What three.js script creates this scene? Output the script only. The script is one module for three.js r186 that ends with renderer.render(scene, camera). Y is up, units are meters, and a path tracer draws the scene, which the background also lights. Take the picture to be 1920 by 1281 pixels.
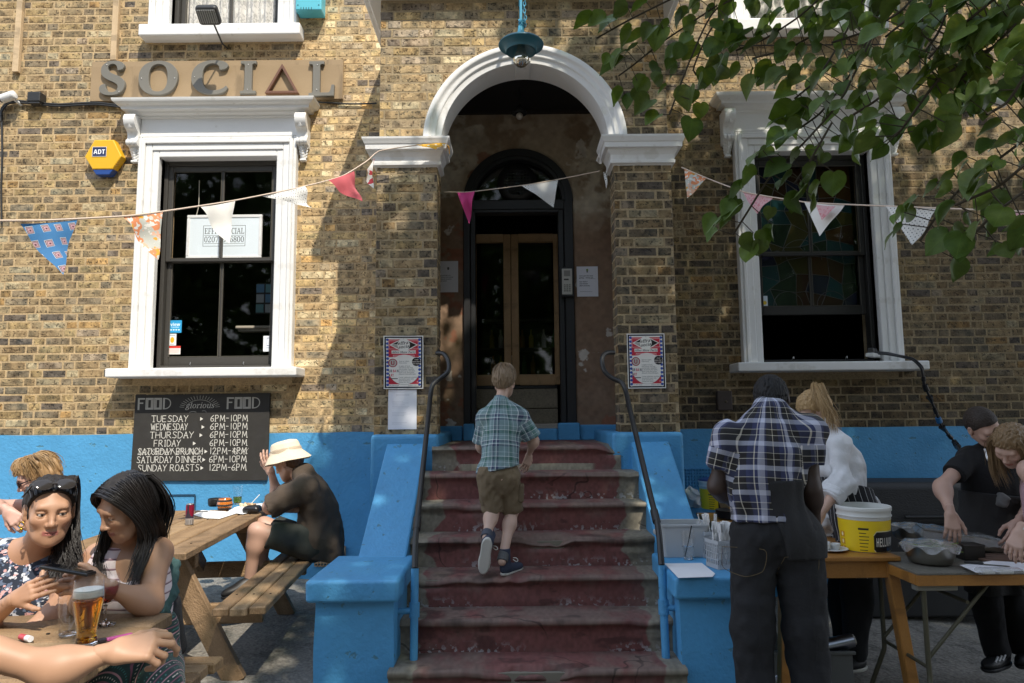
import * as THREE from 'three';
import { mergeGeometries } from 'three/addons/utils/BufferGeometryUtils.js';
import { RoundedBoxGeometry } from 'three/addons/geometries/RoundedBoxGeometry.js';
import { FontLoader } from 'three/addons/loaders/FontLoader.js';
import { TextGeometry } from 'three/addons/geometries/TextGeometry.js';

// ---------- camera, sky, sun, exposure ----------
const scene = new THREE.Scene();
const camera = new THREE.PerspectiveCamera(52.45, 1024 / 683, 0.05, 400);
camera.position.set(0, 1.483, 6.434);
camera.rotation.set(6 * Math.PI / 180, 0, -0.55 * Math.PI / 180);
camera.updateMatrixWorld();
const SUN = new THREE.Vector3(0.53, 1.5, 1).normalize();
{
  const w = 256, h = 128, d = new Float32Array(w * h * 4);
  for (let j = 0; j < h; j++) for (let i = 0; i < w; i++) {
    const el = ((j + 0.5) / h - 0.5) * Math.PI, up = Math.max(0, Math.sin(el)), k = Math.pow(1 - up, 3);
    const c = el < 0 ? [0.16, 0.15, 0.13] : [0.68 + 0.72 * k, 0.82 + 0.62 * k, 1.08 + 0.40 * k];
    const o = (j * w + i) * 4; d[o] = c[0]; d[o + 1] = c[1]; d[o + 2] = c[2]; d[o + 3] = 1;
  }
  const t = new THREE.DataTexture(d, w, h, THREE.RGBAFormat, THREE.FloatType);
  t.mapping = THREE.EquirectangularReflectionMapping; t.magFilter = t.minFilter = THREE.LinearFilter; t.needsUpdate = true;
  scene.background = t; scene.environment = t; scene.backgroundIntensity = 1.0; scene.environmentIntensity = 1.0;
}
const sun = new THREE.DirectionalLight(new THREE.Color(1, 0.925, 0.80), 3.9);
sun.position.copy(SUN).multiplyScalar(30); sun.castShadow = true; sun.shadow.radius = 1.2;
Object.assign(sun.shadow.camera, { left: -9, right: 9, top: 9, bottom: -9, near: 1, far: 60 }); sun.shadow.mapSize.set(4096, 4096);
scene.add(sun); scene.add(sun.target);
const renderer = new THREE.WebGLRenderer({ antialias: true });
renderer.toneMapping = THREE.LinearToneMapping; renderer.toneMappingExposure = 1.45;
renderer.shadowMap.enabled = true; renderer.setSize(1024, 683);

// ---------- helpers ----------
const V = (x, y, z) => new THREE.Vector3(x, y, z), PI = Math.PI, R = d => d * PI / 180;
function rng(s) { return () => { s |= 0; s = s + 0x6D2B79F5 | 0; let t = Math.imul(s ^ s >>> 15, 1 | s); t = t + Math.imul(t ^ t >>> 7, 61 | t) ^ t; return ((t ^ t >>> 14) >>> 0) / 4294967296; }; }
const F = 1300, ray = (px, py) => V((px - 960) / F, -(py - 640.5) / F, -1).applyQuaternion(camera.quaternion);
// a point of the photograph at a known depth z, or on a level y
function at(px, py, z) { const d = ray(px, py); return d.multiplyScalar((z - camera.position.z) / d.z).add(camera.position); }
function aty(px, py, y) { const d = ray(px, py); return d.multiplyScalar((y - camera.position.y) / d.y).add(camera.position); }
const lerp = (a, b, t) => a + (b - a) * t, clamp = (x, a = 0, b = 1) => Math.min(b, Math.max(a, x)), sm = (a, b, x) => { const t = clamp((x - a) / (b - a)); return t * t * (3 - 2 * t); };
const mixV = (a, b, t) => a.clone().lerp(b, t);
const h3 = (x, y, z) => { let n = Math.imul(x, 374761393) ^ Math.imul(y, 668265263) ^ Math.imul(z, 2147483647 - 60493); n = Math.imul(n ^ n >>> 13, 1274126177); return ((n ^ n >>> 16) >>> 0) / 4294967296; };
function noise(x, y, z = 0) {
  const X = Math.floor(x), Y = Math.floor(y), Z = Math.floor(z); let u = x - X, v = y - Y, w = z - Z; u = u * u * (3 - 2 * u); v = v * v * (3 - 2 * v); w = w * w * (3 - 2 * w);
  const a = lerp(lerp(h3(X, Y, Z), h3(X + 1, Y, Z), u), lerp(h3(X, Y + 1, Z), h3(X + 1, Y + 1, Z), u), v);
  if (w === 0) return a;
  return lerp(a, lerp(lerp(h3(X, Y, Z + 1), h3(X + 1, Y, Z + 1), u), lerp(h3(X, Y + 1, Z + 1), h3(X + 1, Y + 1, Z + 1), u), v), w);
}
const fbm = (x, y, z = 0, o = 4) => { let s = 0, a = 0.5, n = 0; for (let i = 0; i < o; i++) { s += a * noise(x, y, z + i * 7.3); n += a; a *= 0.5; x *= 2.03; y *= 2.03; z *= 2.03; } return s / n; };
// textures
function tex(w, h, fn, { srgb = false, repeat = true } = {}) {
  const d = new Uint8Array(w * h * 4);
  for (let j = 0; j < h; j++) for (let i = 0; i < w; i++) { const c = fn(i, j), o = (j * w + i) * 4; d[o] = clamp(c[0]) * 255; d[o + 1] = clamp(c[1]) * 255; d[o + 2] = clamp(c[2]) * 255; d[o + 3] = 255; }
  const t = new THREE.DataTexture(d, w, h); t.magFilter = THREE.LinearFilter; t.minFilter = THREE.LinearMipmapLinearFilter; t.generateMipmaps = true;
  if (repeat) t.wrapS = t.wrapT = THREE.RepeatWrapping; if (srgb) t.colorSpace = THREE.SRGBColorSpace; t.needsUpdate = true; return t;
}
function canvasTex(w, h, draw, repeat = false) {
  const c = document.createElement('canvas'); c.width = w; c.height = h; const x = c.getContext('2d'); draw(x, w, h);
  const t = new THREE.CanvasTexture(c); t.colorSpace = THREE.SRGBColorSpace; t.anisotropy = 4; if (repeat) t.wrapS = t.wrapT = THREE.RepeatWrapping; return t;
}
// periodic fbm on an n x n tile
const pn = (i, j, n, f, s) => { const x = i / n * f, y = j / n * f, X = Math.floor(x), Y = Math.floor(y); let u = x - X, v = y - Y; u = u * u * (3 - 2 * u); v = v * v * (3 - 2 * v); const q = (a, b) => h3((a % f + f) % f, (b % f + f) % f, s); return lerp(lerp(q(X, Y), q(X + 1, Y), u), lerp(q(X, Y + 1), q(X + 1, Y + 1), u), v); };
const pf = (i, j, n, f, s, o = 4) => { let a = 0.5, t = 0, m = 0; for (let k = 0; k < o; k++) { t += a * pn(i, j, n, f << k, s + k); m += a; a *= 0.55; } return t / m; };
const C = (r, g, b) => new THREE.Color().setRGB(r, g, b);
const std = (c, roughness = 0.8, o = {}) => new THREE.MeshStandardMaterial({ color: Array.isArray(c) ? C(...c) : c, roughness, ...o });
const phys = (c, roughness, o = {}) => new THREE.MeshPhysicalMaterial({ color: Array.isArray(c) ? C(...c) : c, roughness, ...o });
// objects
const used = {};
function numbered(n) { const k = used[n] = (used[n] ?? -1) + 1; return k ? `${n}_${String(k).padStart(3, '0')}` : n; }
function tag(o, label, category, group, kind) { if (label) o.userData.label = label; if (category) o.userData.category = category; if (group) o.userData.group = group; if (kind) o.userData.kind = kind; return o; }
function thing(name, label, category, pos, ry = 0, group) { const o = new THREE.Group(); o.name = numbered(name); if (pos) o.position.copy(pos); o.rotation.y = ry; scene.add(o); return tag(o, label, category, group); }
function mesh(name, g, m, parent) { const o = new THREE.Mesh(g, m); o.castShadow = o.receiveShadow = true; o.name = parent ? name : numbered(name); (parent || scene).add(o); return o; }
const solo = (name, g, m, label, category, group) => tag(mesh(name, g, m), label, category, group);
function sub(name, parent) { const o = new THREE.Group(); o.name = name; parent.add(o); return o; }
function dup(root, pos, ry, label) { const r = root.clone(); r.name = numbered(root.name.replace(/_\d{3}$/, '')); scene.add(r); r.position.copy(pos); r.rotation.y = ry; r.userData = { ...root.userData }; if (label) r.userData.label = label; return r; }
// geometry
const KEEP = ['position', 'normal', 'uv', 'color'];
function mg(list) {
  const hasC = list.some(g => g.attributes.color);
  return mergeGeometries(list.map(g => {
    g = g.index ? g.toNonIndexed() : g.clone();
    for (const k of Object.keys(g.attributes)) if (!KEEP.includes(k)) g.deleteAttribute(k);
    const n = g.attributes.position.count;
    if (!g.attributes.normal) g.computeVertexNormals();
    if (!g.attributes.uv) g.setAttribute('uv', new THREE.BufferAttribute(new Float32Array(n * 2), 2));
    if (hasC && !g.attributes.color) g.setAttribute('color', new THREE.BufferAttribute(new Float32Array(n * 3).fill(1), 3));
    g.morphAttributes = {}; return g;
  }));
}
const T = (g, x = 0, y = 0, z = 0) => g.translate(x, y, z);
const box = (w, h, d, x = 0, y = 0, z = 0) => T(new THREE.BoxGeometry(w, h, d), x, y, z);
const rbox = (w, h, d, r = 0.005, x = 0, y = 0, z = 0) => T(new RoundedBoxGeometry(w, h, d, 2, Math.min(r, w / 2.01, h / 2.01, d / 2.01)), x, y, z);
const cyl = (r0, r1, h, n = 20, x = 0, y = 0, z = 0) => T(new THREE.CylinderGeometry(r1, r0, h, n), x, y, z);
const sph = (r, x = 0, y = 0, z = 0, n = 16) => T(new THREE.SphereGeometry(r, n, Math.ceil(n * 0.7)), x, y, z);
const lathe = (pts, n = 32) => new THREE.LatheGeometry(pts.map(p => new THREE.Vector2(p[0], p[1])), n);
const tube = (pts, r, n = 24, s = 8, closed = false) => new THREE.TubeGeometry(new THREE.CatmullRomCurve3(pts, closed, 'catmullrom', 0.3), n, r, s, closed);
function rod(a, b, r, r1 = r, n = 10) { const d = b.clone().sub(a), g = new THREE.CylinderGeometry(r1, r, d.length(), n); g.applyQuaternion(new THREE.Quaternion().setFromUnitVectors(V(0, 1, 0), d.clone().normalize())); return T(g, (a.x + b.x) / 2, (a.y + b.y) / 2, (a.z + b.z) / 2); }
// a beam with a rectangular section w (across) by h (towards up) from a to b
function beam(a, b, w, h, up = V(0, 1, 0), bev = 0.004) { const d = b.clone().sub(a), L = d.length(), X = d.clone().normalize(), Z = X.clone().cross(up).normalize(), Y = Z.clone().cross(X); const g = cbox(L, h, w, bev); g.applyMatrix4(new THREE.Matrix4().makeBasis(X, Y, Z).setPosition(mixV(a, b, 0.5))); return g; }
// box with chamfered edges, 44 triangles, uv in metres along its longest side
function cbox(w, h, d, c = 0.004, x = 0, y = 0, z = 0, seed = 0) {
  const a = [w / 2, h / 2, d / 2], P = [], N = [], U = [], sd = seed || Math.abs(Math.sin(w * 91.7 + h * 37.1 + d * 11.3)) * 10; c = Math.min(c, ...a.map(q => q * 0.9));
  const long = w >= h && w >= d ? 0 : h >= d ? 1 : 2;
  const tri = (p, q, r) => { const n = q.clone().sub(p).cross(r.clone().sub(p)).normalize(); const m = p.clone().add(q).add(r); if (n.dot(m) < 0) { [q, r] = [r, q]; n.negate(); } const an = [Math.abs(n.x), Math.abs(n.y), Math.abs(n.z)], dom = an.indexOf(Math.max(...an)); for (const v of [p, q, r]) { P.push(v.x, v.y, v.z); N.push(n.x, n.y, n.z); const e = [v.x, v.y, v.z], u = e[long], o = [0, 1, 2].filter(k => k !== long), w2 = dom === o[0] ? e[o[1]] : dom === o[1] ? e[o[0]] : e[o[0]]; U.push(dom === long ? e[o[1]] * 0.3 : u + sd, w2 + sd * 3.7 + dom * 0.37); } };
  const pt = (s, k) => { const e = [0, 1, 2].map(i => s[i] * (i === k ? a[i] : a[i] - c)); return V(...e); };
  for (let k = 0; k < 3; k++) for (const s of [-1, 1]) { const o = [0, 1, 2].filter(i => i !== k), q = [[-1, -1], [1, -1], [1, 1], [-1, 1]].map(([m, n]) => { const e = [0, 0, 0]; e[k] = s; e[o[0]] = m; e[o[1]] = n; return pt(e, k); }); tri(q[0], q[1], q[2]); tri(q[0], q[2], q[3]); }
  for (let k = 0; k < 3; k++) { const o = [0, 1, 2].filter(i => i !== k); for (const m of [-1, 1]) for (const n of [-1, 1]) { const q = []; for (const s of [-1, 1]) for (const j of o) { const e = [0, 0, 0]; e[k] = s; e[o[0]] = m; e[o[1]] = n; q.push(pt(e, j)); } tri(q[0], q[1], q[3]); tri(q[0], q[3], q[2]); } }
  for (const i of [-1, 1]) for (const j of [-1, 1]) for (const k of [-1, 1]) tri(pt([i, j, k], 0), pt([i, j, k], 1), pt([i, j, k], 2));
  const g = new THREE.BufferGeometry(); g.setAttribute('position', new THREE.Float32BufferAttribute(P, 3)); g.setAttribute('normal', new THREE.Float32BufferAttribute(N, 3)); g.setAttribute('uv', new THREE.Float32BufferAttribute(U, 2)); return T(g, x, y, z);
}
// uv in metres from position, by the way each face points
function uvBox(g, s = 1) { g = g.index ? g.toNonIndexed() : g; const p = g.attributes.position, n = p.count, u = new Float32Array(n * 2), a = V(), b = V(), c = V(); for (let i = 0; i < n; i += 3) { a.fromBufferAttribute(p, i); b.fromBufferAttribute(p, i + 1); c.fromBufferAttribute(p, i + 2); const m = b.clone().sub(a).cross(c.clone().sub(a)), X = Math.abs(m.x), Y = Math.abs(m.y), Z = Math.abs(m.z); [a, b, c].forEach((v, k) => { u[(i + k) * 2] = (X > Y && X > Z ? v.z : v.x) * s; u[(i + k) * 2 + 1] = (Y >= X && Y > Z ? v.z : v.y) * s; }); } g.setAttribute('uv', new THREE.BufferAttribute(u, 2)); return g; }
// a moulding: profile [out, y] swept along a path of [x, z] with mitres; outward is to the left of the direction of travel
function mould(path, prof, closed = false) {
  const n = path.length, D = [], P = [], dir = (a, b) => { const l = Math.hypot(b[0] - a[0], b[1] - a[1]); return [(b[0] - a[0]) / l, (b[1] - a[1]) / l]; };
  for (let i = 0; i < n; i++) {
    const a = closed || i > 0 ? dir(path[(i + n - 1) % n], path[i]) : null, b = closed || i < n - 1 ? dir(path[i], path[(i + 1) % n]) : null, na = a && [-a[1], a[0]], nb = b && [-b[1], b[0]];
    if (!na) D.push(nb); else if (!nb) D.push(na); else { const m = [na[0] + nb[0], na[1] + nb[1]], k = 2 / (m[0] * m[0] + m[1] * m[1]); D.push([m[0] * k, m[1] * k]); }
  }
  const q = (i, j) => [path[i][0] + D[i][0] * prof[j][0], prof[j][1], path[i][1] + D[i][1] * prof[j][0]];
  for (let i = 0; i < (closed ? n : n - 1); i++) { const k = (i + 1) % n; for (let j = 0; j < prof.length - 1; j++) { const a = q(i, j), b = q(k, j), c = q(k, j + 1), d = q(i, j + 1); P.push(...a, ...b, ...c, ...a, ...c, ...d); } }
  if (!closed) for (const i of [0, n - 1]) for (let j = 1; j < prof.length - 1; j++) P.push(...q(i, 0), ...q(i, j), ...q(i, j + 1));
  const g = new THREE.BufferGeometry(); g.setAttribute('position', new THREE.Float32BufferAttribute(P, 3)); g.computeVertexNormals(); return uvBox(g);
}
function ext(pts, depth, bevel = 0, opt = {}) { const s = pts instanceof THREE.Shape ? pts : new THREE.Shape(pts.map(p => new THREE.Vector2(p[0], p[1]))); return new THREE.ExtrudeGeometry(s, { depth, bevelEnabled: bevel > 0, bevelSize: bevel, bevelThickness: bevel, bevelSegments: 2, curveSegments: 16, ...opt }); }
function flat(name, w, h, m, label, category, pos, ry = 0, group, curl = 0) { // thin sheet with thickness, print on the front
  const g = new THREE.BoxGeometry(w, h, 0.0012, 10, 10, 1), p = g.attributes.position; for (let i = 0; i < p.count; i++) p.setZ(i, p.getZ(i) + curl * (Math.pow(Math.abs(p.getX(i) / w * 2), 2) * 0.4 + Math.pow(clamp(p.getY(i) / h + 0.5 - p.getX(i) / w * 0.4), 3)));
  g.computeVertexNormals(); const o = solo(name, g, m, label, category, group); o.position.copy(pos); o.rotation.y = ry; return o;
}
function warp(g, a, f) { const p = g.attributes.position; for (let i = 0; i < p.count; i++) { const x = p.getX(i), y = p.getY(i), z = p.getZ(i); p.setXYZ(i, x + a * (noise(x * f, y * f, z * f) - 0.5), y + a * (noise(x * f + 9, y * f, z * f) - 0.5), z + a * (noise(x * f, y * f + 9, z * f) - 0.5)); } g.computeVertexNormals(); return g; }
// ---------- materials of the building ----------
const n1 = 512;
const brickMap = tex(1024, 1024, (i, j) => { const a = pf(i, j, 1024, 20, 3, 5), b = pf(i, j, 1024, 90, 8, 3), c = pf(i, j, 1024, 30, 21, 3), e = pf(i, j, 1024, 7, 31, 4); const pit = sm(0.69, 0.76, pf(i, j, 1024, 60, 14, 2)), crack = sm(0.03, 0.0, Math.abs(pf(i, j * 2, 1024, 9, 41, 4) - 0.5)) * sm(0.5, 0.6, c); let v = 0.62 + 1.25 * (a - 0.46) + 0.4 * (b - 0.5); v = Math.max(v, 0.16); v *= 1 - 0.65 * pit; v *= 1 - 0.6 * crack; const lime = sm(0.63, 0.72, pf(i, j, 1024, 20, 55, 4)) * 0.35; const g = (e - 0.5) * 0.16; return [v + lime + g, v + lime, v + lime - g * 1.1]; });
const brickBump = tex(1024, 1024, (i, j) => { const a = pf(i, j, 1024, 30, 21, 4), b = pf(i, j, 1024, 90, 8, 3), pit = sm(0.66, 0.76, pf(i, j, 1024, 60, 14, 2)), crack = sm(0.035, 0.0, Math.abs(pf(i, j * 2, 1024, 9, 41, 4) - 0.5)) * sm(0.5, 0.6, pf(i, j, 1024, 30, 21, 3)); const v = 0.35 + 0.4 * a + 0.25 * b - 0.35 * pit - 0.4 * crack; return [v, v, v]; });
const brickM = new THREE.MeshStandardMaterial({ map: brickMap, bumpMap: brickBump, bumpScale: 0.007, roughness: 0.92, vertexColors: true });
const grit = tex(n1, n1, (i, j) => { const v = 0.7 + 0.35 * (pf(i, j, n1, 10, 61, 5) - 0.5) + 0.4 * (pf(i, j, n1, 100, 66, 2) - 0.5); return [v * 1.05, v, v * 0.95]; });
const gritB = tex(n1, n1, (i, j) => { const v = 0.5 * pf(i, j, n1, 12, 71, 4) + 0.5 * pf(i, j, n1, 110, 77, 2); return [v, v, v]; });
const mortarM = c => std(c, 0.95, { map: grit, bumpMap: gritB, bumpScale: 0.004 });
const whitePaintB = tex(n1, n1, (i, j) => { const v = 0.5 + 0.5 * (pf(i, j, n1, 6, 81, 5) - 0.5) + 0.15 * (pf(i, j, n1, 60, 85, 2) - 0.5); return [v, v, v]; });
const whiteMap = tex(n1, n1, (i, j) => { const d = sm(0.66, 0.78, pf(i, j, n1, 8, 91, 6)) * 0.12, v = 0.97 + 0.05 * (pf(i, j, n1, 4, 95, 3) - 0.5) - d; return [v, v - d * 0.1, v - d * 0.3]; });
const whiteM = std([0.80, 0.795, 0.775], 0.5, { map: whiteMap, bumpMap: whitePaintB, bumpScale: 0.004 });
const blueTex = tex(n1, n1, (i, j) => { const a = pf(i, j, n1, 5, 101, 5), b = pf(i, j, n1, 40, 103, 3), chip = sm(0.775, 0.80, pf(i, j, n1, 22, 107, 4)); const v = 0.88 + 0.18 * (a - 0.5) + 0.1 * (b - 0.5); return [lerp(v, 0.75, chip * 0.25), v * (1 - chip * 0.3), v * (1 - chip * 0.45)]; });
const blueB = tex(n1, n1, (i, j) => { const v = 0.6 * pf(i, j, n1, 9, 111, 4) + 0.4 * pf(i, j, n1, 70, 115, 3) - 0.3 * sm(0.775, 0.80, pf(i, j, n1, 22, 107, 4)); return [v, v, v]; });
const blueM = std([0.085, 0.345, 0.63], 0.55, { map: blueTex, bumpMap: blueB, bumpScale: 0.006 });
const blackM = std([0.022, 0.021, 0.019], 0.5, { bumpMap: whitePaintB, bumpScale: 0.002 });
const woodTex = (seed, lo, hi, rings = 26) => tex(1024, 256, (i, j) => { const y = j / 256, x = i / 1024, wv = pf(i, j * 4, 1024, 3, seed, 3) * 0.22; const g = Math.sin((y + wv) * rings * PI) * 0.5 + 0.5, fine = pn(i, j * 16, 1024 * 4, 256, seed + 2) * 0.5 + pn(i * 2, j * 24, 4096, 512, seed + 3) * 0.5, st = sm(0.62, 0.75, pf(i, j, 1024, 8, seed + 5, 5)); const t = clamp(0.42 * g + 0.58 * fine), k = 1 - 0.3 * st; return [lerp(lo[0], hi[0], t) * k, lerp(lo[1], hi[1], t) * k, lerp(lo[2], hi[2], t) * k]; });
const woodB = tex(1024, 256, (i, j) => { const v = 0.5 * pn(i, j * 16, 4096, 256, 133) + 0.5 * pn(i * 2, j * 24, 4096, 512, 134); return [v, v, v]; });
const glassM = phys([1, 1, 1], 0.03, { transmission: 1, thickness: 0, ior: 1.5, specularIntensity: 0.8 });

const pal = [[0.42, 0.30, 0.14], [0.38, 0.275, 0.145], [0.32, 0.225, 0.115], [0.27, 0.21, 0.13], [0.17, 0.135, 0.10], [0.44, 0.27, 0.105], [0.46, 0.37, 0.22], [0.36, 0.28, 0.19]];
const rb = rng(11);
function brickColor(x, y, tone, w) { const t = rb() * w.reduce((a, b) => a + b, 0); let k = 0, s = 0; while ((s += w[k]) < t && k < 7) k++; const c = pal[k], m = tone(x, y) * (0.85 + 0.3 * rb()); return c.map(q => q * m * 1.55); }
function brickGeo(x, y, w, h, z) { // chamfered block, front at z, 18 triangles
  const P = [], U = [], j = () => (rb() - 0.5) * 0.004, c = 0.0035 + rb() * 0.003, zf = z + (rb() - 0.25) * 0.003, u0 = rb() * 7, v0 = rb() * 7;
  const ring = (e, zz, jt) => [[-1, -1], [1, -1], [1, 1], [-1, 1]].map(([a, b], k) => [x + w / 2 + a * (w / 2 - e) + jt[k][0], y + h / 2 + b * (h / 2 - e) + jt[k][1], zz]);
  const jt = [0, 1, 2, 3].map(() => [j(), j()]), f = ring(c, zf, jt), m = ring(0, zf - c, jt), k = ring(0, z - 0.03, jt);
  const t = (...q) => q.forEach(p => { P.push(...p); U.push(p[0] * 0.9 + u0 + p[2] * 0.7, p[1] * 0.9 + v0 + p[2] * 0.4); });
  t(f[0], f[1], f[2], f[0], f[2], f[3]);
  for (let i = 0; i < 4; i++) { const n = (i + 1) % 4; t(m[i], m[n], f[n], m[i], f[n], f[i]); t(k[i], k[n], m[n], k[i], m[n], m[i]); }
  const col = brickColor(x, y, rb.tone, rb.w), CC = []; for (let i = 0; i < P.length / 3; i++) CC.push(...col);
  const g = new THREE.BufferGeometry(); g.setAttribute('position', new THREE.Float32BufferAttribute(P, 3)); g.setAttribute('uv', new THREE.Float32BufferAttribute(U, 2)); g.setAttribute('color', new THREE.Float32BufferAttribute(CC, 3)); g.computeVertexNormals(); return g;
}
// courses of stretchers and headers between x0 and x1; holes(ya, yb) gives the spans to leave out; front bricks up to 300 stand alone, the rest are one mass
function bricks(parent, { x0, x1, y0, y1, z, holes = () => [], pick, tone, w, M, all = false }) {
  const singles = [], rest = []; rb.tone = tone; rb.w = w; const CH = 0.0757; let row = 0;
  for (let y = y0; y < y1 - 0.03; y += CH, row++) {
    let x = x0 - (row % 2 ? 0.17 : 0) - rb() * 0.02, k = row; const h = Math.min(CH - 0.0105, y1 - y);
    while (x < x1) {
      const L = (k++ % 2 ? 0.215 : 0.103) * (0.95 + rb() * 0.1); let spans = [[Math.max(x, x0), Math.min(x + L, x1)]];
      for (const [a, b] of holes(y, y + h)) spans = spans.flatMap(([p, q]) => b <= p || a >= q ? [[p, q]] : [[p, Math.min(q, a)], [Math.max(p, b), q]].filter(s => s[1] - s[0] > 0.02));
      for (const [p, q] of spans) if (q - p > 0.02) { const g = brickGeo(p, y + rb() * 0.002, q - p, h, z); if (M) g.applyMatrix4(M); (!all && pick && pick(p, y) ? singles : rest).push([g, q - p]); }
      x += L + 0.011;
    }
  }
  singles.sort((a, b) => b[1] - a[1]);
  singles.slice(0, 290).forEach(([g]) => mesh('brick', g, brickM, parent));
  const r = [...singles.slice(290), ...rest].map(q => q[0]);
  if (r.length) { mesh('bricks', mg(r), brickM, parent).userData.kind = 'stuff'; }
}

// ---------- sash window with its surround ----------
function sashWindow(p, cx, kind) {
  const up = kind.up, y0 = up ? 5.245 : 1.925, y1 = up ? 7.2 : 3.95, ow = kind.ow, W = sub('window', p); W.position.x = cx; W.userData.label = kind.label;
  const B = ow + 0.19, bands = [[0, 0.062, 0.058], [0.062, 0.125, 0.07], [0.125, 0.16, 0.088], [0.16, 0.19, 0.078]], fr = [];
  for (const [a, b, z] of bands) { for (const s of [-1, 1]) fr.push(cbox(b - a, y1 - y0 + b, z + 0.09, 0.006, s * (ow + (a + b) / 2), (y0 + y1 + b) / 2, (z - 0.09) / 2)); fr.push(cbox(2 * (ow + a), b - a, z + 0.09, 0.006, 0, y1 + (a + b) / 2, (z - 0.09) / 2)); }
  mesh('frame', uvBox(mg(fr)), whiteM, W);
  mesh('sill', uvBox(warp(rbox(up ? 1.55 : 1.71, up ? 0.115 : 0.08, up ? 0.24 : 0.36, 0.012, 0, y0 - (up ? 0.0575 : 0.04), up ? 0.02 : 0.08), 0.004, 9)), whiteM, W);
  if (!up) {
    mesh('frieze', uvBox(mg([cbox(2 * B - 0.004, 0.2, 0.055, 0.003, 0, 4.24, 0.0275), cbox(2 * B, 0.022, 0.075, 0.006, 0, 4.15, 0.038)])), whiteM, W);
    const H = B + 0.03;
    mesh('cornice', mould([[-H, 0], [-H, 0.06], [H, 0.06], [H, 0]], [[-0.1, 4.33], [0.0, 4.33], [0.012, 4.336], [0.016, 4.352], [0.05, 4.362], [0.062, 4.378], [0.105, 4.383], [0.108, 4.402], [0.118, 4.412], [0.14, 4.42], [0.16, 4.436], [0.166, 4.45], [0.17, 4.466], [-0.1, 4.468]]), whiteM, W);
    for (const s of [-1, 1]) { // scrolled bracket with a leaf hanging below it
      const g = [], S = new THREE.Shape(); S.moveTo(0, 4.335); S.lineTo(0.15, 4.335); S.bezierCurveTo(0.185, 4.30, 0.17, 4.23, 0.12, 4.205); S.bezierCurveTo(0.085, 4.19, 0.075, 4.16, 0.085, 4.12); S.lineTo(0.07, 4.06); S.lineTo(0, 4.03);
      const e = ext(S, 0.098, 0.004); e.rotateY(-PI / 2); e.translate(0.049, 0, 0); g.push(e);
      for (const [yy, zz, rr] of [[4.29, 0.135, 0.038], [4.085, 0.082, 0.03]]) for (const xo of [-0.037, 0, 0.037]) { const c = new THREE.CylinderGeometry(rr, rr, 0.031, 18); c.rotateZ(PI / 2); g.push(T(c, xo, yy, zz)); }
      for (let i = 0; i < 5; i++) for (let q = -2; q <= 2; q++) { const e2 = new THREE.SphereGeometry(1, 8, 6); e2.scale(0.014 - Math.abs(q) * 0.001, 0.026, 0.013); e2.rotateZ(-q * 0.3); g.push(T(e2, q * (0.019 - i * 0.0026), 4.035 - i * 0.026 + Math.abs(q) * 0.006, 0.058 - i * 0.007 - Math.abs(q) * 0.006)); }
      for (let q = -2; q <= 2; q++) { const e2 = new THREE.SphereGeometry(1, 8, 6); e2.scale(0.011, 0.04, 0.012); e2.rotateZ(-q * 0.22); e2.rotateX(0.25); g.push(T(e2, q * 0.017, 4.235, 0.148 - Math.abs(q) * 0.005)); }
      g.push(rbox(0.06, 0.022, 0.05, 0.008, 0, 3.915, 0.03)); const b = mg(g); b.translate(s * (B + 0.055), 0, 0); mesh('bracket', uvBox(b), whiteM, W);
    }
  }
  // box frame and sashes
  const zf = -0.1; const bf = [cbox(0.045, y1 - y0, 0.1, 0.004, -ow + 0.012, (y0 + y1) / 2, -0.11), cbox(0.045, y1 - y0, 0.1, 0.004, ow - 0.012, (y0 + y1) / 2, -0.11), cbox(2 * ow - 0.07, 0.05, 0.1, 0.004, 0, y1 - 0.02, -0.11), cbox(2 * ow - 0.07, 0.045, 0.13, 0.004, 0, y0 + 0.0205, -0.115)];
  mesh('box_frame', mg(bf), kind.black, W);
  const sash = (ya, yb, z, br, tr, nm) => { const S = [], wi = ow - 0.035, sw = 0.045; for (const s of [-1, 1]) S.push(cbox(sw, yb - ya, 0.04, 0.005, s * (wi - sw / 2), (ya + yb) / 2, z)); S.push(cbox(2 * (wi - sw), br, 0.04, 0.005, 0, ya + br / 2, z), cbox(2 * (wi - sw), tr, 0.04, 0.005, 0, yb - tr / 2, z), cbox(0.022, yb - ya - br - tr, 0.032, 0.005, 0, (ya + br + yb - tr) / 2, z)); mesh('sash', mg(S), kind.black, W);
    for (const s of [-1, 1]) { const g = new THREE.PlaneGeometry(wi - sw - 0.011, yb - ya - br - tr); mesh('pane', T(g, s * (wi - sw + 0.011) / 2, (ya + br + yb - tr) / 2, z - 0.005), glassM, W);
      const pw = wi - sw - 0.011, ph = yb - ya - br - tr, xc = s * (wi - sw + 0.011) / 2, yc = (ya + br + yb - tr) / 2, pt = 0.004; mesh('putty', mg([box(pt, ph, 0.008, xc - pw / 2 + pt / 2, yc, z + 0.017), box(pt, ph, 0.008, xc + pw / 2 - pt / 2, yc, z + 0.017), box(pw - 2 * pt, pt, 0.008, xc, yc - ph / 2 + pt / 2, z + 0.017), box(pw - 2 * pt, pt, 0.008, xc, yc + ph / 2 - pt / 2, z + 0.017)]), puttyM, W); } };
  const off = kind.open || 0; sash(2.965 + (up ? 3.4 : 0), y1 - 0.045, -0.09, 0.03, 0.055); if (!up) sash(y0 + 0.045 + off, 3.0 + off * 0.0 + (off ? 0.02 : 0), -0.135, 0.085, 0.035); else sash(y0 + 0.045, 6.39, -0.135, 0.085, 0.035);
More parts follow.
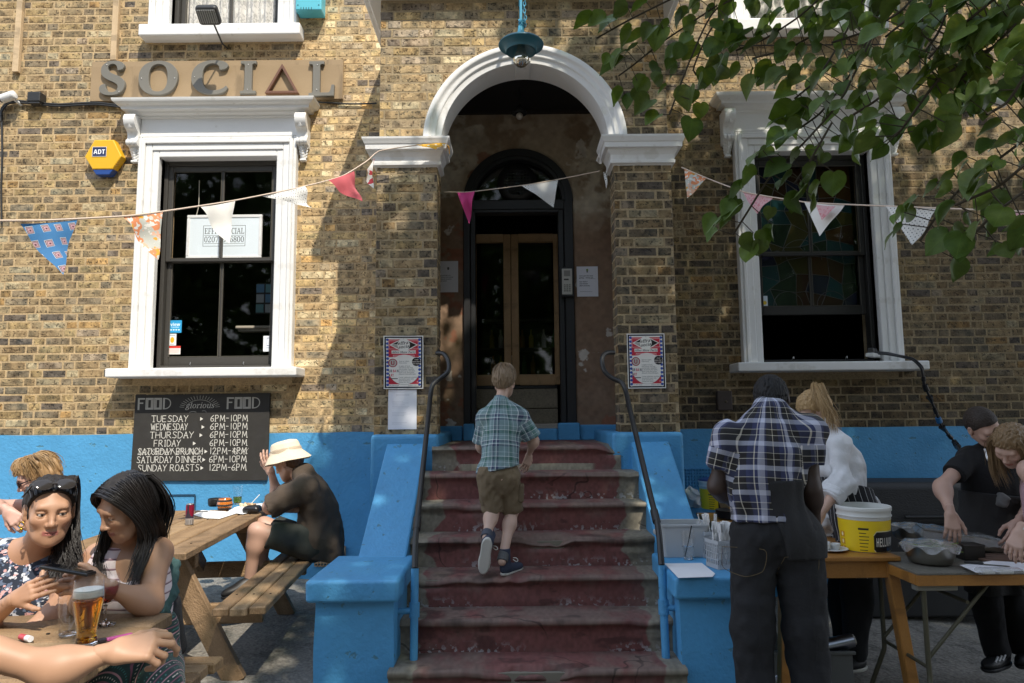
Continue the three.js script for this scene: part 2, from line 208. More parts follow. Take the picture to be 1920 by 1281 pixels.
  if (!up) for (const x of [-0.24, 0.26]) mesh('hook', tube([V(x, y0 + 0.03, -0.08), V(x, y0 + 0.06, -0.055), V(x + 0.008, y0 + 0.075, -0.045), V(x + 0.004, y0 + 0.05, -0.04)], 0.004, 8, 6), steelM, W);
  return W;
}
const puttyM = std([0.10, 0.09, 0.07], 0.7), steelM = std([0.55, 0.54, 0.52], 0.35, { metalness: 1 }), darkM = std([0.03, 0.028, 0.026], 0.9), dimBlue = std([0.05, 0.065, 0.09], 0.9);
const warmBlack = std([0.05, 0.046, 0.04], 0.5, { bumpMap: whitePaintB, bumpScale: 0.003 });

// ---------- ground ----------
const gy = (x, z = 2) => -0.06 - 0.05 * clamp(x, -6, 6) + 0.03 * sm(2.5, 4.5, z) * sm(0.5, -1, x);
{
  const asph = tex(1024, 1024, (i, j) => { const a = pf(i, j, 1024, 5, 141, 5), b = pf(i, j, 1024, 150, 146, 2), c = pf(i, j, 1024, 30, 149, 3), st = sm(0.62, 0.7, pf(i, j, 1024, 12, 152, 5)); const v = 0.62 + 0.35 * (a - 0.5) + 0.55 * (b - 0.5) + 0.2 * (c - 0.5) - 0.18 * st; return [v * 1.03, v, v * 0.95]; });
  const ab = tex(n1, n1, (i, j) => { const v = 0.6 * pf(i, j, n1, 90, 155, 2) + 0.4 * pf(i, j, n1, 14, 158, 3); return [v, v, v]; });
  ab.repeat.set(1, 1);
  const g = new THREE.PlaneGeometry(1, 1, 120, 90), p = g.attributes.position, u = g.attributes.uv;
  for (let i = 0; i < p.count; i++) { const a = p.getX(i) * 2, b = p.getY(i) * 2, x = Math.sign(a) * (Math.abs(a) * 9 + Math.pow(Math.abs(a), 5) * 110), z = 3 - Math.sign(b) * (Math.abs(b) * 9 + Math.pow(Math.abs(b), 5) * 110); p.setXYZ(i, x, gy(x, z) + (noise(x * 1.3, z * 1.3, 3) - 0.5) * 0.02, z); u.setXY(i, x / 1.7, z / 1.7); }
  g.computeVertexNormals();
  tag(mesh('ground', g, std([0.30, 0.285, 0.26], 0.95, { map: asph, bumpMap: ab, bumpScale: 0.01 })), null, null, null, 'structure');
}

// ---------- the two flanking walls ----------
function wallCore(p, x0, x1, holes, m, y0 = -0.6, y1 = 8) { const s = new THREE.Shape([[x0, y0], [x1, y0], [x1, y1], [x0, y1]].map(q => new THREE.Vector2(...q))); for (const [a, b, c, d] of holes) s.holes.push(new THREE.Path([[a, c], [a, d], [b, d], [b, c]].map(q => new THREE.Vector2(...q)))); const g = new THREE.ExtrudeGeometry(s, { depth: 0.28, bevelEnabled: false }); g.translate(0, 0, -0.2818); mesh('mortar', uvBox(g), m, p); }
const LX = -2.782, RX = 2.872, PL = 1.335;
const spans = list => (a, b) => list.filter(q => b > q[2] && a < q[3]).map(q => [q[0], q[1]]);
const wallL = thing('brick_wall', 'sunlit yellow brick wall with blue painted base left of the steps', 'wall');
{
  const op = [[LX - 0.56, LX + 0.56, 1.86, 3.96], [LX - 0.53, LX + 0.53, 5.15, 7.21]];
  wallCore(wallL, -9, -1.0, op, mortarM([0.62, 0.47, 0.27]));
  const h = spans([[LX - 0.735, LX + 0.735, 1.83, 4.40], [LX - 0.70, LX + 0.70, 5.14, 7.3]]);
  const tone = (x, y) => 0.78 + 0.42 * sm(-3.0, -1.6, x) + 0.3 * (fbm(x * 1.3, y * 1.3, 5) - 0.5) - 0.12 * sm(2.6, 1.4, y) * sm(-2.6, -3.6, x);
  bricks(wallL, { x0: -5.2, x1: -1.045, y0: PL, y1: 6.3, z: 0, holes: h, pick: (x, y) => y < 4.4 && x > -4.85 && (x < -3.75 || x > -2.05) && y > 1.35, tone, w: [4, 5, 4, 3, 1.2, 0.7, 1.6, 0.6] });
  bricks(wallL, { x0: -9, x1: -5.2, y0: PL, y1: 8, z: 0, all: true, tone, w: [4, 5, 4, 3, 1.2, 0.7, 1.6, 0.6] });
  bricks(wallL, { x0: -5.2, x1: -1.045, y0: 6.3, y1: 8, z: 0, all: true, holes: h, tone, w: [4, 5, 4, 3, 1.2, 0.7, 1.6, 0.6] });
  const pb = warp(new THREE.BoxGeometry(7.96, PL + 0.6, 0.03, 160, 34, 1).translate(-5.02, (PL - 0.6) / 2, 0.0), 0.009, 4); mesh('plinth', uvBox(pb), blueM, wallL);
  // an access panel let into the painted base
  const a = at(270, 929, 0.02), b = at(366, 929, 0.02); mesh('panel_edge', mg([box(b.x - a.x, 0.012, 0.008, (a.x + b.x) / 2, a.y, 0.021), box(0.012, 0.5, 0.008, b.x, a.y - 0.256, 0.021)]), std([0.01, 0.05, 0.1], 0.8), wallL);
  sashWindow(wallL, LX, { ow: 0.56, black: warmBlack, label: 'sash window under a white cornice, with stickers on its lower panes' });
  sashWindow(wallL, LX, { up: true, ow: 0.53, black: warmBlack, label: 'upper sash window with a lace curtain' });
}
const wallR = thing('brick_wall', 'shaded brown brick wall with blue painted base right of the steps', 'wall');
{
  const op = [[RX - 0.55, RX + 0.55, 1.86, 3.96], [RX - 0.53, RX + 0.53, 5.15, 7.21]];
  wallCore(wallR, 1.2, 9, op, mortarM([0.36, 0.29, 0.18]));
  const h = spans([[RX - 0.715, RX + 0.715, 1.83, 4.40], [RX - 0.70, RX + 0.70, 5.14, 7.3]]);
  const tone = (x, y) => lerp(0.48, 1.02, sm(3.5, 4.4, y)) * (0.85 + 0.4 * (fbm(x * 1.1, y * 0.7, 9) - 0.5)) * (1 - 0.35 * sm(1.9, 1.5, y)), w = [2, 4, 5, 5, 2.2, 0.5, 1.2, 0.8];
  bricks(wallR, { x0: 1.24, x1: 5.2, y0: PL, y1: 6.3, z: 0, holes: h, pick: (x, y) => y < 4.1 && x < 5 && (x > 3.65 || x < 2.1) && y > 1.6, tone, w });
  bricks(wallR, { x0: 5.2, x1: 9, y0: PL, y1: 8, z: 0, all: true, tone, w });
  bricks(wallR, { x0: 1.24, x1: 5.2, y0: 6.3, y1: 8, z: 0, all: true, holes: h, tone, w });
  mesh('plinth', uvBox(warp(new THREE.BoxGeometry(7.76, PL + 0.6, 0.03, 160, 34, 1).translate(5.12, (PL - 0.6) / 2, 0.0), 0.009, 4)), blueM, wallR);
  sashWindow(wallR, RX, { ow: 0.55, black: blackM, open: 0.43, label: 'sash window raised at the bottom, stained glass behind' });
  sashWindow(wallR, RX, { up: true, ow: 0.53, black: whiteM, label: 'upper white sash window half hidden by leaves' });
}

// ---------- the projecting porch ----------
const ZP = 1.14, AX = 0.118, AY = 3.605, porch = thing('brick_porch', 'projecting brick porch with a white moulded arch over the doorway', 'porch');
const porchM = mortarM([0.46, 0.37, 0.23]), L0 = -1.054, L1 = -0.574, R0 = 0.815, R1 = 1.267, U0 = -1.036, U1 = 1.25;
{
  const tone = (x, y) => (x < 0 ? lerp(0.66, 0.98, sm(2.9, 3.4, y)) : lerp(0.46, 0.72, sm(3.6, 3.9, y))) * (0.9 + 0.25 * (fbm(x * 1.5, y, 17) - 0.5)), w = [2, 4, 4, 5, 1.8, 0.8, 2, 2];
  const arc = (a, b) => { const m = (a + b) / 2 - AY, r = 0.765; return m < -0.05 ? [[AX - r, AX + r]] : Math.abs(m) < r ? [[AX - Math.sqrt(r * r - m * m), AX + Math.sqrt(r * r - m * m)]] : []; };
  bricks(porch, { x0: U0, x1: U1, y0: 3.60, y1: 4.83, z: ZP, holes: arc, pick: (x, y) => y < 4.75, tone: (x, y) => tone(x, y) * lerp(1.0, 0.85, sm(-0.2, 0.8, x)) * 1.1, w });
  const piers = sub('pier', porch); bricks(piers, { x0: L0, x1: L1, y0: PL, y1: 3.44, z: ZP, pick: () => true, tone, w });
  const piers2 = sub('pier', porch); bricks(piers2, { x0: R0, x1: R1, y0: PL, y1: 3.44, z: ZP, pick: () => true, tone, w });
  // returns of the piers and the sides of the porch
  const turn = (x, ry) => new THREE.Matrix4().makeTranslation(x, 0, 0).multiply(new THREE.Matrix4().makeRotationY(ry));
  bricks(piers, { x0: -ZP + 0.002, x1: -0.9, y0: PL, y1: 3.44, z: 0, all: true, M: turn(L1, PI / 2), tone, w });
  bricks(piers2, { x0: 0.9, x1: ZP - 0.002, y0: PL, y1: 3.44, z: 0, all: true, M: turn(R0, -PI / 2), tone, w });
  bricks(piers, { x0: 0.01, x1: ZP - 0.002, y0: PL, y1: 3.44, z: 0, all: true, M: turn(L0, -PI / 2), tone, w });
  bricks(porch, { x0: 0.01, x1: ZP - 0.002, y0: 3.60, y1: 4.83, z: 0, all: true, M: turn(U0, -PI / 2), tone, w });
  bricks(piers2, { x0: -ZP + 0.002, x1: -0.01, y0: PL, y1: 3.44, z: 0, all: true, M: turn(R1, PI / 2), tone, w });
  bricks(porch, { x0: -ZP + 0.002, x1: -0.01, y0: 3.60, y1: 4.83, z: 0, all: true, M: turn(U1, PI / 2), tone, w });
  const e = 0.002, zf = ZP - e;
  mesh('mortar', uvBox(mg([box(L1 - L0 - 2 * e, 3.44, zf - 0.905, (L0 + L1) / 2, 1.72, (zf + 0.905) / 2), box(R1 - R0 - 2 * e, 3.44, zf - 0.905, (R0 + R1) / 2, 1.72, (zf + 0.905) / 2), box(0.13, 4.83, 0.905, L0 + e + 0.065, 2.415, 0.4525), box(0.13, 4.83, 0.905, R1 - e - 0.065, 2.415, 0.4525)])), porchM, porch);
  const S = new THREE.Shape(); S.moveTo(U0 + e, 3.44); S.lineTo(AX - 0.7, 3.44); S.lineTo(AX - 0.7, AY); S.absarc(AX, AY, 0.7, PI, 0, true); S.lineTo(AX + 0.7, 3.44); S.lineTo(U1 - e, 3.44); S.lineTo(U1 - e, 4.829); S.lineTo(U0 + e, 4.829); S.closePath();
  const sg = new THREE.ExtrudeGeometry(S, { depth: zf - 0.906, bevelEnabled: false, curveSegments: 40 }); sg.translate(0, 0, 0.906); mesh('mortar', uvBox(sg), porchM, porch);
  // arch, keystone, capitals, roof
  const prof = [[0.66, 0.9], [0.66, ZP + 0.025], [0.664, ZP + 0.03], [0.705, ZP + 0.03], [0.709, ZP + 0.042], [0.716, ZP + 0.05], [0.735, ZP + 0.046], [0.75, ZP + 0.052], [0.756, ZP + 0.064], [0.762, ZP + 0.066], [0.768, ZP + 0.072], [0.798, ZP + 0.072], [0.802, ZP + 0.066], [0.803, ZP - 0.01], [0.803, 0.9], [0.66, 0.9]];
  const ag = new THREE.LatheGeometry(prof.map(q => new THREE.Vector2(...q)), 64, PI / 2, PI); ag.rotateX(PI / 2); const a2 = ag.toNonIndexed(); a2.computeVertexNormals(); a2.translate(AX, AY, 0);
  const af = ag; mesh('arch', (() => { const g = uvBox(ag.translate(AX, AY, 0)); return g; })(), whiteM, porch);
  mesh('keystone', uvBox(mg([cbox(0.118, 0.19, 0.30, 0.006, AX - 0.01, AY + 0.735, 1.085)])), whiteM, porch);
  const cp = [[-0.12, 3.425], [0.0, 3.425], [0.006, 3.432], [0.028, 3.44], [0.03, 3.462], [0.022, 3.466], [0.026, 3.505], [0.042, 3.53], [0.048, 3.548], [0.075, 3.552], [0.078, 3.59], [0.084, 3.594], [0.092, 3.612], [0.1, 3.628], [0.102, 3.642], [-0.12, 3.646]];
  for (const [a, b] of [[L0, L1], [R0, R1]]) mesh('capital', mould(a < 0 ? [[a, 0.03], [a, ZP], [b, ZP], [b, 0.9]] : [[a, 0.9], [a, ZP], [b, ZP], [b, 0.03]], cp), whiteM, porch);
  mesh('roof', uvBox(mg([cbox(2.5, 0.06, 1.24, 0.01, 0.11, 4.86, 0.65), cbox(2.62, 0.12, 1.30, 0.01, 0.11, 4.95, 0.66)])), whiteM, porch);
  // inside of the porch: bare plaster back wall, black ceiling
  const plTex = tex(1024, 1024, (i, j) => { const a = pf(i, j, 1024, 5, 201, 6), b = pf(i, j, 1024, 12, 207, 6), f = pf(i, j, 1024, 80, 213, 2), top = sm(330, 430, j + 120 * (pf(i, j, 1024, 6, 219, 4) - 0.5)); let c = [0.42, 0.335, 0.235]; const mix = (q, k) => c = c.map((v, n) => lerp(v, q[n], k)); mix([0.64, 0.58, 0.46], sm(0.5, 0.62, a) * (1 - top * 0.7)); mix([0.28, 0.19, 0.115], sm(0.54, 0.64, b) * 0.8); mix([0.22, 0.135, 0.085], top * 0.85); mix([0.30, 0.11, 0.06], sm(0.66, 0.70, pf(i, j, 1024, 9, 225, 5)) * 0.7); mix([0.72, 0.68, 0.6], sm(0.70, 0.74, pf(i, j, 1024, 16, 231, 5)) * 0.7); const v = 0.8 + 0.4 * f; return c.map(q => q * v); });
  const plB = tex(n1, n1, (i, j) => { const a = pf(i, j, n1, 6, 207, 6); const v = sm(0.5, 0.6, a) * 0.5 + 0.5 * pf(i, j, n1, 30, 240, 3); return [v, v, v]; });
  const ps = new THREE.Shape(); ps.moveTo(-1.02, 1.2); ps.lineTo(-0.45, 1.2); ps.lineTo(-0.45, 3.50); ps.absarc(0.07, 3.49, 0.52, PI, 0, true); ps.lineTo(0.59, 1.2); ps.lineTo(1.22, 1.2); ps.lineTo(1.22, 4.5); ps.lineTo(-1.02, 4.5); ps.closePath();
  const pg = new THREE.ExtrudeGeometry(ps, { depth: 0.3, bevelEnabled: false, curveSegments: 40 }); pg.translate(0, 0, -0.3); const pu = uvBox(pg), U = pu.attributes.uv; for (let i = 0; i < U.count; i++) U.setXY(i, U.getX(i) / 3.4 + 0.3, (4.6 - U.getY(i)) / 3.4);
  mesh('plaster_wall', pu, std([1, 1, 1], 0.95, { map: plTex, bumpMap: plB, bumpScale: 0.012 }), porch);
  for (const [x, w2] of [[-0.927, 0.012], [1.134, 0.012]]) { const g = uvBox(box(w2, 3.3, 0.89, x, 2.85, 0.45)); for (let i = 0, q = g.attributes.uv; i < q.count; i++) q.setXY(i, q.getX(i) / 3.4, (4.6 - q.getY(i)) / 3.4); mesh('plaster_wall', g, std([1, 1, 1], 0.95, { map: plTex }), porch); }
  mesh('ceiling', box(2.06, 0.1, 0.9, 0.106, 4.44, 0.455), std([0.012, 0.011, 0.011], 0.9), porch);
  mesh('lintel_beam', cbox(2.06, 0.03, 0.05, 0.004, 0.106, 4.375, 0.03), std([0.02, 0.015, 0.012], 0.8), porch);
  // blue skirting and pier bases
  mesh('skirting', uvBox(mg([rbox(0.46, 0.14, 0.05, 0.012, -0.69, 1.312, 0.025), rbox(0.52, 0.14, 0.05, 0.012, 0.865, 1.312, 0.025), rbox(0.1, 0.16, 0.12, 0.015, -0.40, 1.322, 0.055), rbox(0.2, 0.16, 0.12, 0.015, 0.51, 1.322, 0.055), rbox(0.77, 0.11, 0.16, 0.015, 0.02, 1.297, 0.05)])), blueM, porch);
  for (const [a, b] of [[-1.068, -0.556], [0.74, 1.272]]) mesh('pier_base', uvBox(warp(rbox(b - a, 1.9, 1.2, 0.03, (a + b) / 2, 0.39, 0.62), 0.012, 6)), blueM, porch);
}
// ---------- steps, sloped cheek walls, newel blocks, handrails ----------
const RH = 1.25 / 7, GO = 0.245, NZ = 1.262, SX0 = -0.655, SX1 = 0.885;
const stairs = thing('steps', 'worn red painted concrete steps rising to the arched doorway', 'steps');
for (let k = 0; k < 7; k++) {
  const y = 1.25 - k * RH, z = NZ + k * GO, back = k ? z - GO - 0.04 : 0.0, deep = k ? GO + 0.04 : NZ, rk = rng(300 + k), x0 = k ? SX0 : -0.6, x1 = k ? SX1 : 0.8;
  const TW = 1024, TH = 256, split = 0.56; // v: tread then riser
  const mL = 0.10 + rk() * 0.06 - (k < 2 ? 0.03 : 0), mR = 0.09 + rk() * 0.08;
  const map = tex(TW, TH, (i, j) => {
    const x = lerp(x0, x1, i / TW), v = j / TH, tr = v < split, nz = fbm(x * 9 + k * 31, v * 3, k, 4), gr = fbm(x * 60, v * 16, k + 3, 2), wob = (fbm(v * 3 + k * 9, k * 3.1, 2, 3) - 0.5) * 0.22;
    const red = [0.185, 0.07, 0.062], grey = [0.165, 0.13, 0.105], conc = [0.21, 0.185, 0.14];
    let c = red.map(q => q * (0.8 + 0.5 * (gr - 0.3)));
    const edge = tr ? Math.abs(v / split - 0.92) < 0.1 : v < split + 0.05, wear = tr ? sm(0.36, 0.70, nz + 0.14 * (edge ? 1.0 : 0.4)) * 0.7 : sm(0.58, 0.82, nz + (edge ? 0.12 : 0)) * 0.35;
    c = c.map((q, n) => lerp(q, grey[n] * (0.75 + 0.5 * gr), wear));
    const e = Math.min(x - x0 - mL - wob, x1 - x - mR + wob * 0.8); if (e < 0.012) c = c.map((q, n) => lerp(conc[n] * (0.7 + 0.6 * gr), q, sm(-0.004, 0.012, e)));
    const base = tr ? sm(0.12, 0.0, v / split) : sm(0.45, 1.0, (v - split) / (1 - split)), sp = sm(0.60, 0.64, fbm(x * 55 + k * 17, v * (tr ? 60 : 18), k * 5 + 1, 3)) * base * sm(0.42, 0.6, fbm(x * 3 + k * 5, 0.5, k, 2));
    c = c.map(q => lerp(q, 0.42, sp * 0.85));
    const dirt = sm(0.62, 0.75, fbm(x * 6, v * 5, k * 3 + 8, 4)); c = c.map(q => q * (1 - 0.45 * dirt));
    if (k === 1 && !1) return c; if (k === 0 && !tr && v > 0.83) { const b = sm(0.0, 0.05, Math.min(x + 0.42, 0.62 - x)); c = c.map((q, n) => lerp(q, [0.33, 0.30, 0.22][n] * (0.7 + 0.6 * gr), b)); }
    const crack = sm(0.012, 0.004, Math.abs(fbm(x * 3 + 3 * k, v * 1.3 + k, k * 2, 4) - 0.5)) * sm(0.5, 0.6, fbm(x * 2, v, k + 40, 2)); return c.map(q => q * (1 - 0.6 * crack));
  });
  const NXs = 70, prof = [[back, y, 0]]; for (let q = 1; q <= 5; q++) prof.push([lerp(back, z - 0.022, q / 5), y, split * 0.9 * q / 5]);
  for (let a = 1; a <= 5; a++) { const t = a / 5 * PI * 0.62; prof.push([z - 0.022 + 0.022 * Math.sin(t), y - 0.022 + 0.022 * Math.cos(t), split * (0.9 + 0.1 * a / 5)]); }
  const rz = z - 0.030, ry0 = y - 0.044; for (let q = 0; q <= 5; q++) prof.push([rz + (q === 0 ? 0.006 : 0), lerp(ry0, y - RH - 0.01, q / 5), lerp(split + 0.02, 1, q / 5)]);
  const P = [], U = [], idx = [];
  prof.forEach(([pz, py, v], r) => { for (let i = 0; i <= NXs; i++) { const x = lerp(x0, x1, i / NXs), chip = Math.max(0, fbm(x * 4 + k * 7, k, 3, 4) - 0.56) * 0.35 * (r >= 5 && r <= 11 ? 1 : 0), w = (noise(x * 3, k * 7, r * 0.4) - 0.5) * 0.014; P.push(x, py + w * 0.7 - chip * 0.5, pz + w - chip * 0.6); U.push(i / NXs, v); } });
  for (let r = 0; r < prof.length - 1; r++) for (let i = 0; i < NXs; i++) { const a = r * (NXs + 1) + i, b = a + NXs + 1; idx.push(a, b, a + 1, a + 1, b, b + 1); }
  const g = new THREE.BufferGeometry(); g.setAttribute('position', new THREE.Float32BufferAttribute(P, 3)); g.setAttribute('uv', new THREE.Float32BufferAttribute(U, 2)); g.setIndex(idx); g.computeVertexNormals();
  map.wrapS = map.wrapT = THREE.ClampToEdgeWrapping; mesh('step', g, std([1, 1, 1], 0.75, { map }), stairs);
}
mesh('core', (() => { const g = []; for (let k = 1; k < 7; k++) g.push(box(SX1 - SX0, 1.25 - k * RH + 0.5 - 0.03, GO, (SX0 + SX1) / 2, (1.25 - k * RH - 0.53) / 2, NZ + k * GO - GO / 2 - 0.05)); g.push(box(1.5, 1.7, NZ - 0.06, 0.1, 0.36, NZ / 2 - 0.02)); return mg(g); })(), std([0.2, 0.18, 0.14], 0.95), stairs);
{ // cement flaunching at the sides of the steps
  for (const [label, xs, side] of [['blue painted end wall and capped block left of the steps', [-0.93, -0.662, -1.085, -0.60, -1.05, -0.635], -1], ['blue painted end wall and capped block right of the steps', [0.893, 1.15, 0.835, 1.335, 0.872, 1.30], 1]]) {
    const t = thing('stair_wall', label, 'stair wall'), [c0, c1, p0, p1, b0, b1] = xs;
    const g = ext([[0, -0.5], [0, 1.27], [1.2, 1.27], [2.16, 0.60], [2.16, -0.5]], c1 - c0, 0.012); g.rotateY(-PI / 2); g.translate(c1, 0, 0);
    mesh('slope', uvBox(warp(g, 0.006, 5)), blueM, t);
    mesh('block', uvBox(warp(new THREE.BoxGeometry(b1 - b0, 1.1, 0.6, 14, 20, 14).translate((b0 + b1) / 2, -0.02, 2.365), 0.016, 4)), blueM, t);
    const cop = new RoundedBoxGeometry(p1 - p0, 0.115, 0.66, 3, 0.022); cop.translate((p0 + p1) / 2, 0.575, 2.395); const p = cop.attributes.position; for (let i = 0; i < p.count; i++) { const x = p.getX(i), y = p.getY(i), z = p.getZ(i), e = (noise(x * 9, y * 9, z * 6 + side * 3) - 0.5) * 0.02; p.setXYZ(i, x + e, y + e * 0.4, z + e); } cop.computeVertexNormals();
    mesh('coping', uvBox(cop), blueM, t);
  }
}
const railM = std([0.03, 0.029, 0.028], 0.38, { metalness: 0.3 });
for (const s of [-1, 1]) {
  const t = thing('handrail', s < 0 ? 'black tube handrail on the left edge of the steps' : 'black tube handrail on the right edge of the steps', 'handrail');
  const top = s < 0 ? [[819, 662, 1.16], [832, 664, 1.2], [841, 680, 1.25], [840, 697, 1.28], [822, 712, 1.3], [811, 722, 1.33], [808, 735, 1.36]] : [[1151, 661, 1.16], [1137, 662, 1.2], [1129, 672, 1.25], [1133, 695, 1.28], [1146, 708, 1.3], [1166, 718, 1.33], [1172, 730, 1.36]];
  const P = top.map(q => at(...q)), e9 = s < 0 ? at(778, 1066, 2.5) : at(1240.5, 1060, 2.5), e8 = s < 0 ? at(779.5, 1005, 2.40) : at(1234, 990, 2.40); for (let i = 1; i <= 6; i++) P.push(mixV(P[6], e8, i / 6)); P.push(e9); mesh('rail', new THREE.TubeGeometry(new THREE.CatmullRomCurve3(P, false, 'centripetal'), 110, 0.0175, 12), railM, t);
  mesh('collar', rod(mixV(P[11], P[12], 0.4), mixV(P[11], P[12], 0.8), 0.023, 0.023, 14), railM, t);
  const b = e9, f = V(b.x + (s < 0 ? 0.004 : -0.004), 0.14, b.z + 0.06); mesh('post', mg([rod(b, f, 0.022, 0.022, 14), rod(mixV(b, f, 0.35), mixV(b, f, 0.5), 0.029, 0.029, 14), rod(mixV(b, f, 0.43), mixV(b, f, 0.43).add(V(s * 0.1, 0, 0.02)), 0.017, 0.017, 10)]), blueM, t);
}
// ---------- doorway ----------
{
  const t = thing('door_frame', 'black arched door frame with a fanlight above a transom', 'door frame', null), bl = std([0.018, 0.018, 0.019], 0.45, { bumpMap: whitePaintB, bumpScale: 0.002 });
  const cx = 0.07, oy = 3.49;
  const ring = (r0, r1, z0, z1) => { const S = new THREE.Shape(); S.absarc(cx, oy, r1, 0, PI); S.absarc(cx, oy, r0, PI, 0, true); const g = new THREE.ExtrudeGeometry(S, { depth: z1 - z0, bevelEnabled: false, curveSegments: 40 }); g.translate(0, 0, z0); return g; };
  mesh('arch_frame', mg([ring(0.455, 0.522, -0.06, 0.03), ring(0.42, 0.455, -0.08, 0.012)]), bl, t);
  for (const [a, b] of [[-0.452, -0.385], [-0.385, -0.335], [0.445, 0.50], [0.50, 0.59]]) mesh('jamb', cbox(b - a - 0.002, 2.14, a === -0.452 || b === 0.59 ? 0.1 : 0.08, 0.006, (a + b) / 2, 2.43, a === -0.452 || b === 0.59 ? -0.02 : -0.035), bl, t);
  mesh('transom', cbox(0.92, 0.1, 0.1, 0.008, cx, 3.465, -0.03), bl, t); mesh('transom', cbox(0.80, 0.03, 0.12, 0.006, 0.055, 3.40, -0.03), bl, t);
  const gp = new THREE.CircleGeometry(0.42, 40, 0, PI); gp.translate(cx, oy + 0.03, -0.07); mesh('fanlight', gp, glassM, t);
  mesh('threshold', rbox(0.78, 0.045, 0.2, 0.008, 0.06, 1.372, -0.05), std([0.45, 0.40, 0.33], 0.5, { map: grit }), t);
  const fan = thing('extractor_fan', 'round black extractor fan in the arched fanlight', 'fan', V(0.065, 3.70, -0.13)); mesh('housing', (() => { const g = lathe([[0.13, 0], [0.185, 0.0], [0.19, 0.03], [0.19, 0.09], [0.13, 0.1]], 40); g.rotateX(PI / 2); return g; })(), std([0.014, 0.014, 0.014], 0.5), fan);
  const gr = []; for (let i = -5; i <= 5; i++) { const y = i * 0.03, l = Math.sqrt(0.18 * 0.18 - y * y); gr.push(rod(V(-l, y, 0.085), V(l, y, 0.085), 0.004, 0.004, 6), rod(V(y, -l, 0.08), V(y, l, 0.08), 0.004, 0.004, 6)); } mesh('grille', mg(gr), std([0.04, 0.04, 0.04], 0.5), fan); for (let i = 0; i < 5; i++) { const b = box(0.07, 0.15, 0.004, 0, 0.09, 0.03); b.rotateZ(i * 1.2566); mesh('blade', b, std([0.03, 0.03, 0.03], 0.6), fan); }
  // pine inner doors
  const pine = woodTex(401, [0.36, 0.21, 0.09], [0.52, 0.33, 0.16], 10); pine.colorSpace = ''; const pm = std([1, 1, 1], 0.6, { map: pine });
  const d = thing('inner_doors', 'pale pine glazed double doors standing behind the black frame', 'door', V(0, 0, -0.62)); const Z = 0;
  for (const [x, w2] of [[-0.42, 0.06], [-0.082, 0.075], [-0.002, 0.075], [0.435, 0.05]]) mesh('stile', cbox(w2, 1.56, 0.05, 0.005, x + w2 / 2, 2.56, Z), pm, d);
  for (const [x0, x1] of [[-0.36, -0.082], [0.073, 0.435]]) { mesh('rail', cbox(x1 - x0, 0.09, 0.045, 0.005, (x0 + x1) / 2, 3.30, Z), pm, d); mesh('rail', cbox(x1 - x0, 0.11, 0.045, 0.005, (x0 + x1) / 2, 1.83, Z), pm, d); const g = new THREE.PlaneGeometry(x1 - x0, 1.37); g.translate((x0 + x1) / 2, 2.57, Z - 0.01); mesh('pane', g, glassM, d); }
  mesh('panel', cbox(0.84, 0.2, 0.05, 0.006, 0.035, 1.64, Z + 0.005), std([0.36, 0.31, 0.22], 0.6, { map: grit }), d); mesh('panel', cbox(0.84, 0.15, 0.055, 0.006, 0.035, 1.46, Z + 0.006), std([0.33, 0.285, 0.2], 0.6, { map: grit }), d); mesh('rail', cbox(0.84, 0.03, 0.05, 0.004, 0.035, 1.757, Z + 0.01), bl, d);
  // the dim room behind
  const shelf = thing('bar_shelf', 'dark bar shelves seen through the inner doors', 'shelf', V(0, 0, -3.2)); for (const y of [2.02, 2.38, 2.78]) mesh('shelf_board', cbox(2.0, 0.03, 0.25, 0.004, 0.1, y, 0), std([0.05, 0.035, 0.025], 0.5), shelf); for (const x of [-0.9, 1.1]) mesh('upright', cbox(0.04, 1.6, 0.25, 0.004, x, 2.2, -0.01), std([0.05, 0.035, 0.025], 0.5), shelf);
  const rr = rng(77), cols = [[0.5, 0.35, 0.05], [0.7, 0.7, 0.65], [0.1, 0.2, 0.08], [0.3, 0.12, 0.03]]; let bt = null;
  for (let i = 0; i < 12; i++) { const x = -0.3 + (i % 7) * 0.14 + rr() * 0.05, y = i < 7 ? 2.395 : 2.035; const g = lathe([[0, 0], [0.035, 0], [0.036, 0.15], [0.014, 0.2], [0.013, 0.26], [0, 0.26]], 14); const o = solo('bottle', g, phys(cols[i % 4], 0.15), 'small dim bottle on the bar shelves behind the inner doors', 'bottle', 'bottles on the bar shelves'); o.position.set(x, y, -3.15); }
}
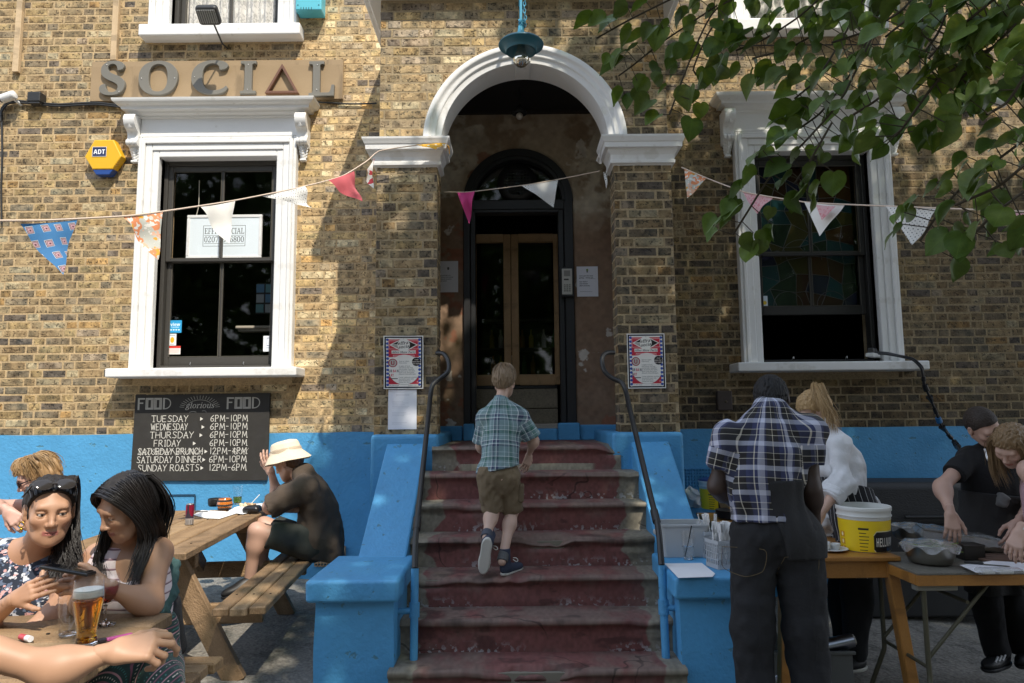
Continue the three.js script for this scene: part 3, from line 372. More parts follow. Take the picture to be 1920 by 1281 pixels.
{ // rooms behind the walls, closed and unlit
  const t = tag(mesh('interior_wall', mg([box(14, 0.2, 5, 0, 5.0, -2.8), box(14, 0.2, 5, 0, 0.9, -2.8), box(14, 6, 0.2, 0, 3, -5.2), box(0.1, 4, 4.6, -1.15, 3, -2.62), box(0.1, 4, 4.6, 1.32, 3, -2.62), box(0.2, 9, 5, -7.2, 3, -2.9), box(0.2, 9, 5, 7.2, 3, -2.9), box(14, 0.2, 5, 0, 7.6, -2.8)]), darkM), null, null, null, 'structure');
  tag(mesh('hall_floor', box(2.4, 0.1, 4.6, 0.08, 1.3, -2.6), std([0.08, 0.055, 0.035], 0.6)), null, null, null, 'structure');
  const nook = tag(mesh('chimney_breast', box(0.6, 3, 0.5, -2.02, 3, -1.3), std([0.09, 0.105, 0.13], 0.9)), null, null, null, 'structure');
  const sh = solo('mantel_shelf', mg([rbox(0.62, 0.035, 0.16, 0.012, 0, 0, 0), rbox(0.58, 0.03, 0.12, 0.01, 0, -0.03, 0)]), std([0.4, 0.36, 0.3], 0.6), 'pale mantel shelf inside the left window', 'shelf'); sh.position.copy(at(500, 615, -1.0));
  const rack = thing('card_rack', 'rack of blue postcards hanging inside the left window', 'card rack', at(497, 560, -1.02)); mesh('backing', rbox(0.2, 0.34, 0.01, 0.003), std([0.02, 0.02, 0.025], 0.6), rack); for (let i = 0; i < 6; i++) mesh('card', rbox(0.085, 0.09, 0.004, 0.002, (i % 2 - 0.5) * 0.1, 0.11 - (i >> 1) * 0.11, 0.012), std([[0.08, 0.2, 0.35], [0.1, 0.25, 0.3], [0.3, 0.35, 0.4]][i % 3], 0.5), rack);
}
{ // lace curtain behind the upper left window, stained glass behind the right one
  const lace = tex(256, 256, (i, j) => { const r = Math.hypot((i % 64) - 32, (j % 128) - 64), hole = sm(0.5, 0.56, pn(i, j, 256, 32, 501)), fl = sm(16, 12, r) * 0.12; const v = 0.86 + fl - 0.25 * hole * (r > 18 ? 1 : 0); return [v, v * 0.98, v * 0.93]; });
  const g = new THREE.PlaneGeometry(0.98, 1.9, 120, 8), p = g.attributes.position, u = g.attributes.uv; for (let i = 0; i < p.count; i++) { const x = p.getX(i); p.setZ(i, 0.022 * Math.sin(x * 42) + 0.012 * Math.sin(x * 97 + 1)); u.setXY(i, x * 4, p.getY(i) * 2); } g.computeVertexNormals();
  for (const [x, l] of [[LX, 'white lace curtain in the upper left window'], [RX, 'white curtain in the upper right window behind the leaves']]) { const o = solo('lace_curtain', g, phys([0.84, 0.82, 0.78], 0.9, { map: lace, transmission: 0.15, thickness: 0 }), l, 'curtain'); o.position.set(x, 6.2, -0.2); }
  const sg = thing('stained_glass', 'dark stained glass panel leaning behind the right window', 'stained glass', V(RX, 0, -0.2)), rr = rng(31), cols = [[0.01, 0.035, 0.04], [0.035, 0.03, 0.008], [0.01, 0.012, 0.03], [0.03, 0.013, 0.007], [0.01, 0.02, 0.012], [0.045, 0.02, 0.006], [0.008, 0.04, 0.045]];
  const nx = 6, ny = 9, Px = [], X0 = -0.47, X1 = 0.47, Y0 = 2.45, Y1 = 3.88; for (let j = 0; j <= ny; j++) for (let i = 0; i <= nx; i++) Px.push(V(lerp(X0, X1, i / nx) + (i && i < nx ? (rr() - 0.5) * 0.13 : 0), lerp(Y0, Y1, j / ny) + (j && j < ny ? (rr() - 0.5) * 0.13 : 0), 0));
  const lead = []; for (let j = 0; j < ny; j++) for (let i = 0; i < nx; i++) { const a = Px[j * (nx + 1) + i], b = Px[j * (nx + 1) + i + 1], c = Px[(j + 1) * (nx + 1) + i + 1], d = Px[(j + 1) * (nx + 1) + i]; const e = ext([[a.x, a.y], [b.x, b.y], [c.x, c.y], [d.x, d.y]], 0.004); mesh('glass_piece', e, phys(cols[Math.floor(rr() * 7)], 0.25), sg); lead.push(rod(a.clone().setZ(0.005), b.clone().setZ(0.005), 0.003, 0.003, 5), rod(a.clone().setZ(0.005), d.clone().setZ(0.005), 0.003, 0.003, 5)); }
  for (const [cx, cy, r] of [[-0.05, 2.95, 0.2], [-0.28, 2.98, 0.06], [0.3, 2.97, 0.06], [-0.2, 2.5, 0.14], [0.22, 2.5, 0.14]]) { const q = []; for (let i = 0; i <= 12; i++) q.push(V(cx + r * Math.cos(i / 12 * PI), cy + r * Math.sin(i / 12 * PI), 0.007)); lead.push(tube(q, 0.003, 24, 5)); }
  mesh('lead', mg(lead), std([0.12, 0.12, 0.12], 0.4, { metalness: 0.7 }), sg);
}
// ---------- things fixed to the walls ----------
{
  const ply = woodTex(611, [0.30, 0.21, 0.115], [0.36, 0.255, 0.145], 5); const sb = thing('sign_board', 'plywood sign board above the left window carrying raised letters', 'sign board'); mesh('board', (() => { const g = cbox(2.44, 0.40, 0.03, 0.003, -2.83, 4.723, 0.02); return g; })(), std([1, 1, 1], 0.75, { map: ply }), sb);
  const f = await new FontLoader().loadAsync('fonts/droid/droid_serif_bold.typeface.json'), lm = std([0.165, 0.155, 0.13], 0.6, { bumpMap: whitePaintB, bumpScale: 0.002 });
  for (const [c, x0, x1, y0, y1] of [['S', -3.945, -3.70, 4.566, 4.915], ['O', -3.57, -3.194, 4.566, 4.91], ['C', -3.062, -2.712, 4.566, 4.91], ['I', -2.59, -2.44, 4.57, 4.9], ['L', -1.93, -1.685, 4.54, 4.89]]) { const g = new TextGeometry(c, { font: f, size: 0.3, depth: 0.034, curveSegments: 8, bevelEnabled: true, bevelSize: 0.002, bevelThickness: 0.002 }); g.computeBoundingBox(); const b = g.boundingBox; g.translate(-b.min.x, -b.min.y, 0); g.scale((x1 - x0) / (b.max.x - b.min.x), (y1 - y0) / (b.max.y - b.min.y), 1); g.translate(x0, y0, 0.033); const l = mesh('letter', g, lm, sb); }
  const tri = (r) => [[-2.345, 4.572], [-2.028, 4.572], [-2.188, 4.862]].map(([x, y]) => [lerp(-2.187, x, r), lerp(4.655, y, r)]); const S = new THREE.Shape(tri(1).map(q => new THREE.Vector2(...q))); S.holes.push(new THREE.Path(tri(0.80).map(q => new THREE.Vector2(...q)))); const tg = new THREE.ExtrudeGeometry(S, { depth: 0.04, bevelEnabled: true, bevelSize: 0.002, bevelThickness: 0.002, bevelSegments: 1 }); tg.translate(0, 0, 0.037); mesh('letter', tg, std([0.15, 0.07, 0.04], 0.45), sb);
  const sc = []; for (const [x, y] of [[-3.88, 4.87], [-3.75, 4.6], [-3.54, 4.73], [-3.22, 4.73], [-3.03, 4.74], [-2.515, 4.86], [-2.515, 4.61], [-1.85, 4.85], [-1.85, 4.6]]) sc.push(sph(0.006, x, y, 0.070, 6)); mesh('screw', mg(sc), steelM, sb);
}
{ // chalk board
  const W = 1.235, H = 0.79, t = canvasTex(1600, 1024, (x, w, h) => {
    x.fillStyle = '#2e2c29'; x.fillRect(0, 0, w, h); const r = rng(5); for (let i = 0; i < 500; i++) { x.fillStyle = `rgba(190,185,175,${r() * 0.018})`; x.beginPath(); x.ellipse(r() * w, r() * h, 20 + r() * 120, 10 + r() * 50, r() * 3, 0, 7); x.fill(); }
    x.strokeStyle = '#a5a29a'; x.lineWidth = 7; x.lineCap = 'round'; x.lineJoin = 'round';
    const O = (a, b) => { x.strokeRect(a, b, 88, 132); x.strokeRect(a + 26, b + 18, 38, 98); for (let i = 0; i < 6; i++) { x.lineWidth = 3; x.strokeRect(a + 4 + i * 3.6, b + 3 + i * 2.6, 80 - i * 7, 126 - i * 5); } x.lineWidth = 7; };
    const big = x0 => { const y = 40; x.fillStyle = '#a5a29a'; x.fillRect(x0, y, 22, 140); x.fillRect(x0, y, 84, 18); x.fillRect(x0, y + 52, 66, 16); O(x0 + 96, y + 2); O(x0 + 196, y + 2); x.fillRect(x0 + 300, y, 22, 136); x.lineWidth = 12; x.beginPath(); x.moveTo(x0 + 318, y + 8); x.bezierCurveTo(x0 + 420, y, x0 + 410, y + 134, x0 + 318, y + 128); x.stroke(); x.lineWidth = 7; };
    big(30); big(1090);
    x.font = 'italic 88px serif'; x.fillStyle = '#b9b6ad'; x.textAlign = 'center'; x.fillText('glorious', 770, 165); x.lineWidth = 5; x.beginPath(); x.ellipse(770, 150, 150, 82, 0, PI * 1.12, PI * 1.88); x.stroke();
    for (let i = 0; i < 19; i++) { const a = PI * (1.04 + 0.92 * i / 18); x.beginPath(); x.moveTo(770 + 190 * Math.cos(a), 168 + 112 * Math.sin(a)); x.lineTo(770 + 240 * Math.cos(a), 168 + 150 * Math.sin(a)); x.stroke(); }
    x.beginPath(); x.moveTo(650, 215); x.quadraticCurveTo(690, 195, 730, 212); x.moveTo(800, 200); x.quadraticCurveTo(840, 190, 850, 214); x.stroke();
    const rows = [['TUESDAY', '6PM-10PM', 350, 205], ['WEDNESDAY', '6PM-10PM', 410, 200], ['THURSDAY', '6PM-10PM', 385, 195], ['FRIDAY', '6PM-10PM', 300, 245], ['SATURDAY BRUNCH', '12PM-4PM', 760, 60], ['SATURDAY DINNER', '6PM-10PM', 760, 50], ['SUNDAY ROASTS', '12PM-6PM', 730, 65]];
    const GL = { T: ['0,0 6,0', '3,0 3,10', '2,10 4,10'], U: ['0,0 0,8 2,10 4,10 6,8 6,0'], E: ['5,0 0,0 0,10 5,10', '0,5 4,5'], S: ['6,1 4,0 2,0 1,2 2,4 5,6 5,9 3,10 0,9'], D: ['0,0 0,10 3,10 6,7 6,3 3,0 0,0'], A: ['0,10 3,0 6,10', '1,6.4 5,6.4', '-.6,10 .8,10', '5.2,10 6.6,10'], Y: ['0,0 3,5 6,0', '3,5 2,10'], W: ['0,0 2,10 4,2 6,10 8,0'], N: ['0,10 0,0 6,10 6,0'], H: ['0,0 0,10', '6,0 6,10', '0,5 6,5'], R: ['0,10 0,0 4,0 5,2 4,5 0,5', '2,5 6,10'], F: ['5,0 0,0 0,10', '0,5 4,5'], I: ['2,0 2,10', '1,0 3,0', '1,10 3,10'], B: ['0,0 0,10 4,10 5,8 4,5 0,5', '4,5 5,2 4,0 0,0'], C: ['6,2 4,0 2,0 0,3 0,7 2,10 4,10 6,8'], O: ['3,0 1,1 0,4 0,7 1,9 3,10 5,9 6,6 6,3 5,1 3,0'], P: ['0,10 0,0 4,0 5,2 4,5 0,5', '-1,10 1,10'], M: ['0,10 1,0 4,8 7,0 8,10', '7,10 9,10'], 0: ['3,0 1,1 0,5 1,9 3,10 5,9 6,5 5,1 3,0'], 1: ['2,0 2,10'], 2: ['0,2 2,0 5,1 5,3 0,10 6,10'], 4: ['4,10 4,0 0,7 6,7'], 6: ['5,0 1,4 0,7 1,9.5 3,10 5,9 5.4,7 4,5.4 1,6'], '-': ['0,5 4,5'], ' ': [] };
    const hand = (s, x0, y, wd) => { const adv = c => c === ' ' ? 4 : c === 'W' || c === 'M' ? 10.5 : c === 'I' || c === '1' ? 5.4 : c === '-' ? 6.5 : 8; let tot = 0; for (const c of s) tot += adv(c); const k = wd / tot; let q = x0; for (const c of s) { for (const st of GL[c]) { x.beginPath(); st.split(' ').forEach((p, n) => { const [a, b] = p.split(',').map(Number), px = q + a * k + (h3(n, q | 0, y) - 0.5) * 3, py = y - 74 + b * 7.2 + (h3(q | 0, n, y) - 0.5) * 3; n ? x.lineTo(px, py) : x.moveTo(px, py); }); x.stroke(); } q += adv(c) * k; } };
    rows.forEach(([a, b, wd, x0], i) => { const y = 325 + i * 96; x.lineWidth = 6.5; x.strokeStyle = x.fillStyle = '#d9d6cd'; const sw = (i < 2 ? [430, 560] : i === 2 ? [510, 0] : [0, 0])[0] || [0, 0, 0, 315, 745, 745, 710][i]; hand(a, x0, y, sw * 1.04); hand(b, 905, y, 455); const ax = [780, 800, 780, 705, 845, 825, 805][i]; x.beginPath(); x.moveTo(ax, y - 54); x.lineTo(ax + 36, y - 32); x.lineTo(ax, y - 10); x.fill(); });
    x.lineWidth = 3.5; x.strokeStyle = '#cfccc3'; const yy = 325 + 4 * 96; for (const [a, b] of [[60, 820], [1180, 1360]]) { let k = 0; x.beginPath(); x.moveTo(a, yy - 70); for (let q = a; q < b; q += 52) x.lineTo(q + 30, yy + (k++ % 2 ? -68 : 8)); x.stroke(); x.beginPath(); k = 1; x.moveTo(a, yy); for (let q = a; q < b; q += 61) x.lineTo(q + 30, yy + (k++ % 2 ? -66 : 4)); x.stroke(); }
  });
  const g = ext([[-0.617, 0.39], [0.617, 0.4], [0.612, -0.39], [-0.63, -0.385]], 0.018, 0.002), u = g.attributes.uv, p = g.attributes.position; for (let i = 0; i < p.count; i++) u.setXY(i, p.getX(i) / W + 0.5, p.getY(i) / H + 0.5);
  const o = solo('chalk_board', g, std([1, 1, 1], 0.85, { map: t }), 'black chalk board of food times hung under the left window', 'chalk board'); o.position.set(-2.851, 1.30, 0.02);
}
{ // alarm boxes, flood light, battens, cables, cameras
  const hex = (r) => { const q = []; for (let i = 0; i < 6; i++) q.push([r * Math.cos(i * PI / 3), r * Math.sin(i * PI / 3) * 0.98]); return q; };
  const a = thing('alarm_box', 'yellow hexagonal alarm box with a blue base beside the left window', 'alarm box', V(-3.856, 3.95, 0.0)); const yel = std([0.75, 0.42, 0.015], 0.35);
  const top = ext([[-0.165, 0], [-0.085, 0.155], [0.085, 0.155], [0.165, 0], [0.09, -0.115], [-0.09, -0.115]], 0.07, 0.01); mesh('cover', T(top, 0, 0, 0.012), yel, a); const bot = ext([[-0.092, -0.127], [0.092, -0.127], [0.06, -0.17], [-0.06, -0.17]], 0.066, 0.006); mesh('base', T(bot, 0, 0, 0.012), std([0.015, 0.06, 0.25], 0.4), a);
  const lt = canvasTex(256, 180, (x, w, h) => { x.fillStyle = '#1d2a55'; x.fillRect(0, 0, w, h); x.strokeStyle = '#e8e8e8'; x.lineWidth = 6; x.strokeRect(3, 3, w - 6, h - 6); x.fillStyle = '#f4f4f4'; x.font = 'bold 118px sans-serif'; x.textAlign = 'center'; x.save(); x.translate(w / 2, 134); x.scale(0.92, 1); x.fillText('ADT', 0, 0); x.restore(); }); mesh('badge', T(new THREE.PlaneGeometry(0.135, 0.095), -0.035, 0.045, 0.0965), std([1, 1, 1], 0.4, { map: lt }), a);
  const sl = []; for (let i = 0; i < 5; i++) { const b = box(0.06, 0.004, 0.012, 0.118, -0.02 - i * 0.018, 0.085); sl.push(b); } mesh('slot', mg(sl), std([0.3, 0.16, 0.01], 0.6), a);
  const b = thing('siren_box', 'pale blue siren box beside the upper left window', 'alarm box', at(587, 14, 0)); mesh('cover', rbox(0.25, 0.4, 0.15, 0.012, 0, 0.08, 0.078), std([0.10, 0.46, 0.56], 0.4), b); const vs = []; for (let i = 0; i < 5; i++) vs.push(box(0.006, 0.025, 0.004, -0.07 + i * 0.025, -0.105, 0.154)); for (const x of [-0.1, 0.1]) vs.push(sph(0.006, x, -0.07, 0.154, 6)); mesh('slot', mg(vs), std([0.02, 0.1, 0.12], 0.7), b);
  const fl = thing('flood_light', 'black flood light hanging before the upper left window', 'flood light', at(391, 28, 0.42)); const fm = std([0.025, 0.025, 0.025], 0.5); const bd = rbox(0.2, 0.17, 0.08, 0.03); bd.rotateX(0.9); mesh('housing', bd, fm, fl); const ln = rbox(0.17, 0.12, 0.008, 0.004, 0, 0, 0.044); ln.rotateX(0.9); mesh('lens', ln, phys([0.35, 0.35, 0.33], 0.15), fl); const ft = []; for (let i = -4; i <= 4; i++) { const q = box(0.004, 0.12, 0.006, i * 0.02, 0, 0.05); q.rotateX(0.9); ft.push(q); } mesh('grille', mg(ft), fm, fl); mesh('bracket', mg([rod(V(0, 0.02, -0.02), V(0.005, -0.11, -0.3), 0.008), rod(V(0.005, -0.11, -0.3), V(0.005, -0.09, -0.43), 0.008)]), fm, fl);
  for (const [q, l] of [[[36, 136, 36, -40, 22], 'pale timber batten on the wall at the far left edge'], [[213, 114, 222, -40, 22], 'pale timber batten running up from the plywood sign board']]) { const p0 = at(q[0], q[1], 0.025), p1 = at(q[2], q[3], 0.025), pm = std([1, 1, 1], 0.7, { map: woodTex(620, [0.48, 0.34, 0.19], [0.62, 0.46, 0.28], 8) }); solo('timber_batten', T(cbox(0.058, p1.y - p0.y, 0.04, 0.003), (p0.x + p1.x) / 2, (p0.y + p1.y) / 2, 0.024), pm, l, 'timber batten'); }
  const cm = std([0.02, 0.02, 0.02], 0.5); const c1 = [[0, 225], [3, 205], [14, 192], [30, 189], [60, 192], [110, 196], [180, 193], [240, 200]].map(q => at(...q, 0.025)); solo('wall_cable', mg([tube(c1, 0.012, 60, 7), tube(c1.map(q => q.clone().add(V(0.01, -0.02, 0.006))), 0.009, 60, 7), tube([[3, 205], [4, 290], [2, 350], [3, 420]].map(q => at(...q, 0.02)), 0.009, 30, 6)]), cm, 'black cable bundle crossing the wall under the camera at far left', 'cable');
  solo('wall_cable', tube([[580, 190], [620, 193], [660, 195], [706, 194]].map(q => at(...q, 0.02)), 0.008, 30, 6), cm, 'thin black cable from the cornice to the porch', 'cable'); solo('wall_cable', tube([[1252, 84], [1340, 86], [1560, 84], [1700, 84], [1722, 98], [1726, 130]].map(q => at(...q, 0.02)), 0.006, 60, 6), cm, 'thin black cable under the upper right window', 'cable');
  for (const [x, y, l, c] of [[69, 185, 'small black sensor box on the wall at far left', 'sensor'], [1816, 184, 'small black sensor box on the right wall beside the white camera', 'sensor']]) { const o = thing('sensor_box', l, c, at(x, y, 0.05)); mesh('case', rbox(0.125, 0.1, 0.1, 0.012), cm, o); mesh('lens', rbox(0.11, 0.02, 0.08, 0.006, 0, -0.055, 0), std([0.05, 0.05, 0.05], 0.2), o); }
  for (const [x, y, s, l] of [[15, 182, 1, 'white security camera on the wall at far left'], [1872, 191, -1, 'white security camera high on the right wall']]) { const o = thing('security_camera', l, 'camera', at(x, y, 0.1)), w = std([0.75, 0.75, 0.74], 0.4); mesh('body', (() => { const g = lathe([[0, -0.07], [0.038, -0.07], [0.042, -0.05], [0.042, 0.05], [0.03, 0.065], [0, 0.07]], 20); g.rotateZ(PI / 2 + s * 0.35); return g; })(), w, o); mesh('mount', mg([rod(V(s * 0.03, 0, 0), V(s * 0.07, -0.04, -0.09), 0.014)]), w, o); mesh('lens', (() => { const g = cyl(0.03, 0.03, 0.01, 18, 0, 0.072, 0); g.rotateZ(PI / 2 + s * 0.35); return g; })(), cm, o); }
  const bb = thing('switch_box', 'small brown box on the right wall beside the porch', 'box', V(1.946, 1.59, 0)); mesh('case', rbox(0.14, 0.18, 0.06, 0.012, 0, 0, 0.03), std([0.055, 0.04, 0.034], 0.6), bb); mesh('knob', sph(0.012, 0.01, -0.01, 0.06, 8), std([0.1, 0.07, 0.04], 0.5), bb);
  // air bricks
  const vent = (l, px, py, w, h, m) => { const t = thing('air_vent', l, 'vent', at(px, py, 0.02)), g = [], nx = Math.round(w / 0.028), ny = Math.round(h / 0.028); for (let i = 0; i <= nx; i++) g.push(box(0.009, h, 0.03, -w / 2 + i * w / nx, 0, 0)); for (let j = 0; j <= ny; j++) for (let i = 0; i < nx; i++) g.push(box(w / nx - 0.009, 0.009, 0.028, -w / 2 + (i + 0.5) * w / nx, -h / 2 + j * h / ny, 0)); mesh('grille', uvBox(mg(g)), m, t); mesh('backing', box(w, h, 0.006, 0, 0, -0.013), std([0.01, 0.01, 0.01], 1), t); };
  vent('crumbling terracotta air vent low on the blue wall behind the bench', 619, 1043, 0.27, 0.17, std([0.42, 0.32, 0.22], 0.95, { map: grit })); vent('blue painted air vent low on the wall right of the steps', 1310, 897, 0.27, 0.17, blueM);
}
{ // hanging lantern
  const t = thing('hanging_lantern', 'blue enamel lantern hanging before the top of the arch', 'lantern', at(977, 88, 1.62)), en = std([0.03, 0.14, 0.19], 0.35), tq = std([0.05, 0.30, 0.44], 0.4);
  mesh('shade', lathe([[0.0, 0.088], [0.03, 0.088], [0.042, 0.07], [0.075, 0.052], [0.155, 0.028], [0.166, 0.014], [0.163, 0.006], [0.122, -0.004], [0.112, -0.038], [0.106, -0.04], [0.1, 0.0], [0.03, 0.05], [0, 0.05]], 44), en, t);
  mesh('cap', lathe([[0, 0.16], [0.02, 0.158], [0.024, 0.12], [0.034, 0.1], [0.04, 0.085], [0, 0.08]], 24), tq, t); mesh('bulb', lathe([[0, -0.15], [0.035, -0.143], [0.058, -0.118], [0.061, -0.097], [0.048, -0.06], [0.032, -0.025], [0.028, 0.03], [0, 0.03]], 28), phys([0.75, 0.72, 0.62], 0.06, { metalness: 0.9 }), t);
  const chain = []; for (let i = 0; i < 16; i++) { const g = new THREE.TorusGeometry(0.012, 0.0038, 6, 12); g.scale(0.8, 1.35, 1); g.rotateY(i % 2 ? PI / 2 : 0); chain.push(T(g, 0.03 + 0.004 * Math.sin(i), 0.17 + i * 0.027, 0)); } for (let i = 0; i < 7; i++) { const g = new THREE.TorusGeometry(0.022, 0.004, 6, 14); g.rotateX(1.2 + i * 0.2); g.rotateZ(i); chain.push(T(g, 0.006, 0.155 + i * 0.008, 0)); } mesh('chain', mg(chain), tq, t); mesh('rod', rod(V(0, 0.15, 0), V(0.005, 0.62, -0.02), 0.011), tq, t); mesh('arm', rod(V(0.005, 0.6, -0.02), V(0.005, 0.62, -0.5), 0.014), tq, t);
  const p = thing('pendant_lamp', 'small dark pendant lamp hanging inside the porch', 'lamp', at(974, 214, 0.5)); mesh('shade', lathe([[0, 0.08], [0.02, 0.08], [0.06, 0.03], [0.065, 0.0], [0.055, 0.0], [0, 0.04]], 24), std([0.02, 0.02, 0.02], 0.5), p); mesh('bulb', sph(0.032, 0, -0.02, 0), phys([0.5, 0.45, 0.4], 0.1), p); mesh('flex', rod(V(0, 0.08, 0), V(0, 0.30, 0), 0.006), std([0.01, 0.01, 0.01], 0.6), p);
}
{ // paper: posters, notices, stickers
  const poster = canvasTex(720, 1020, (x, w, h) => {
    x.fillStyle = '#efece6'; x.fillRect(0, 0, w, h); x.fillStyle = '#1c2030'; x.fillRect(16, 16, w - 32, h - 32); x.fillStyle = '#e9e5dd'; x.fillRect(44, 42, w - 88, h - 84); x.fillStyle = '#c02d3f'; x.fillRect(84, 70, w - 168, 380); x.fillRect(84, 780, w - 168, 150);
    x.fillStyle = '#e9e5dd'; x.beginPath(); x.ellipse(370, 650, 285, 290, 0, 0, 7); x.fill(); x.fillStyle = '#e9e5dd'; x.fillRect(84, 410, w - 168, 330);
    for (const s of [56, w - 84]) for (let i = 0; i < 13; i++) { x.fillStyle = '#2f4fa5'; x.beginPath(); x.arc(s + 14, 76 + i * 72, 25, 0, 7); x.fill(); x.fillStyle = '#e9e5dd'; x.fillRect(s + 4, 104 + i * 72, 20, 16); }
    x.strokeStyle = '#efe2da'; x.lineWidth = 6; x.strokeRect(96, 96, w - 192, 156); x.fillStyle = '#e9e5dd'; x.beginPath(); x.moveTo(360, 40); x.lineTo(620, 175); x.lineTo(360, 320); x.lineTo(100, 175); x.fill(); x.fillStyle = '#24221f'; x.beginPath(); x.moveTo(360, 56); x.lineTo(590, 175); x.lineTo(360, 300); x.lineTo(360, 56); x.fill(); x.fillStyle = '#aaa59c'; x.beginPath(); x.moveTo(360, 300); x.lineTo(130, 175); x.lineTo(300, 175); x.fill(); x.fillStyle = '#24221f'; x.beginPath(); x.moveTo(360, 56); x.lineTo(150, 165); x.lineTo(300, 165); x.fill(); x.fillStyle = '#e9e5dd'; x.beginPath(); x.arc(360, 175, 112, 0, 7); x.fill();
    x.textAlign = 'center'; x.fillStyle = '#24221f'; x.font = 'italic bold 78px serif'; x.save(); x.translate(360, 165); x.rotate(-0.12); x.fillText('effra', -10, 0); x.fillText('social', 10, 70); x.restore();
    x.fillStyle = '#e9e5dd'; x.fillRect(140, 280, 440, 62); x.fillStyle = '#24221f'; x.font = 'italic bold 50px serif'; x.fillText('After Show Party', 360, 330); x.strokeRect(170, 372, 380, 60); x.fillStyle = '#efe2da'; x.font = 'italic bold 42px serif'; x.fillText('Sunday 14th July', 360, 417);
    x.fillStyle = '#1c1b1a'; x.beginPath(); x.arc(590, 500, 82, 0, 7); x.fill(); x.fillStyle = '#efe2da'; x.font = 'italic bold 30px serif'; x.fillText('Cool', 590, 470); x.fillText('tunes for a', 590, 508); x.fillText('hot night!', 590, 546);
    x.fillStyle = '#9c1f2e'; x.beginPath(); x.arc(160, 520, 82, 0, 7); x.fill(); x.fillStyle = '#b9b4ac'; x.beginPath(); x.arc(160, 520, 66, 0, 7); x.fill(); x.fillStyle = '#9c1f2e'; x.font = 'bold 110px sans-serif'; x.fillText('U', 160, 560);
    x.textAlign = 'left'; x.font = 'bold 72px sans-serif'; x.save(); x.translate(84, 700); x.scale(0.68, 1); x.fillStyle = '#222'; x.fillText('UR', 0, 0); x.fillStyle = '#c02d3f'; x.fillText('BA', 108, 0); x.fillStyle = '#222'; x.fillText('N', 212, 0); x.fillText('A', 0, 82); x.fillStyle = '#c02d3f'; x.fillText('RT', 54, 82); x.restore(); x.fillStyle = '#c02d3f'; x.beginPath(); x.arc(110, 822, 22, 0, 7); x.fill(); x.fillStyle = '#444'; x.fillRect(130, 814, 120, 16);
    x.fillStyle = '#4a4744'; x.font = '31px sans-serif'; ['7pm to 12pm.', 'Free entry.', '', 'A night of funk,', 'old school hip hop,', 'and breaks supplied', 'by DJ Shorty the Idiot,', 'Nick Cook and Julian', '(Electric Smorethrope)', '', 'Come celebrate another', 'successful year and', 'look forward to', 'Urban Art 2014.'].forEach((s, i) => x.fillText(s, 268, 500 + i * 31)); x.strokeStyle = '#24221f'; x.lineWidth = 3; x.beginPath(); x.arc(370, 650, 288, 0.2, PI - 0.2); x.stroke(); x.fillStyle = '#efe2da'; x.font = 'bold 44px sans-serif'; x.fillText('f', 600, 905); x.fillStyle = '#444'; x.font = 'italic 26px serif'; x.fillText('89 Effra Road', 100, 962); x.fillText('Brixton SW2 1DF', 440, 962);
  });
  const pm = std([1, 1, 1], 0.35, { map: poster }), paper = std([0.80, 0.80, 0.81], 0.7);
  const mid = (a, b, z) => { const p = at(...a, z), q = at(...b, z); return [mixV(p, q, 0.5), q.x - p.x, p.y - q.y]; };
  let [c, w, h] = mid([721, 631], [794, 729], ZP + 0.02); flat('poster', w, h, pm, 'red and blue party poster curling off the left pier', 'poster', c, 0, null, 0.03); [c, w, h] = mid([1175, 626], [1249, 728], ZP + 0.012); flat('poster', w, h, pm, 'red and blue party poster flat on the right pier', 'poster', c);
  const notice = canvasTex(256, 360, (x, W, H) => { x.fillStyle = '#e4e4ea'; x.fillRect(0, 0, W, H); x.strokeStyle = '#b3b3bb'; x.lineWidth = 2; const r = rng(8); for (const y of [44, 54, 110, 122, 138, 152, 166, 210, 222, 236, 300, 312]) { x.beginPath(); x.moveTo(y < 60 ? 70 : 36, y); x.lineTo(y < 60 ? 190 : 120 + r() * 100, y); x.stroke(); } });
  [c, w, h] = mid([728, 731], [781, 805], ZP + 0.01); flat('notice', w, h, std([1, 1, 1], 0.7, { map: notice }), 'blank looking white notice under the left poster', 'notice', c);
  const n2 = canvasTex(512, 700, (x, W, H) => { x.fillStyle = '#dedee2'; x.fillRect(0, 0, W, H); x.fillStyle = '#6c8a2e'; x.beginPath(); x.arc(256, 82, 26, 0, 7); x.fill(); x.fillStyle = '#555'; x.fillRect(238, 110, 36, 30); x.fillStyle = '#2b2b2e'; x.font = 'bold 40px sans-serif'; ['Let\'s get the buzz', 'going... Tweet us!', '', 'Use #EFLY', 'and follow', '@EFLYevents'].forEach((s, i) => x.fillText(s, 60, 232 + i * 46)); x.fillRect(300, 284, 150, 4); x.font = '24px sans-serif'; x.fillText('www.eventsforlyoung.co.uk', 70, 590); });
  [c, w, h] = mid([1081, 500], [1122, 556], 0.008); flat('notice', w, h, std([1, 1, 1], 0.7, { map: n2 }), 'white printed notice right of the door beside the entry phone', 'notice', c);
  const n3 = canvasTex(512, 700, (x, W, H) => { x.fillStyle = '#d9d9dd'; x.fillRect(0, 0, W, H); x.fillStyle = '#555'; x.beginPath(); x.arc(280, 160, 26, 0, 7); x.fill(); x.fillRect(262, 180, 36, 20); x.fillStyle = '#3a3a3d'; x.font = 'bold 30px sans-serif'; ['Next meeting is on', 'the first of each month', 'please see reception', 'for all events'].forEach((s, i) => x.fillText(s, 60, 330 + i * 42)); });
  [c, w, h] = mid([818, 490], [859, 548], 0.008); flat('notice', w, h, std([1, 1, 1], 0.7, { map: n3 }), 'white printed notice on the plaster left of the door', 'notice', c);
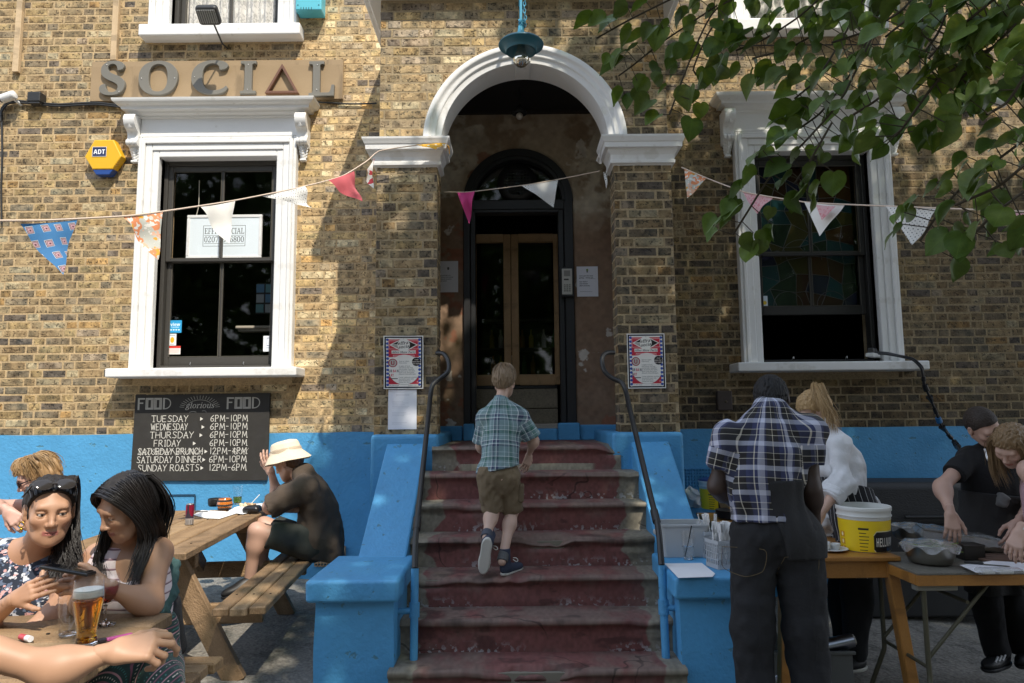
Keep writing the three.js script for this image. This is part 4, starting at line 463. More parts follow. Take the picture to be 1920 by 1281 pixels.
  const k = thing('entry_phone', 'silver entry phone with keypad on the black door frame', 'entry phone', at(1063, 529, 0.05)); mesh('case', rbox(0.125, 0.28, 0.04, 0.004), std([0.02, 0.02, 0.02], 0.5), k); mesh('plate', rbox(0.095, 0.245, 0.012, 0.004, 0, 0, 0.02), std([0.52, 0.50, 0.45], 0.5, { metalness: 0.5 }), k); mesh('speaker', rbox(0.06, 0.055, 0.006, 0.002, 0, 0.078, 0.026), std([0.25, 0.24, 0.22], 0.7), k); const bt = []; for (let i = 0; i < 12; i++) bt.push(rbox(0.016, 0.013, 0.006, 0.002, (i % 3 - 1) * 0.023, -0.03 - Math.floor(i / 3) * 0.019, 0.028)); mesh('keypad', mg(bt), std([0.3, 0.29, 0.26], 0.4, { metalness: 0.6 }), k); mesh('display', rbox(0.045, 0.014, 0.004, 0.001, -0.008, 0.02, 0.027), std([0.05, 0.05, 0.045], 0.3), k);
  const sign = canvasTex(700, 420, (x, W, H) => { x.fillStyle = '#dfe8ec'; x.fillRect(0, 0, W, H); x.strokeStyle = '#222'; x.lineWidth = 4; x.strokeRect(140, 90, 420, 220); x.lineWidth = 3; x.beginPath(); x.moveTo(150, 195); x.lineTo(550, 195); x.moveTo(150, 282); x.lineTo(550, 282); x.stroke(); x.fillStyle = '#2b2b2b'; x.textAlign = 'center'; const tx = (s, y) => { x.font = '86px serif'; const m = x.measureText(s).width; x.save(); x.translate(350, y); x.scale(400 / m, 1); x.fillText(s, 0, 0); x.restore(); }; tx('EFFRA SOCIAL', 178); tx('02077376800', 268); });
  const fs = thing('framed_sign', 'white framed sign with a phone number standing in the left window', 'sign'); [c, w, h] = mid([352, 404], [490, 485], -0.17); fs.position.copy(c); mesh('print', T(box(w - 0.05, h - 0.05, 0.004), 0, 0, 0.004), std([1, 1, 1], 0.5, { map: sign }), fs); mesh('frame', mg([cbox(w, 0.03, 0.025, 0.004, 0, h / 2 - 0.015, 0), cbox(w, 0.03, 0.025, 0.004, 0, -h / 2 + 0.015, 0), cbox(0.03, h - 0.06, 0.025, 0.004, -w / 2 + 0.015, 0, 0), cbox(0.03, h - 0.06, 0.025, 0.004, w / 2 - 0.015, 0, 0)]), whiteM, fs); mesh('cord', tube([V(-0.28, h / 2, 0), V(-0.26, h / 2 + 0.1, 0.005), V(-0.265, h / 2 + 0.35, 0)], 0.004, 20, 5), std([0.6, 0.55, 0.45], 0.8), fs);
  const stick = (l, a, b, draw, W = 128, H = 128) => { const [c2, w2, h2] = mid(a, b, -0.128); flat('sticker', w2, h2, std([1, 1, 1], 0.5, { map: canvasTex(W, H, draw) }), l, 'sticker', c2); };
  stick('blue square sticker low on the left window pane', [317, 601], [340, 624], (x, W, H) => { x.fillStyle = '#2f9fd6'; x.fillRect(0, 0, W, H); x.fillStyle = '#e8f4fa'; x.font = 'bold 44px sans-serif'; x.textAlign = 'center'; x.fillText('view', 64, 58); x.font = '22px sans-serif'; x.fillText('London', 64, 78); for (let i = 0; i < 4; i++) x.fillRect(16 + i * 26, 92, 16, 12); });
  stick('white sticker with a yellow badge on the left window pane', [316, 626], [330, 648], (x, W, H) => { x.fillStyle = '#e2e6e8'; x.fillRect(0, 0, W, H); x.fillStyle = '#e8b021'; x.beginPath(); x.arc(64, 68, 32, 0, 7); x.fill(); x.fillStyle = '#888'; x.fillRect(20, 14, 88, 6); x.fillRect(30, 110, 66, 6); });
  stick('red and white sticker in the corner of the left window', [315.5, 649], [338, 664.5], (x, W, H) => { x.fillStyle = '#e3dcd6'; x.fillRect(0, 0, W, H); x.fillStyle = '#d2382c'; x.fillRect(0, 0, W, 34); x.fillStyle = '#cc9a90'; for (let i = 0; i < 4; i++) x.fillRect(12, 48 + i * 18, 100, 5); });
  stick('white sticker with a shield in the right corner of the left window', [494, 630], [513, 659], (x, W, H) => { x.fillStyle = '#e4e6e8'; x.fillRect(0, 0, W, H); x.strokeStyle = '#7a86a0'; x.lineWidth = 6; x.strokeRect(44, 18, 44, 62); x.fillStyle = '#8b95a8'; x.fillRect(30, 96, 70, 6); });
  const [c3, w3, h3b] = mid([1429.5, 555], [1438, 578], -0.128); flat('sticker', w3 + 0.02, h3b, std([1, 1, 1], 0.5, { map: canvasTex(64, 128, (x) => { x.fillStyle = '#c9d4de'; x.fillRect(0, 0, 64, 128); x.fillStyle = '#d9b930'; x.beginPath(); x.arc(34, 72, 20, 0, 7); x.fill(); }) }), 'small sticker with a yellow badge on the right window', 'sticker', c3);
}
{ // power strip and taped cable out of the right window
  const t = thing('power_strip', 'white power strip lying on the right window sill', 'power strip', at(1640, 667, 0.05), -0.75); mesh('case', rbox(0.07, 0.035, 0.32, 0.008), std([0.6, 0.6, 0.57], 0.4), t); for (let i = 0; i < 2; i++) mesh('plug', rbox(0.05, 0.05, 0.06, 0.01, 0, 0.04, 0.02 + i * 0.08), std([0.02, 0.02, 0.02], 0.5), t);
  const P = [[1634, 662, 0.05], [1662, 664, 0.12], [1690, 669, 0.2], [1712, 675, 0.29], [1728, 692, 0.33], [1734, 722, 0.3], [1752, 765, 0.22], [1766, 800, 0.16], [1789, 828, 0.1], [1800, 850, 0.3], [1802, 900, 0.4]].map(q => at(...q)); const cm = std([0.018, 0.018, 0.02], 0.35);
  const c = thing('extension_cable', 'black taped cable bundle hanging from the right window sill', 'cable'); mesh('cable', mg([tube(P, 0.011, 90, 8), tube(P.map((q, i) => q.clone().add(V(0.012 * Math.sin(i * 2), 0.012, 0.01 * Math.cos(i * 2)))), 0.008, 90, 6)]), cm, c); const cv = new THREE.CatmullRomCurve3(P); for (let i = 0; i < 9; i++) { const u = 0.45 + i * 0.05, p = cv.getPoint(u), q = cv.getPoint(u + 0.025), g = rod(p, q, 0.018 + 0.006 * (i % 3), 0.014 + 0.006 * ((i + 1) % 3), 9); mesh('tape', i === 4 ? g : g, i === 4 ? std([0.03, 0.15, 0.35], 0.3) : phys([0.02, 0.02, 0.022], 0.15), c); }
}
// ---------- the lime tree: trunk, limbs, crown overhead, hanging sprays at upper right ----------
function leafGeo(fold, curl, w = 0.46) {
  const st = [[-0.07, 0.22], [0.0, 0.38], [0.16, 0.49], [0.38, 0.51], [0.6, 0.42], [0.80, 0.23], [0.98, 0.0]], P = [], N = [], idx = [];
  st.forEach(([y, hw]) => { for (const s of [-1, -0.5, 0, 0.5, 1]) { const x = s * hw * w / 0.46, yy = Math.abs(s) < 0.3 && y < 0 ? 0.03 : y; P.push(x, yy, Math.abs(x) * fold - curl * yy * yy + 0.03 * Math.sin(yy * 9 + s * 3)); } });
  for (let r = 0; r < st.length - 1; r++) for (let i = 0; i < 4; i++) { const a = r * 5 + i, b = a + 5; idx.push(a, a + 1, b, a + 1, b + 1, b); }
  const g = new THREE.BufferGeometry(); g.setAttribute('position', new THREE.Float32BufferAttribute(P, 3)); g.setAttribute('uv', new THREE.Float32BufferAttribute(P.flatMap((v, i) => i % 3 === 2 ? [] : [v]), 2)); g.setIndex(idx); g.computeVertexNormals(); return g;
}
const leafTex = tex(128, 128, (i, j) => { const x = Math.abs(((i + 64) % 128) - 64) / 64, y = j / 128, vein = sm(0.05, 0.0, Math.abs(((y - x * 0.55) * 6 % 1 + 1) % 1 - 0.5)) * 0.25 + sm(0.04, 0, x) * 0.3, v = 0.8 + 0.3 * (pf(i, j, 128, 8, 701, 3) - 0.5) + vein; return [v, v, v * 0.95]; });
const leafMs = [[0.12, 0.20, 0.02], [0.15, 0.235, 0.026], [0.085, 0.155, 0.018], [0.12, 0.175, 0.03]].map(c => phys(c, 0.55, { map: leafTex, transmission: 0.5, thickness: 0, specularIntensity: 0.45, side: THREE.DoubleSide }));
{
  const tree = thing('lime_tree', 'leafy lime tree leaning over the forecourt, its sprays hanging at upper right', 'tree'), r = rng(91);
  const bark = std([0.09, 0.075, 0.06], 0.95, { bumpMap: woodB, bumpScale: 0.02 });
  const lim = [[[4.6, -0.3, 8.6], [4.5, 2.5, 8.5], [4.2, 4.6, 8.1], [3.6, 6.4, 7.4], [2.6, 7.6, 6.2]], [[4.3, 4.4, 8.2], [2.4, 6.2, 8.4], [0.4, 7.2, 7.6]], [[3.8, 5.9, 7.6], [4.4, 6.9, 5.4], [4.2, 7.1, 3.4]], [[4.4, 3.4, 8.4], [4.2, 4.0, 6.8], [3.3, 4.2, 5.6], [2.4, 3.9, 4.9]], [[2.9, 7.3, 6.5], [1.5, 7.4, 4.6], [0.6, 6.9, 3.2]]];
  lim.forEach((q, i) => { const n = 26, cv = new THREE.CatmullRomCurve3(q.map(p => V(...p))), g = new THREE.TubeGeometry(cv, n, 1, 10), p = g.attributes.position; for (let k = 0; k <= n; k++) { const c = cv.getPointAt(k / n), rad = i ? lerp(i === 3 ? 0.05 : 0.11, 0.015, k / n) : lerp(0.26, 0.06, k / n); for (let j = 0; j <= 10; j++) { const o = k * 11 + j, v = V().fromBufferAttribute(p, o).sub(c).multiplyScalar(rad * (0.9 + 0.2 * noise(j * 0.9, k * 0.6, i))).add(c); p.setXYZ(o, v.x, v.y, v.z); } } g.computeVertexNormals(); mesh(i ? 'limb' : 'trunk', g, bark, tree); });
  // hanging sprays: stems at their own distances, leaves along them
  const G = [leafGeo(0.25, 0.2), leafGeo(0.5, 0.1), leafGeo(0.1, 0.45), leafGeo(0.8, 0.25)], leaves = [], stems = [];
  const spray = (pts, dens, size, jit = 0.05) => {
    const P = pts.map(q => at(...q)), cv = new THREE.CatmullRomCurve3(P), L = cv.getLength(), n = Math.ceil(L / 0.035); stems.push(tube(P, 0.0035, 24, 5));
    for (let i = 0; i < n * dens; i++) {
      const u = Math.min(1, (i + r() * 0.7) / (n * dens)), p = cv.getPoint(u), t = cv.getTangent(u), sd = i % 2 ? 1 : -1, away = V(t.y * sd, -t.x * sd, (r() - 0.5) * 0.9).normalize(), pet = 0.025 + r() * 0.03 + r() * jit;
      const b = p.clone().add(away.clone().multiplyScalar(pet)).add(V(0, -0.012, 0)); if (r() < 0.7) stems.push(rod(p, b, 0.0016, 0.0014, 4));
      const down = V(t.x * 0.7 + away.x * 0.6 - 0.25 + (r() - 0.5) * 0.7, t.y * 0.5 + away.y * 0.3 - 0.55 + (r() - 0.5) * 0.5, t.z * 0.4 + (r() - 0.5) * 1.1).normalize();
      const nr = V((r() - 0.5) * 2.0, 0.5 + r() * 0.9, 0.2 + (r() - 0.5) * 2.2); const X = down.clone().cross(nr).normalize(), Z = X.clone().cross(down);
      leaves.push([new THREE.Matrix4().makeBasis(X, down, Z).setPosition(b).scale(V(1, 1, 1)  .multiplyScalar(size * (0.6 + r() * 0.6) * clamp(1.0 - (b.z - 4.0) * 0.28, 0.7, 1.05))), b.distanceTo(camera.position), Math.floor(r() * 4), Math.floor(r() * 4)]);
    }
  };
  const S = 0.077;
  for (const q of [
    [[[1500, -60, 4.2], [1345, 15, 4.05], [1295, 110, 4.0], [1255, 215, 3.95]], 1.2], [[[1420, -50, 4.1], [1300, -20, 4.0], [1190, 32, 3.95], [1118, 72, 3.9]], 1.1], [[[1345, 10, 4.05], [1240, 80, 3.9], [1190, 120, 3.85], [1160, 142, 3.8]], 1.1], [[[1400, -40, 4.0], [1330, 60, 3.9], [1300, 130, 3.9], [1318, 150, 3.9]], 0.9],
    [[[1600, -60, 4.3], [1500, 30, 4.2], [1430, 75, 4.1], [1380, 95, 4.1]], 1.4], [[[1560, -40, 4.2], [1560, 40, 4.2], [1480, 90, 4.15], [1410, 110, 4.1]], 1.3], [[[1700, -60, 4.5], [1640, 60, 4.45], [1575, 190, 4.4], [1510, 265, 4.35], [1445, 330, 4.3], [1400, 400, 4.25], [1375, 440, 4.2]], 1.6], [[[1640, -40, 4.4], [1575, 80, 4.3], [1530, 150, 4.3], [1490, 185, 4.3]], 1.4], [[[1660, 0, 4.4], [1600, 130, 4.3], [1540, 210, 4.3], [1500, 240, 4.3]], 1.1],
    [[[1800, -50, 4.75], [1760, 60, 4.7], [1700, 140, 4.7], [1640, 190, 4.65], [1600, 215, 4.6]], 1.9], [[[1960, 40, 4.9], [1840, 100, 4.85], [1760, 150, 4.8], [1700, 230, 4.75], [1680, 255, 4.7]], 2.6], [[[1980, -30, 4.95], [1890, 60, 4.9], [1830, 120, 4.85], [1780, 170, 4.8]], 3.2], [[[1940, -60, 4.9], [1850, 10, 4.9], [1790, 60, 4.85], [1740, 110, 4.8]], 3.2], [[[1880, -60, 4.8], [1780, -5, 4.8], [1710, 30, 4.75], [1660, 70, 4.7]], 1.9], [[[1990, 80, 5.0], [1930, 130, 4.95], [1890, 190, 4.9], [1850, 215, 4.9]], 3.0],
    [[[1990, 210, 4.9], [1890, 285, 4.8], [1810, 345, 4.75], [1760, 400, 4.7], [1725, 452, 4.65]], 2.2], [[[1990, 320, 4.9], [1920, 360, 4.85], [1860, 405, 4.8], [1818, 448, 4.75]], 1.9], [[[1990, 250, 5.0], [1920, 310, 5.0], [1870, 350, 4.95], [1790, 385, 4.9]], 1.8], [[[1560, 230, 4.4], [1520, 300, 4.35], [1500, 330, 4.3], [1490, 345, 4.3]], 1.0], [[[1750, -50, 4.6], [1690, 20, 4.6], [1620, 60, 4.5], [1560, 80, 4.5]], 1.8]]) spray(q[0], q[1], S);
  leaves.sort((a, b) => a[1] - b[1]); const rest = G.map(() => []); leaves.forEach(([m, d, g, k], i) => { if (i < 295) { const o = mesh('leaf', G[g], leafMs[k], tree); m.decompose(o.position, o.quaternion, o.scale); } else rest[g].push(m); });
  rest.forEach((q, i) => { if (!q.length) return; const o = new THREE.InstancedMesh(G[i], leafMs[i], q.length); q.forEach((m, k) => o.setMatrixAt(k, m)); o.name = 'leaves'; o.userData.kind = 'stuff'; tree.add(o); });
  mesh('twig', mg(stems), std([0.05, 0.04, 0.025], 0.9), tree);
  // the crown above the picture, thick over the steps, thin towards the sunlit wall
  const cl = []; { const small = leafGeo(0.3, 0.2); for (let i = 0; i < 22; i++) { const g = small.clone(); g.scale(0.13, 0.13, 0.13); g.applyMatrix4(new THREE.Matrix4().makeRotationFromEuler(new THREE.Euler(-1 + r() * 1.6, r() * 6.3, (r() - 0.5)))); const a = V(r() - 0.5, (r() - 0.5) * 0.8, r() - 0.5).normalize().multiplyScalar(0.32 * Math.cbrt(r())); cl.push(T(g, a.x, a.y, a.z)); } }
  const clump = mg(cl), M = [];
  const want = (u, v) => {
    const hi = v > 1.5, ub = hi ? -0.85 : -1.66 + (v - 1.5) * 0.27; let d = sm(ub - 0.05, ub + 0.4, u);
    if (v > 3.7 && u > 1.1) d *= lerp(1, 0.14, sm(3.5, 4.0, v)) * (v > 4.9 ? 0.4 : 1); if (hi && u < 0.7) d *= 0.42; if (!hi && u < -1.75) d *= v > -1 ? 0.2 : 0.5; if (u > 6) d *= 0.5; return d;
  };
  for (let i = 0; i < 3600; i++) { const u = lerp(-4, 7.5, r()), v = lerp(-9.5, 5.8, r()); if (r() > want(u, v) * (noise(u * 1.1, v * 1.1, 3) < 0.2 ? 0.35 : 1)) continue; const y = 6.3 + r() * 2.6, z = (y - v) / 1.5, x = u + 0.53 * z; if (z > 13) continue; const e = (y - 0.5 - 1.483) / Math.max(0.1, 6.434 - z); if (z < 6.3 && e < 0.74) continue; M.push(new THREE.Matrix4().compose(V(x, y, z), new THREE.Quaternion().setFromEuler(new THREE.Euler(0, r() * 6.3, 0)), V(1, 1, 1).multiplyScalar(0.8 + r() * 0.5))); }
  const crown = new THREE.InstancedMesh(clump, leafMs[0], M.length); M.forEach((m, k) => crown.setMatrixAt(k, m)); crown.name = 'crown'; crown.userData.kind = 'stuff'; tree.add(crown); console.log('crown', M.length, 'leaves', leaves.length);
  // trees over the road behind the viewer, seen only in the window glass
  const Q = []; for (let i = 0; i < 2600; i++) { const x = lerp(-28, 28, r()), h = 8 + 5 * noise(x * 0.35, 4, 1) + 2.5 * noise(x * 1.1, 1, 2); Q.push(new THREE.Matrix4().compose(V(x, r() * h, 20 + r() * 4), new THREE.Quaternion().setFromEuler(new THREE.Euler(0, r() * 6, 0)), V(2.6, 2.6, 2.6))); }
  const row = new THREE.InstancedMesh(clump, leafMs[2], Q.length); Q.forEach((m, k) => row.setMatrixAt(k, m)); row.name = 'far_trees'; row.userData.kind = 'stuff'; row.userData.label = 'row of dark trees across the road'; scene.add(row);
}
// ---------- figures: smooth distance fields meshed by surface nets ----------
class Field {
  constructor() { this.p = []; }
  cone(a, b, ra, rb, k = 0.03, o = {}) { const d = b.clone().sub(a), l2 = d.lengthSq(); this.p.push({ t: 0, a, d, l2, ra, rd: rb - ra, k, ...o, cuts: o.cuts || null }); return this; }
  ell(c, r, k = 0.03, B = null, o = {}) { this.p.push({ t: 1, c, r, k, B, ...o, cuts: o.cuts || null }); return this; }
  ball(c, r, k = 0.03, o = {}) { return this.ell(c, V(r, r, r), k, null, o); }
  at(x, y, z) {
    let D = 1e3;
    for (const q of this.p) {
      let d;
      if (q.t === 0) { const px = x - q.a.x, py = y - q.a.y, pz = z - q.a.z; let t = (px * q.d.x + py * q.d.y + pz * q.d.z) / q.l2; t = t < 0 ? 0 : t > 1 ? 1 : t; const ex = px - q.d.x * t, ey = py - q.d.y * t, ez = pz - q.d.z * t; d = Math.sqrt(ex * ex + ey * ey + ez * ez) - q.ra - q.rd * t; }
      else { let px = x - q.c.x, py = y - q.c.y, pz = z - q.c.z; if (q.B) { const [X, Y, Z] = q.B, a = px * X.x + py * X.y + pz * X.z, b = px * Y.x + py * Y.y + pz * Y.z; pz = px * Z.x + py * Z.y + pz * Z.z; px = a; py = b; } const r = q.r, u = px / r.x, v = py / r.y, w = pz / r.z, k0 = Math.sqrt(u * u + v * v + w * w), k1 = Math.sqrt(u * u / (r.x * r.x) + v * v / (r.y * r.y) + w * w / (r.z * r.z)); d = k1 < 1e-6 ? -Math.min(r.x, r.y, r.z) : k0 * (k0 - 1) / k1; }
      if (q.cuts) for (const [c, n] of q.cuts) d = Math.max(d, (x - c.x) * n.x + (y - c.y) * n.y + (z - c.z) * n.z);
      const k = q.k;
      if (q.sub) { const h = Math.max(k - Math.abs(D + d), 0) / k; D = Math.max(D, -d) + h * h * k * 0.25; }
      else { const h = Math.max(k - Math.abs(D - d), 0) / k; D = Math.min(D, d) - h * h * k * 0.25; }
    }
    return D;
  }
  bounds(m = 0.03) { const b = new THREE.Box3(); for (const q of this.p) { if (q.sub) continue; if (q.t === 0) { const r = Math.max(q.ra, q.ra + q.rd); b.expandByPoint(q.a.clone().addScalar(r)); b.expandByPoint(q.a.clone().addScalar(-r)); const e = q.a.clone().add(q.d); b.expandByPoint(e.clone().addScalar(r)); b.expandByPoint(e.addScalar(-r)); } else { const r = Math.max(q.r.x, q.r.y, q.r.z); b.expandByPoint(q.c.clone().addScalar(r)); b.expandByPoint(q.c.clone().addScalar(-r)); } } return b.expandByScalar(m); }
}
function iso(f, bb, h, color) {
  const n = ['x', 'y', 'z'].map(k => Math.ceil((bb.max[k] - bb.min[k]) / h) + 2), [nx, ny, nz] = n, D = new Float32Array(nx * ny * nz), o = bb.min, B = 5;
  for (let K = 0; K < nz; K += B) for (let J = 0; J < ny; J += B) for (let I = 0; I < nx; I += B) {
    const i1 = Math.min(I + B, nx), j1 = Math.min(J + B, ny), k1 = Math.min(K + B, nz), d = f(o.x + (I + B / 2) * h, o.y + (J + B / 2) * h, o.z + (K + B / 2) * h), far = Math.abs(d) > B * h * 1.25;
    for (let k = K; k < k1; k++) for (let j = J; j < j1; j++) for (let i = I; i < i1; i++) D[(k * ny + j) * nx + i] = far ? d : f(o.x + i * h, o.y + j * h, o.z + k * h);
  }
  const id = new Int32Array(nx * ny * nz).fill(-1), P = [], E = [[0, 1], [0, 2], [0, 4], [1, 3], [1, 5], [2, 3], [2, 6], [3, 7], [4, 5], [4, 6], [5, 7], [6, 7]], off = [0, 1, nx, nx + 1, nx * ny, nx * ny + 1, nx * ny + nx, nx * ny + nx + 1];
  for (let k = 0; k < nz - 1; k++) for (let j = 0; j < ny - 1; j++) for (let i = 0; i < nx - 1; i++) {
    const b = (k * ny + j) * nx + i; let m = 0; for (let c = 0; c < 8; c++) if (D[b + off[c]] < 0) m |= 1 << c; if (m === 0 || m === 255) continue;
    let x = 0, y = 0, z = 0, c = 0; for (const [p, q] of E) { if ((m >> p & 1) === (m >> q & 1)) continue; const u = D[b + off[p]], v = D[b + off[q]], t = u / (u - v); x += (p & 1) + ((q & 1) - (p & 1)) * t; y += (p >> 1 & 1) + ((q >> 1 & 1) - (p >> 1 & 1)) * t; z += (p >> 2) + ((q >> 2) - (p >> 2)) * t; c++; }
    id[b] = P.length / 3; P.push(o.x + (i + x / c) * h, o.y + (j + y / c) * h, o.z + (k + z / c) * h);
  }
  const idx = [], quad = (a, b, c, d, s) => { if (a < 0 || b < 0 || c < 0 || d < 0) return; s ? idx.push(a, b, c, a, c, d) : idx.push(a, c, b, a, d, c); };
  for (let k = 1; k < nz - 1; k++) for (let j = 1; j < ny - 1; j++) for (let i = 1; i < nx - 1; i++) {
    const b = (k * ny + j) * nx + i, s = D[b] < 0;
    if (s !== D[b + 1] < 0) quad(id[b - nx - nx * ny], id[b - nx * ny], id[b], id[b - nx], s);
    if (s !== D[b + nx] < 0) quad(id[b - 1 - nx * ny], id[b - 1], id[b], id[b - nx * ny], s);
    if (s !== D[b + nx * ny] < 0) quad(id[b - 1 - nx], id[b - nx], id[b], id[b - 1], s);
  }
  const N = new Float32Array(P.length), e = h * 0.5, Cc = color ? new Float32Array(P.length) : null;
  for (let i = 0; i < P.length; i += 3) { const x = P[i], y = P[i + 1], z = P[i + 2]; let a = f(x + e, y, z) - f(x - e, y, z), b = f(x, y + e, z) - f(x, y - e, z), c = f(x, y, z + e) - f(x, y, z - e); const l = Math.hypot(a, b, c) || 1; N[i] = a / l; N[i + 1] = b / l; N[i + 2] = c / l; if (Cc) { const q = color(x, y, z); Cc[i] = q[0]; Cc[i + 1] = q[1]; Cc[i + 2] = q[2]; } }
  const g = new THREE.BufferGeometry(); g.setAttribute('position', new THREE.Float32BufferAttribute(P, 3)); g.setAttribute('normal', new THREE.BufferAttribute(N, 3)); if (Cc) g.setAttribute('color', new THREE.BufferAttribute(Cc, 3)); g.setAttribute('uv', new THREE.Float32BufferAttribute(new Float32Array(P.length / 3 * 2), 2)); g.setIndex(idx); return g;
}
// uv by a function of position, chosen per triangle so that sleeves and body do not smear into each other
function uvBy(g, fn) { g = g.toNonIndexed(); const p = g.attributes.position, u = new Float32Array(p.count * 2), m = V(), v = V(); for (let i = 0; i < p.count; i += 3) { m.set(0, 0, 0); for (let k = 0; k < 3; k++) m.add(v.fromBufferAttribute(p, i + k)); m.multiplyScalar(1 / 3); for (let k = 0; k < 3; k++) { const q = fn(v.fromBufferAttribute(p, i + k), m); u[(i + k) * 2] = q[0]; u[(i + k) * 2 + 1] = q[1]; } } g.setAttribute('uv', new THREE.BufferAttribute(u, 2)); return g; }
const basis = (fwd, up) => { const Z = fwd.clone().normalize(), X = up.clone().cross(Z).normalize(), Y = Z.clone().cross(X); return [X, Y, Z]; };
const skinTex = tex(256, 256, (i, j) => { const v = 0.92 + 0.16 * (pf(i, j, 256, 20, 801, 4) - 0.5); return [v, v * 0.99, v * 0.98]; }), skinB = tex(256, 256, (i, j) => { const v = pf(i, j, 256, 64, 811, 2); return [v, v, v]; });
const skinM = phys([1, 1, 1], 0.52, { vertexColors: true, sheen: 0.1 });
// a head in its own axes: X to its left, Y up, Z out of the face
function headField(F_, c, [X, Y, Z], s, o = {}) { // o.lid lowers the upper lids
  const P = (x, y, z) => c.clone().addScaledVector(X, x * s).addScaledVector(Y, y * s).addScaledVector(Z, z * s), Bs = [X, Y, Z], E = (x, y, z, a, b, d, k, q) => F_.ell(P(x, y, z), V(a * s, b * s, d * s), k * s, Bs, q), K = (a, b, r0, r1, k, q) => F_.cone(P(...a), P(...b), r0 * s, r1 * s, k * s, q);
  E(0, 0.035, -0.012, 0.072, 0.085, 0.093, 0.02); E(0, -0.035, 0.03, 0.050, 0.078, 0.058, 0.05); E(0, -0.078, 0.05, 0.035, 0.036, 0.036, 0.03); E(0, -0.103, 0.067, 0.017, 0.014, 0.015, 0.025); for (const m of [-1, 1]) { E(m * 0.038, -0.02, 0.06, 0.023, 0.019, 0.021, 0.03); K([m * 0.055, -0.05, -0.005], [m * 0.03, -0.085, 0.045], 0.018, 0.016, 0.03); }
  K([-0.036, 0.028, 0.079], [0.036, 0.028, 0.079], 0.011, 0.011, 0.03);
  if (o.plain) { for (const m of [-1, 1]) E(m * 0.078, 0, -0.01, 0.01, 0.03, 0.02, 0.01); return P; }
  for (const m of [-1, 1]) { E(m * 0.032, 0.006, 0.093, 0.019, 0.012, 0.016, 0.014, { sub: true }); E(m * 0.032, 0.0128 - (o.lid || 0), 0.0752, 0.0165, 0.0095, 0.0137, 0.003); E(m * 0.032, -0.0042, 0.0742, 0.0165, 0.0075, 0.0125, 0.003); }
  K([0, 0.018, 0.085], [0, -0.026, 0.106], 0.0068, 0.0088, 0.016); E(0, -0.031, 0.1055, 0.0102, 0.0092, 0.011, 0.01); for (const m of [-1, 1]) { E(m * 0.0115, -0.035, 0.095, 0.0072, 0.0068, 0.010, 0.008); E(m * 0.006, -0.043, 0.104, 0.004, 0.004, 0.006, 0.004, { sub: true }); }
  K([-0.025, -0.0635, 0.078], [-0.005, -0.059, 0.0905], 0.003, 0.005, 0.006); K([0.025, -0.0635, 0.078], [0.005, -0.059, 0.0905], 0.003, 0.005, 0.006); K([-0.02, -0.069, 0.079], [0, -0.0705, 0.0885], 0.0035, 0.0055, 0.006); K([0.02, -0.069, 0.079], [0, -0.0705, 0.0885], 0.0035, 0.0055, 0.006); K([-0.022, -0.0645, 0.089], [0.022, -0.0645, 0.089], 0.0016, 0.0016, 0.003, { sub: true });
  for (const m of [-1, 1]) { E(m * 0.077, -0.002, -0.012, 0.009, 0.031, 0.019, 0.012); E(m * 0.086, 0.002, -0.006, 0.006, 0.017, 0.009, 0.006, { sub: true }); E(m * 0.075, -0.026, -0.004, 0.007, 0.009, 0.008, 0.008); }
  return P;
}
function handField(F_, w, dir, back, thumbSide, s = 1, curl = [0.35, 0.45, 0.3], spread = 0.09, thumb = 0.7) {
  const d = dir.clone().normalize(), n = back.clone().addScaledVector(d, -back.dot(d)).normalize(), a = d.clone().cross(n).multiplyScalar(thumbSide), Q = (x, y, z) => w.clone().addScaledVector(d, x * s).addScaledVector(a, y * s).addScaledVector(n, z * s), L = [0.96, 1.05, 0.98, 0.78], tips = [];
  F_.cone(Q(-0.03, 0, 0), Q(0.01, 0, 0), 0.024 * s, 0.026 * s, 0.02 * s);
  for (let i = 0; i < 4; i++) {
    const y = 0.031 - i * 0.0205, kn = Q(0.092 - Math.abs(i - 1) * 0.005, y, 0.004), c = typeof curl[0] === 'object' ? curl[i] : curl; F_.cone(Q(0.012, y * 0.5, 0), kn, 0.016 * s, 0.0115 * s, 0.016 * s);
    let p = kn, ang = 0, dd = d.clone().addScaledVector(a, (1.2 - i) * spread).normalize(); [0.044, 0.027, 0.021].forEach((l, j) => { ang += c[j]; const v = dd.clone().multiplyScalar(Math.cos(ang)).addScaledVector(n, -Math.sin(ang)), e = p.clone().addScaledVector(v, l * L[i] * s); F_.cone(p, e, (0.0098 - j * 0.0009) * s, (0.0092 - j * 0.0011) * s, 0.005 * s); p = e; }); tips.push(p);
  }
  let p = Q(0.02, 0.024, -0.006); const t1 = Q(0.055, 0.052, -0.012 - thumb * 0.012), t2 = t1.clone().addScaledVector(d, 0.03 * s).addScaledVector(a, (0.016 - thumb * 0.012) * s).addScaledVector(n, -thumb * 0.012 * s), t3 = t2.clone().addScaledVector(d, 0.026 * s).addScaledVector(a, (0.006 - thumb * 0.012) * s).addScaledVector(n, -thumb * 0.01 * s);
  F_.cone(p, t1, 0.017 * s, 0.0125 * s, 0.016 * s); F_.cone(t1, t2, 0.0118 * s, 0.0105 * s, 0.006 * s); F_.cone(t2, t3, 0.0105 * s, 0.008 * s, 0.006 * s); tips.push(t3); return tips;
}
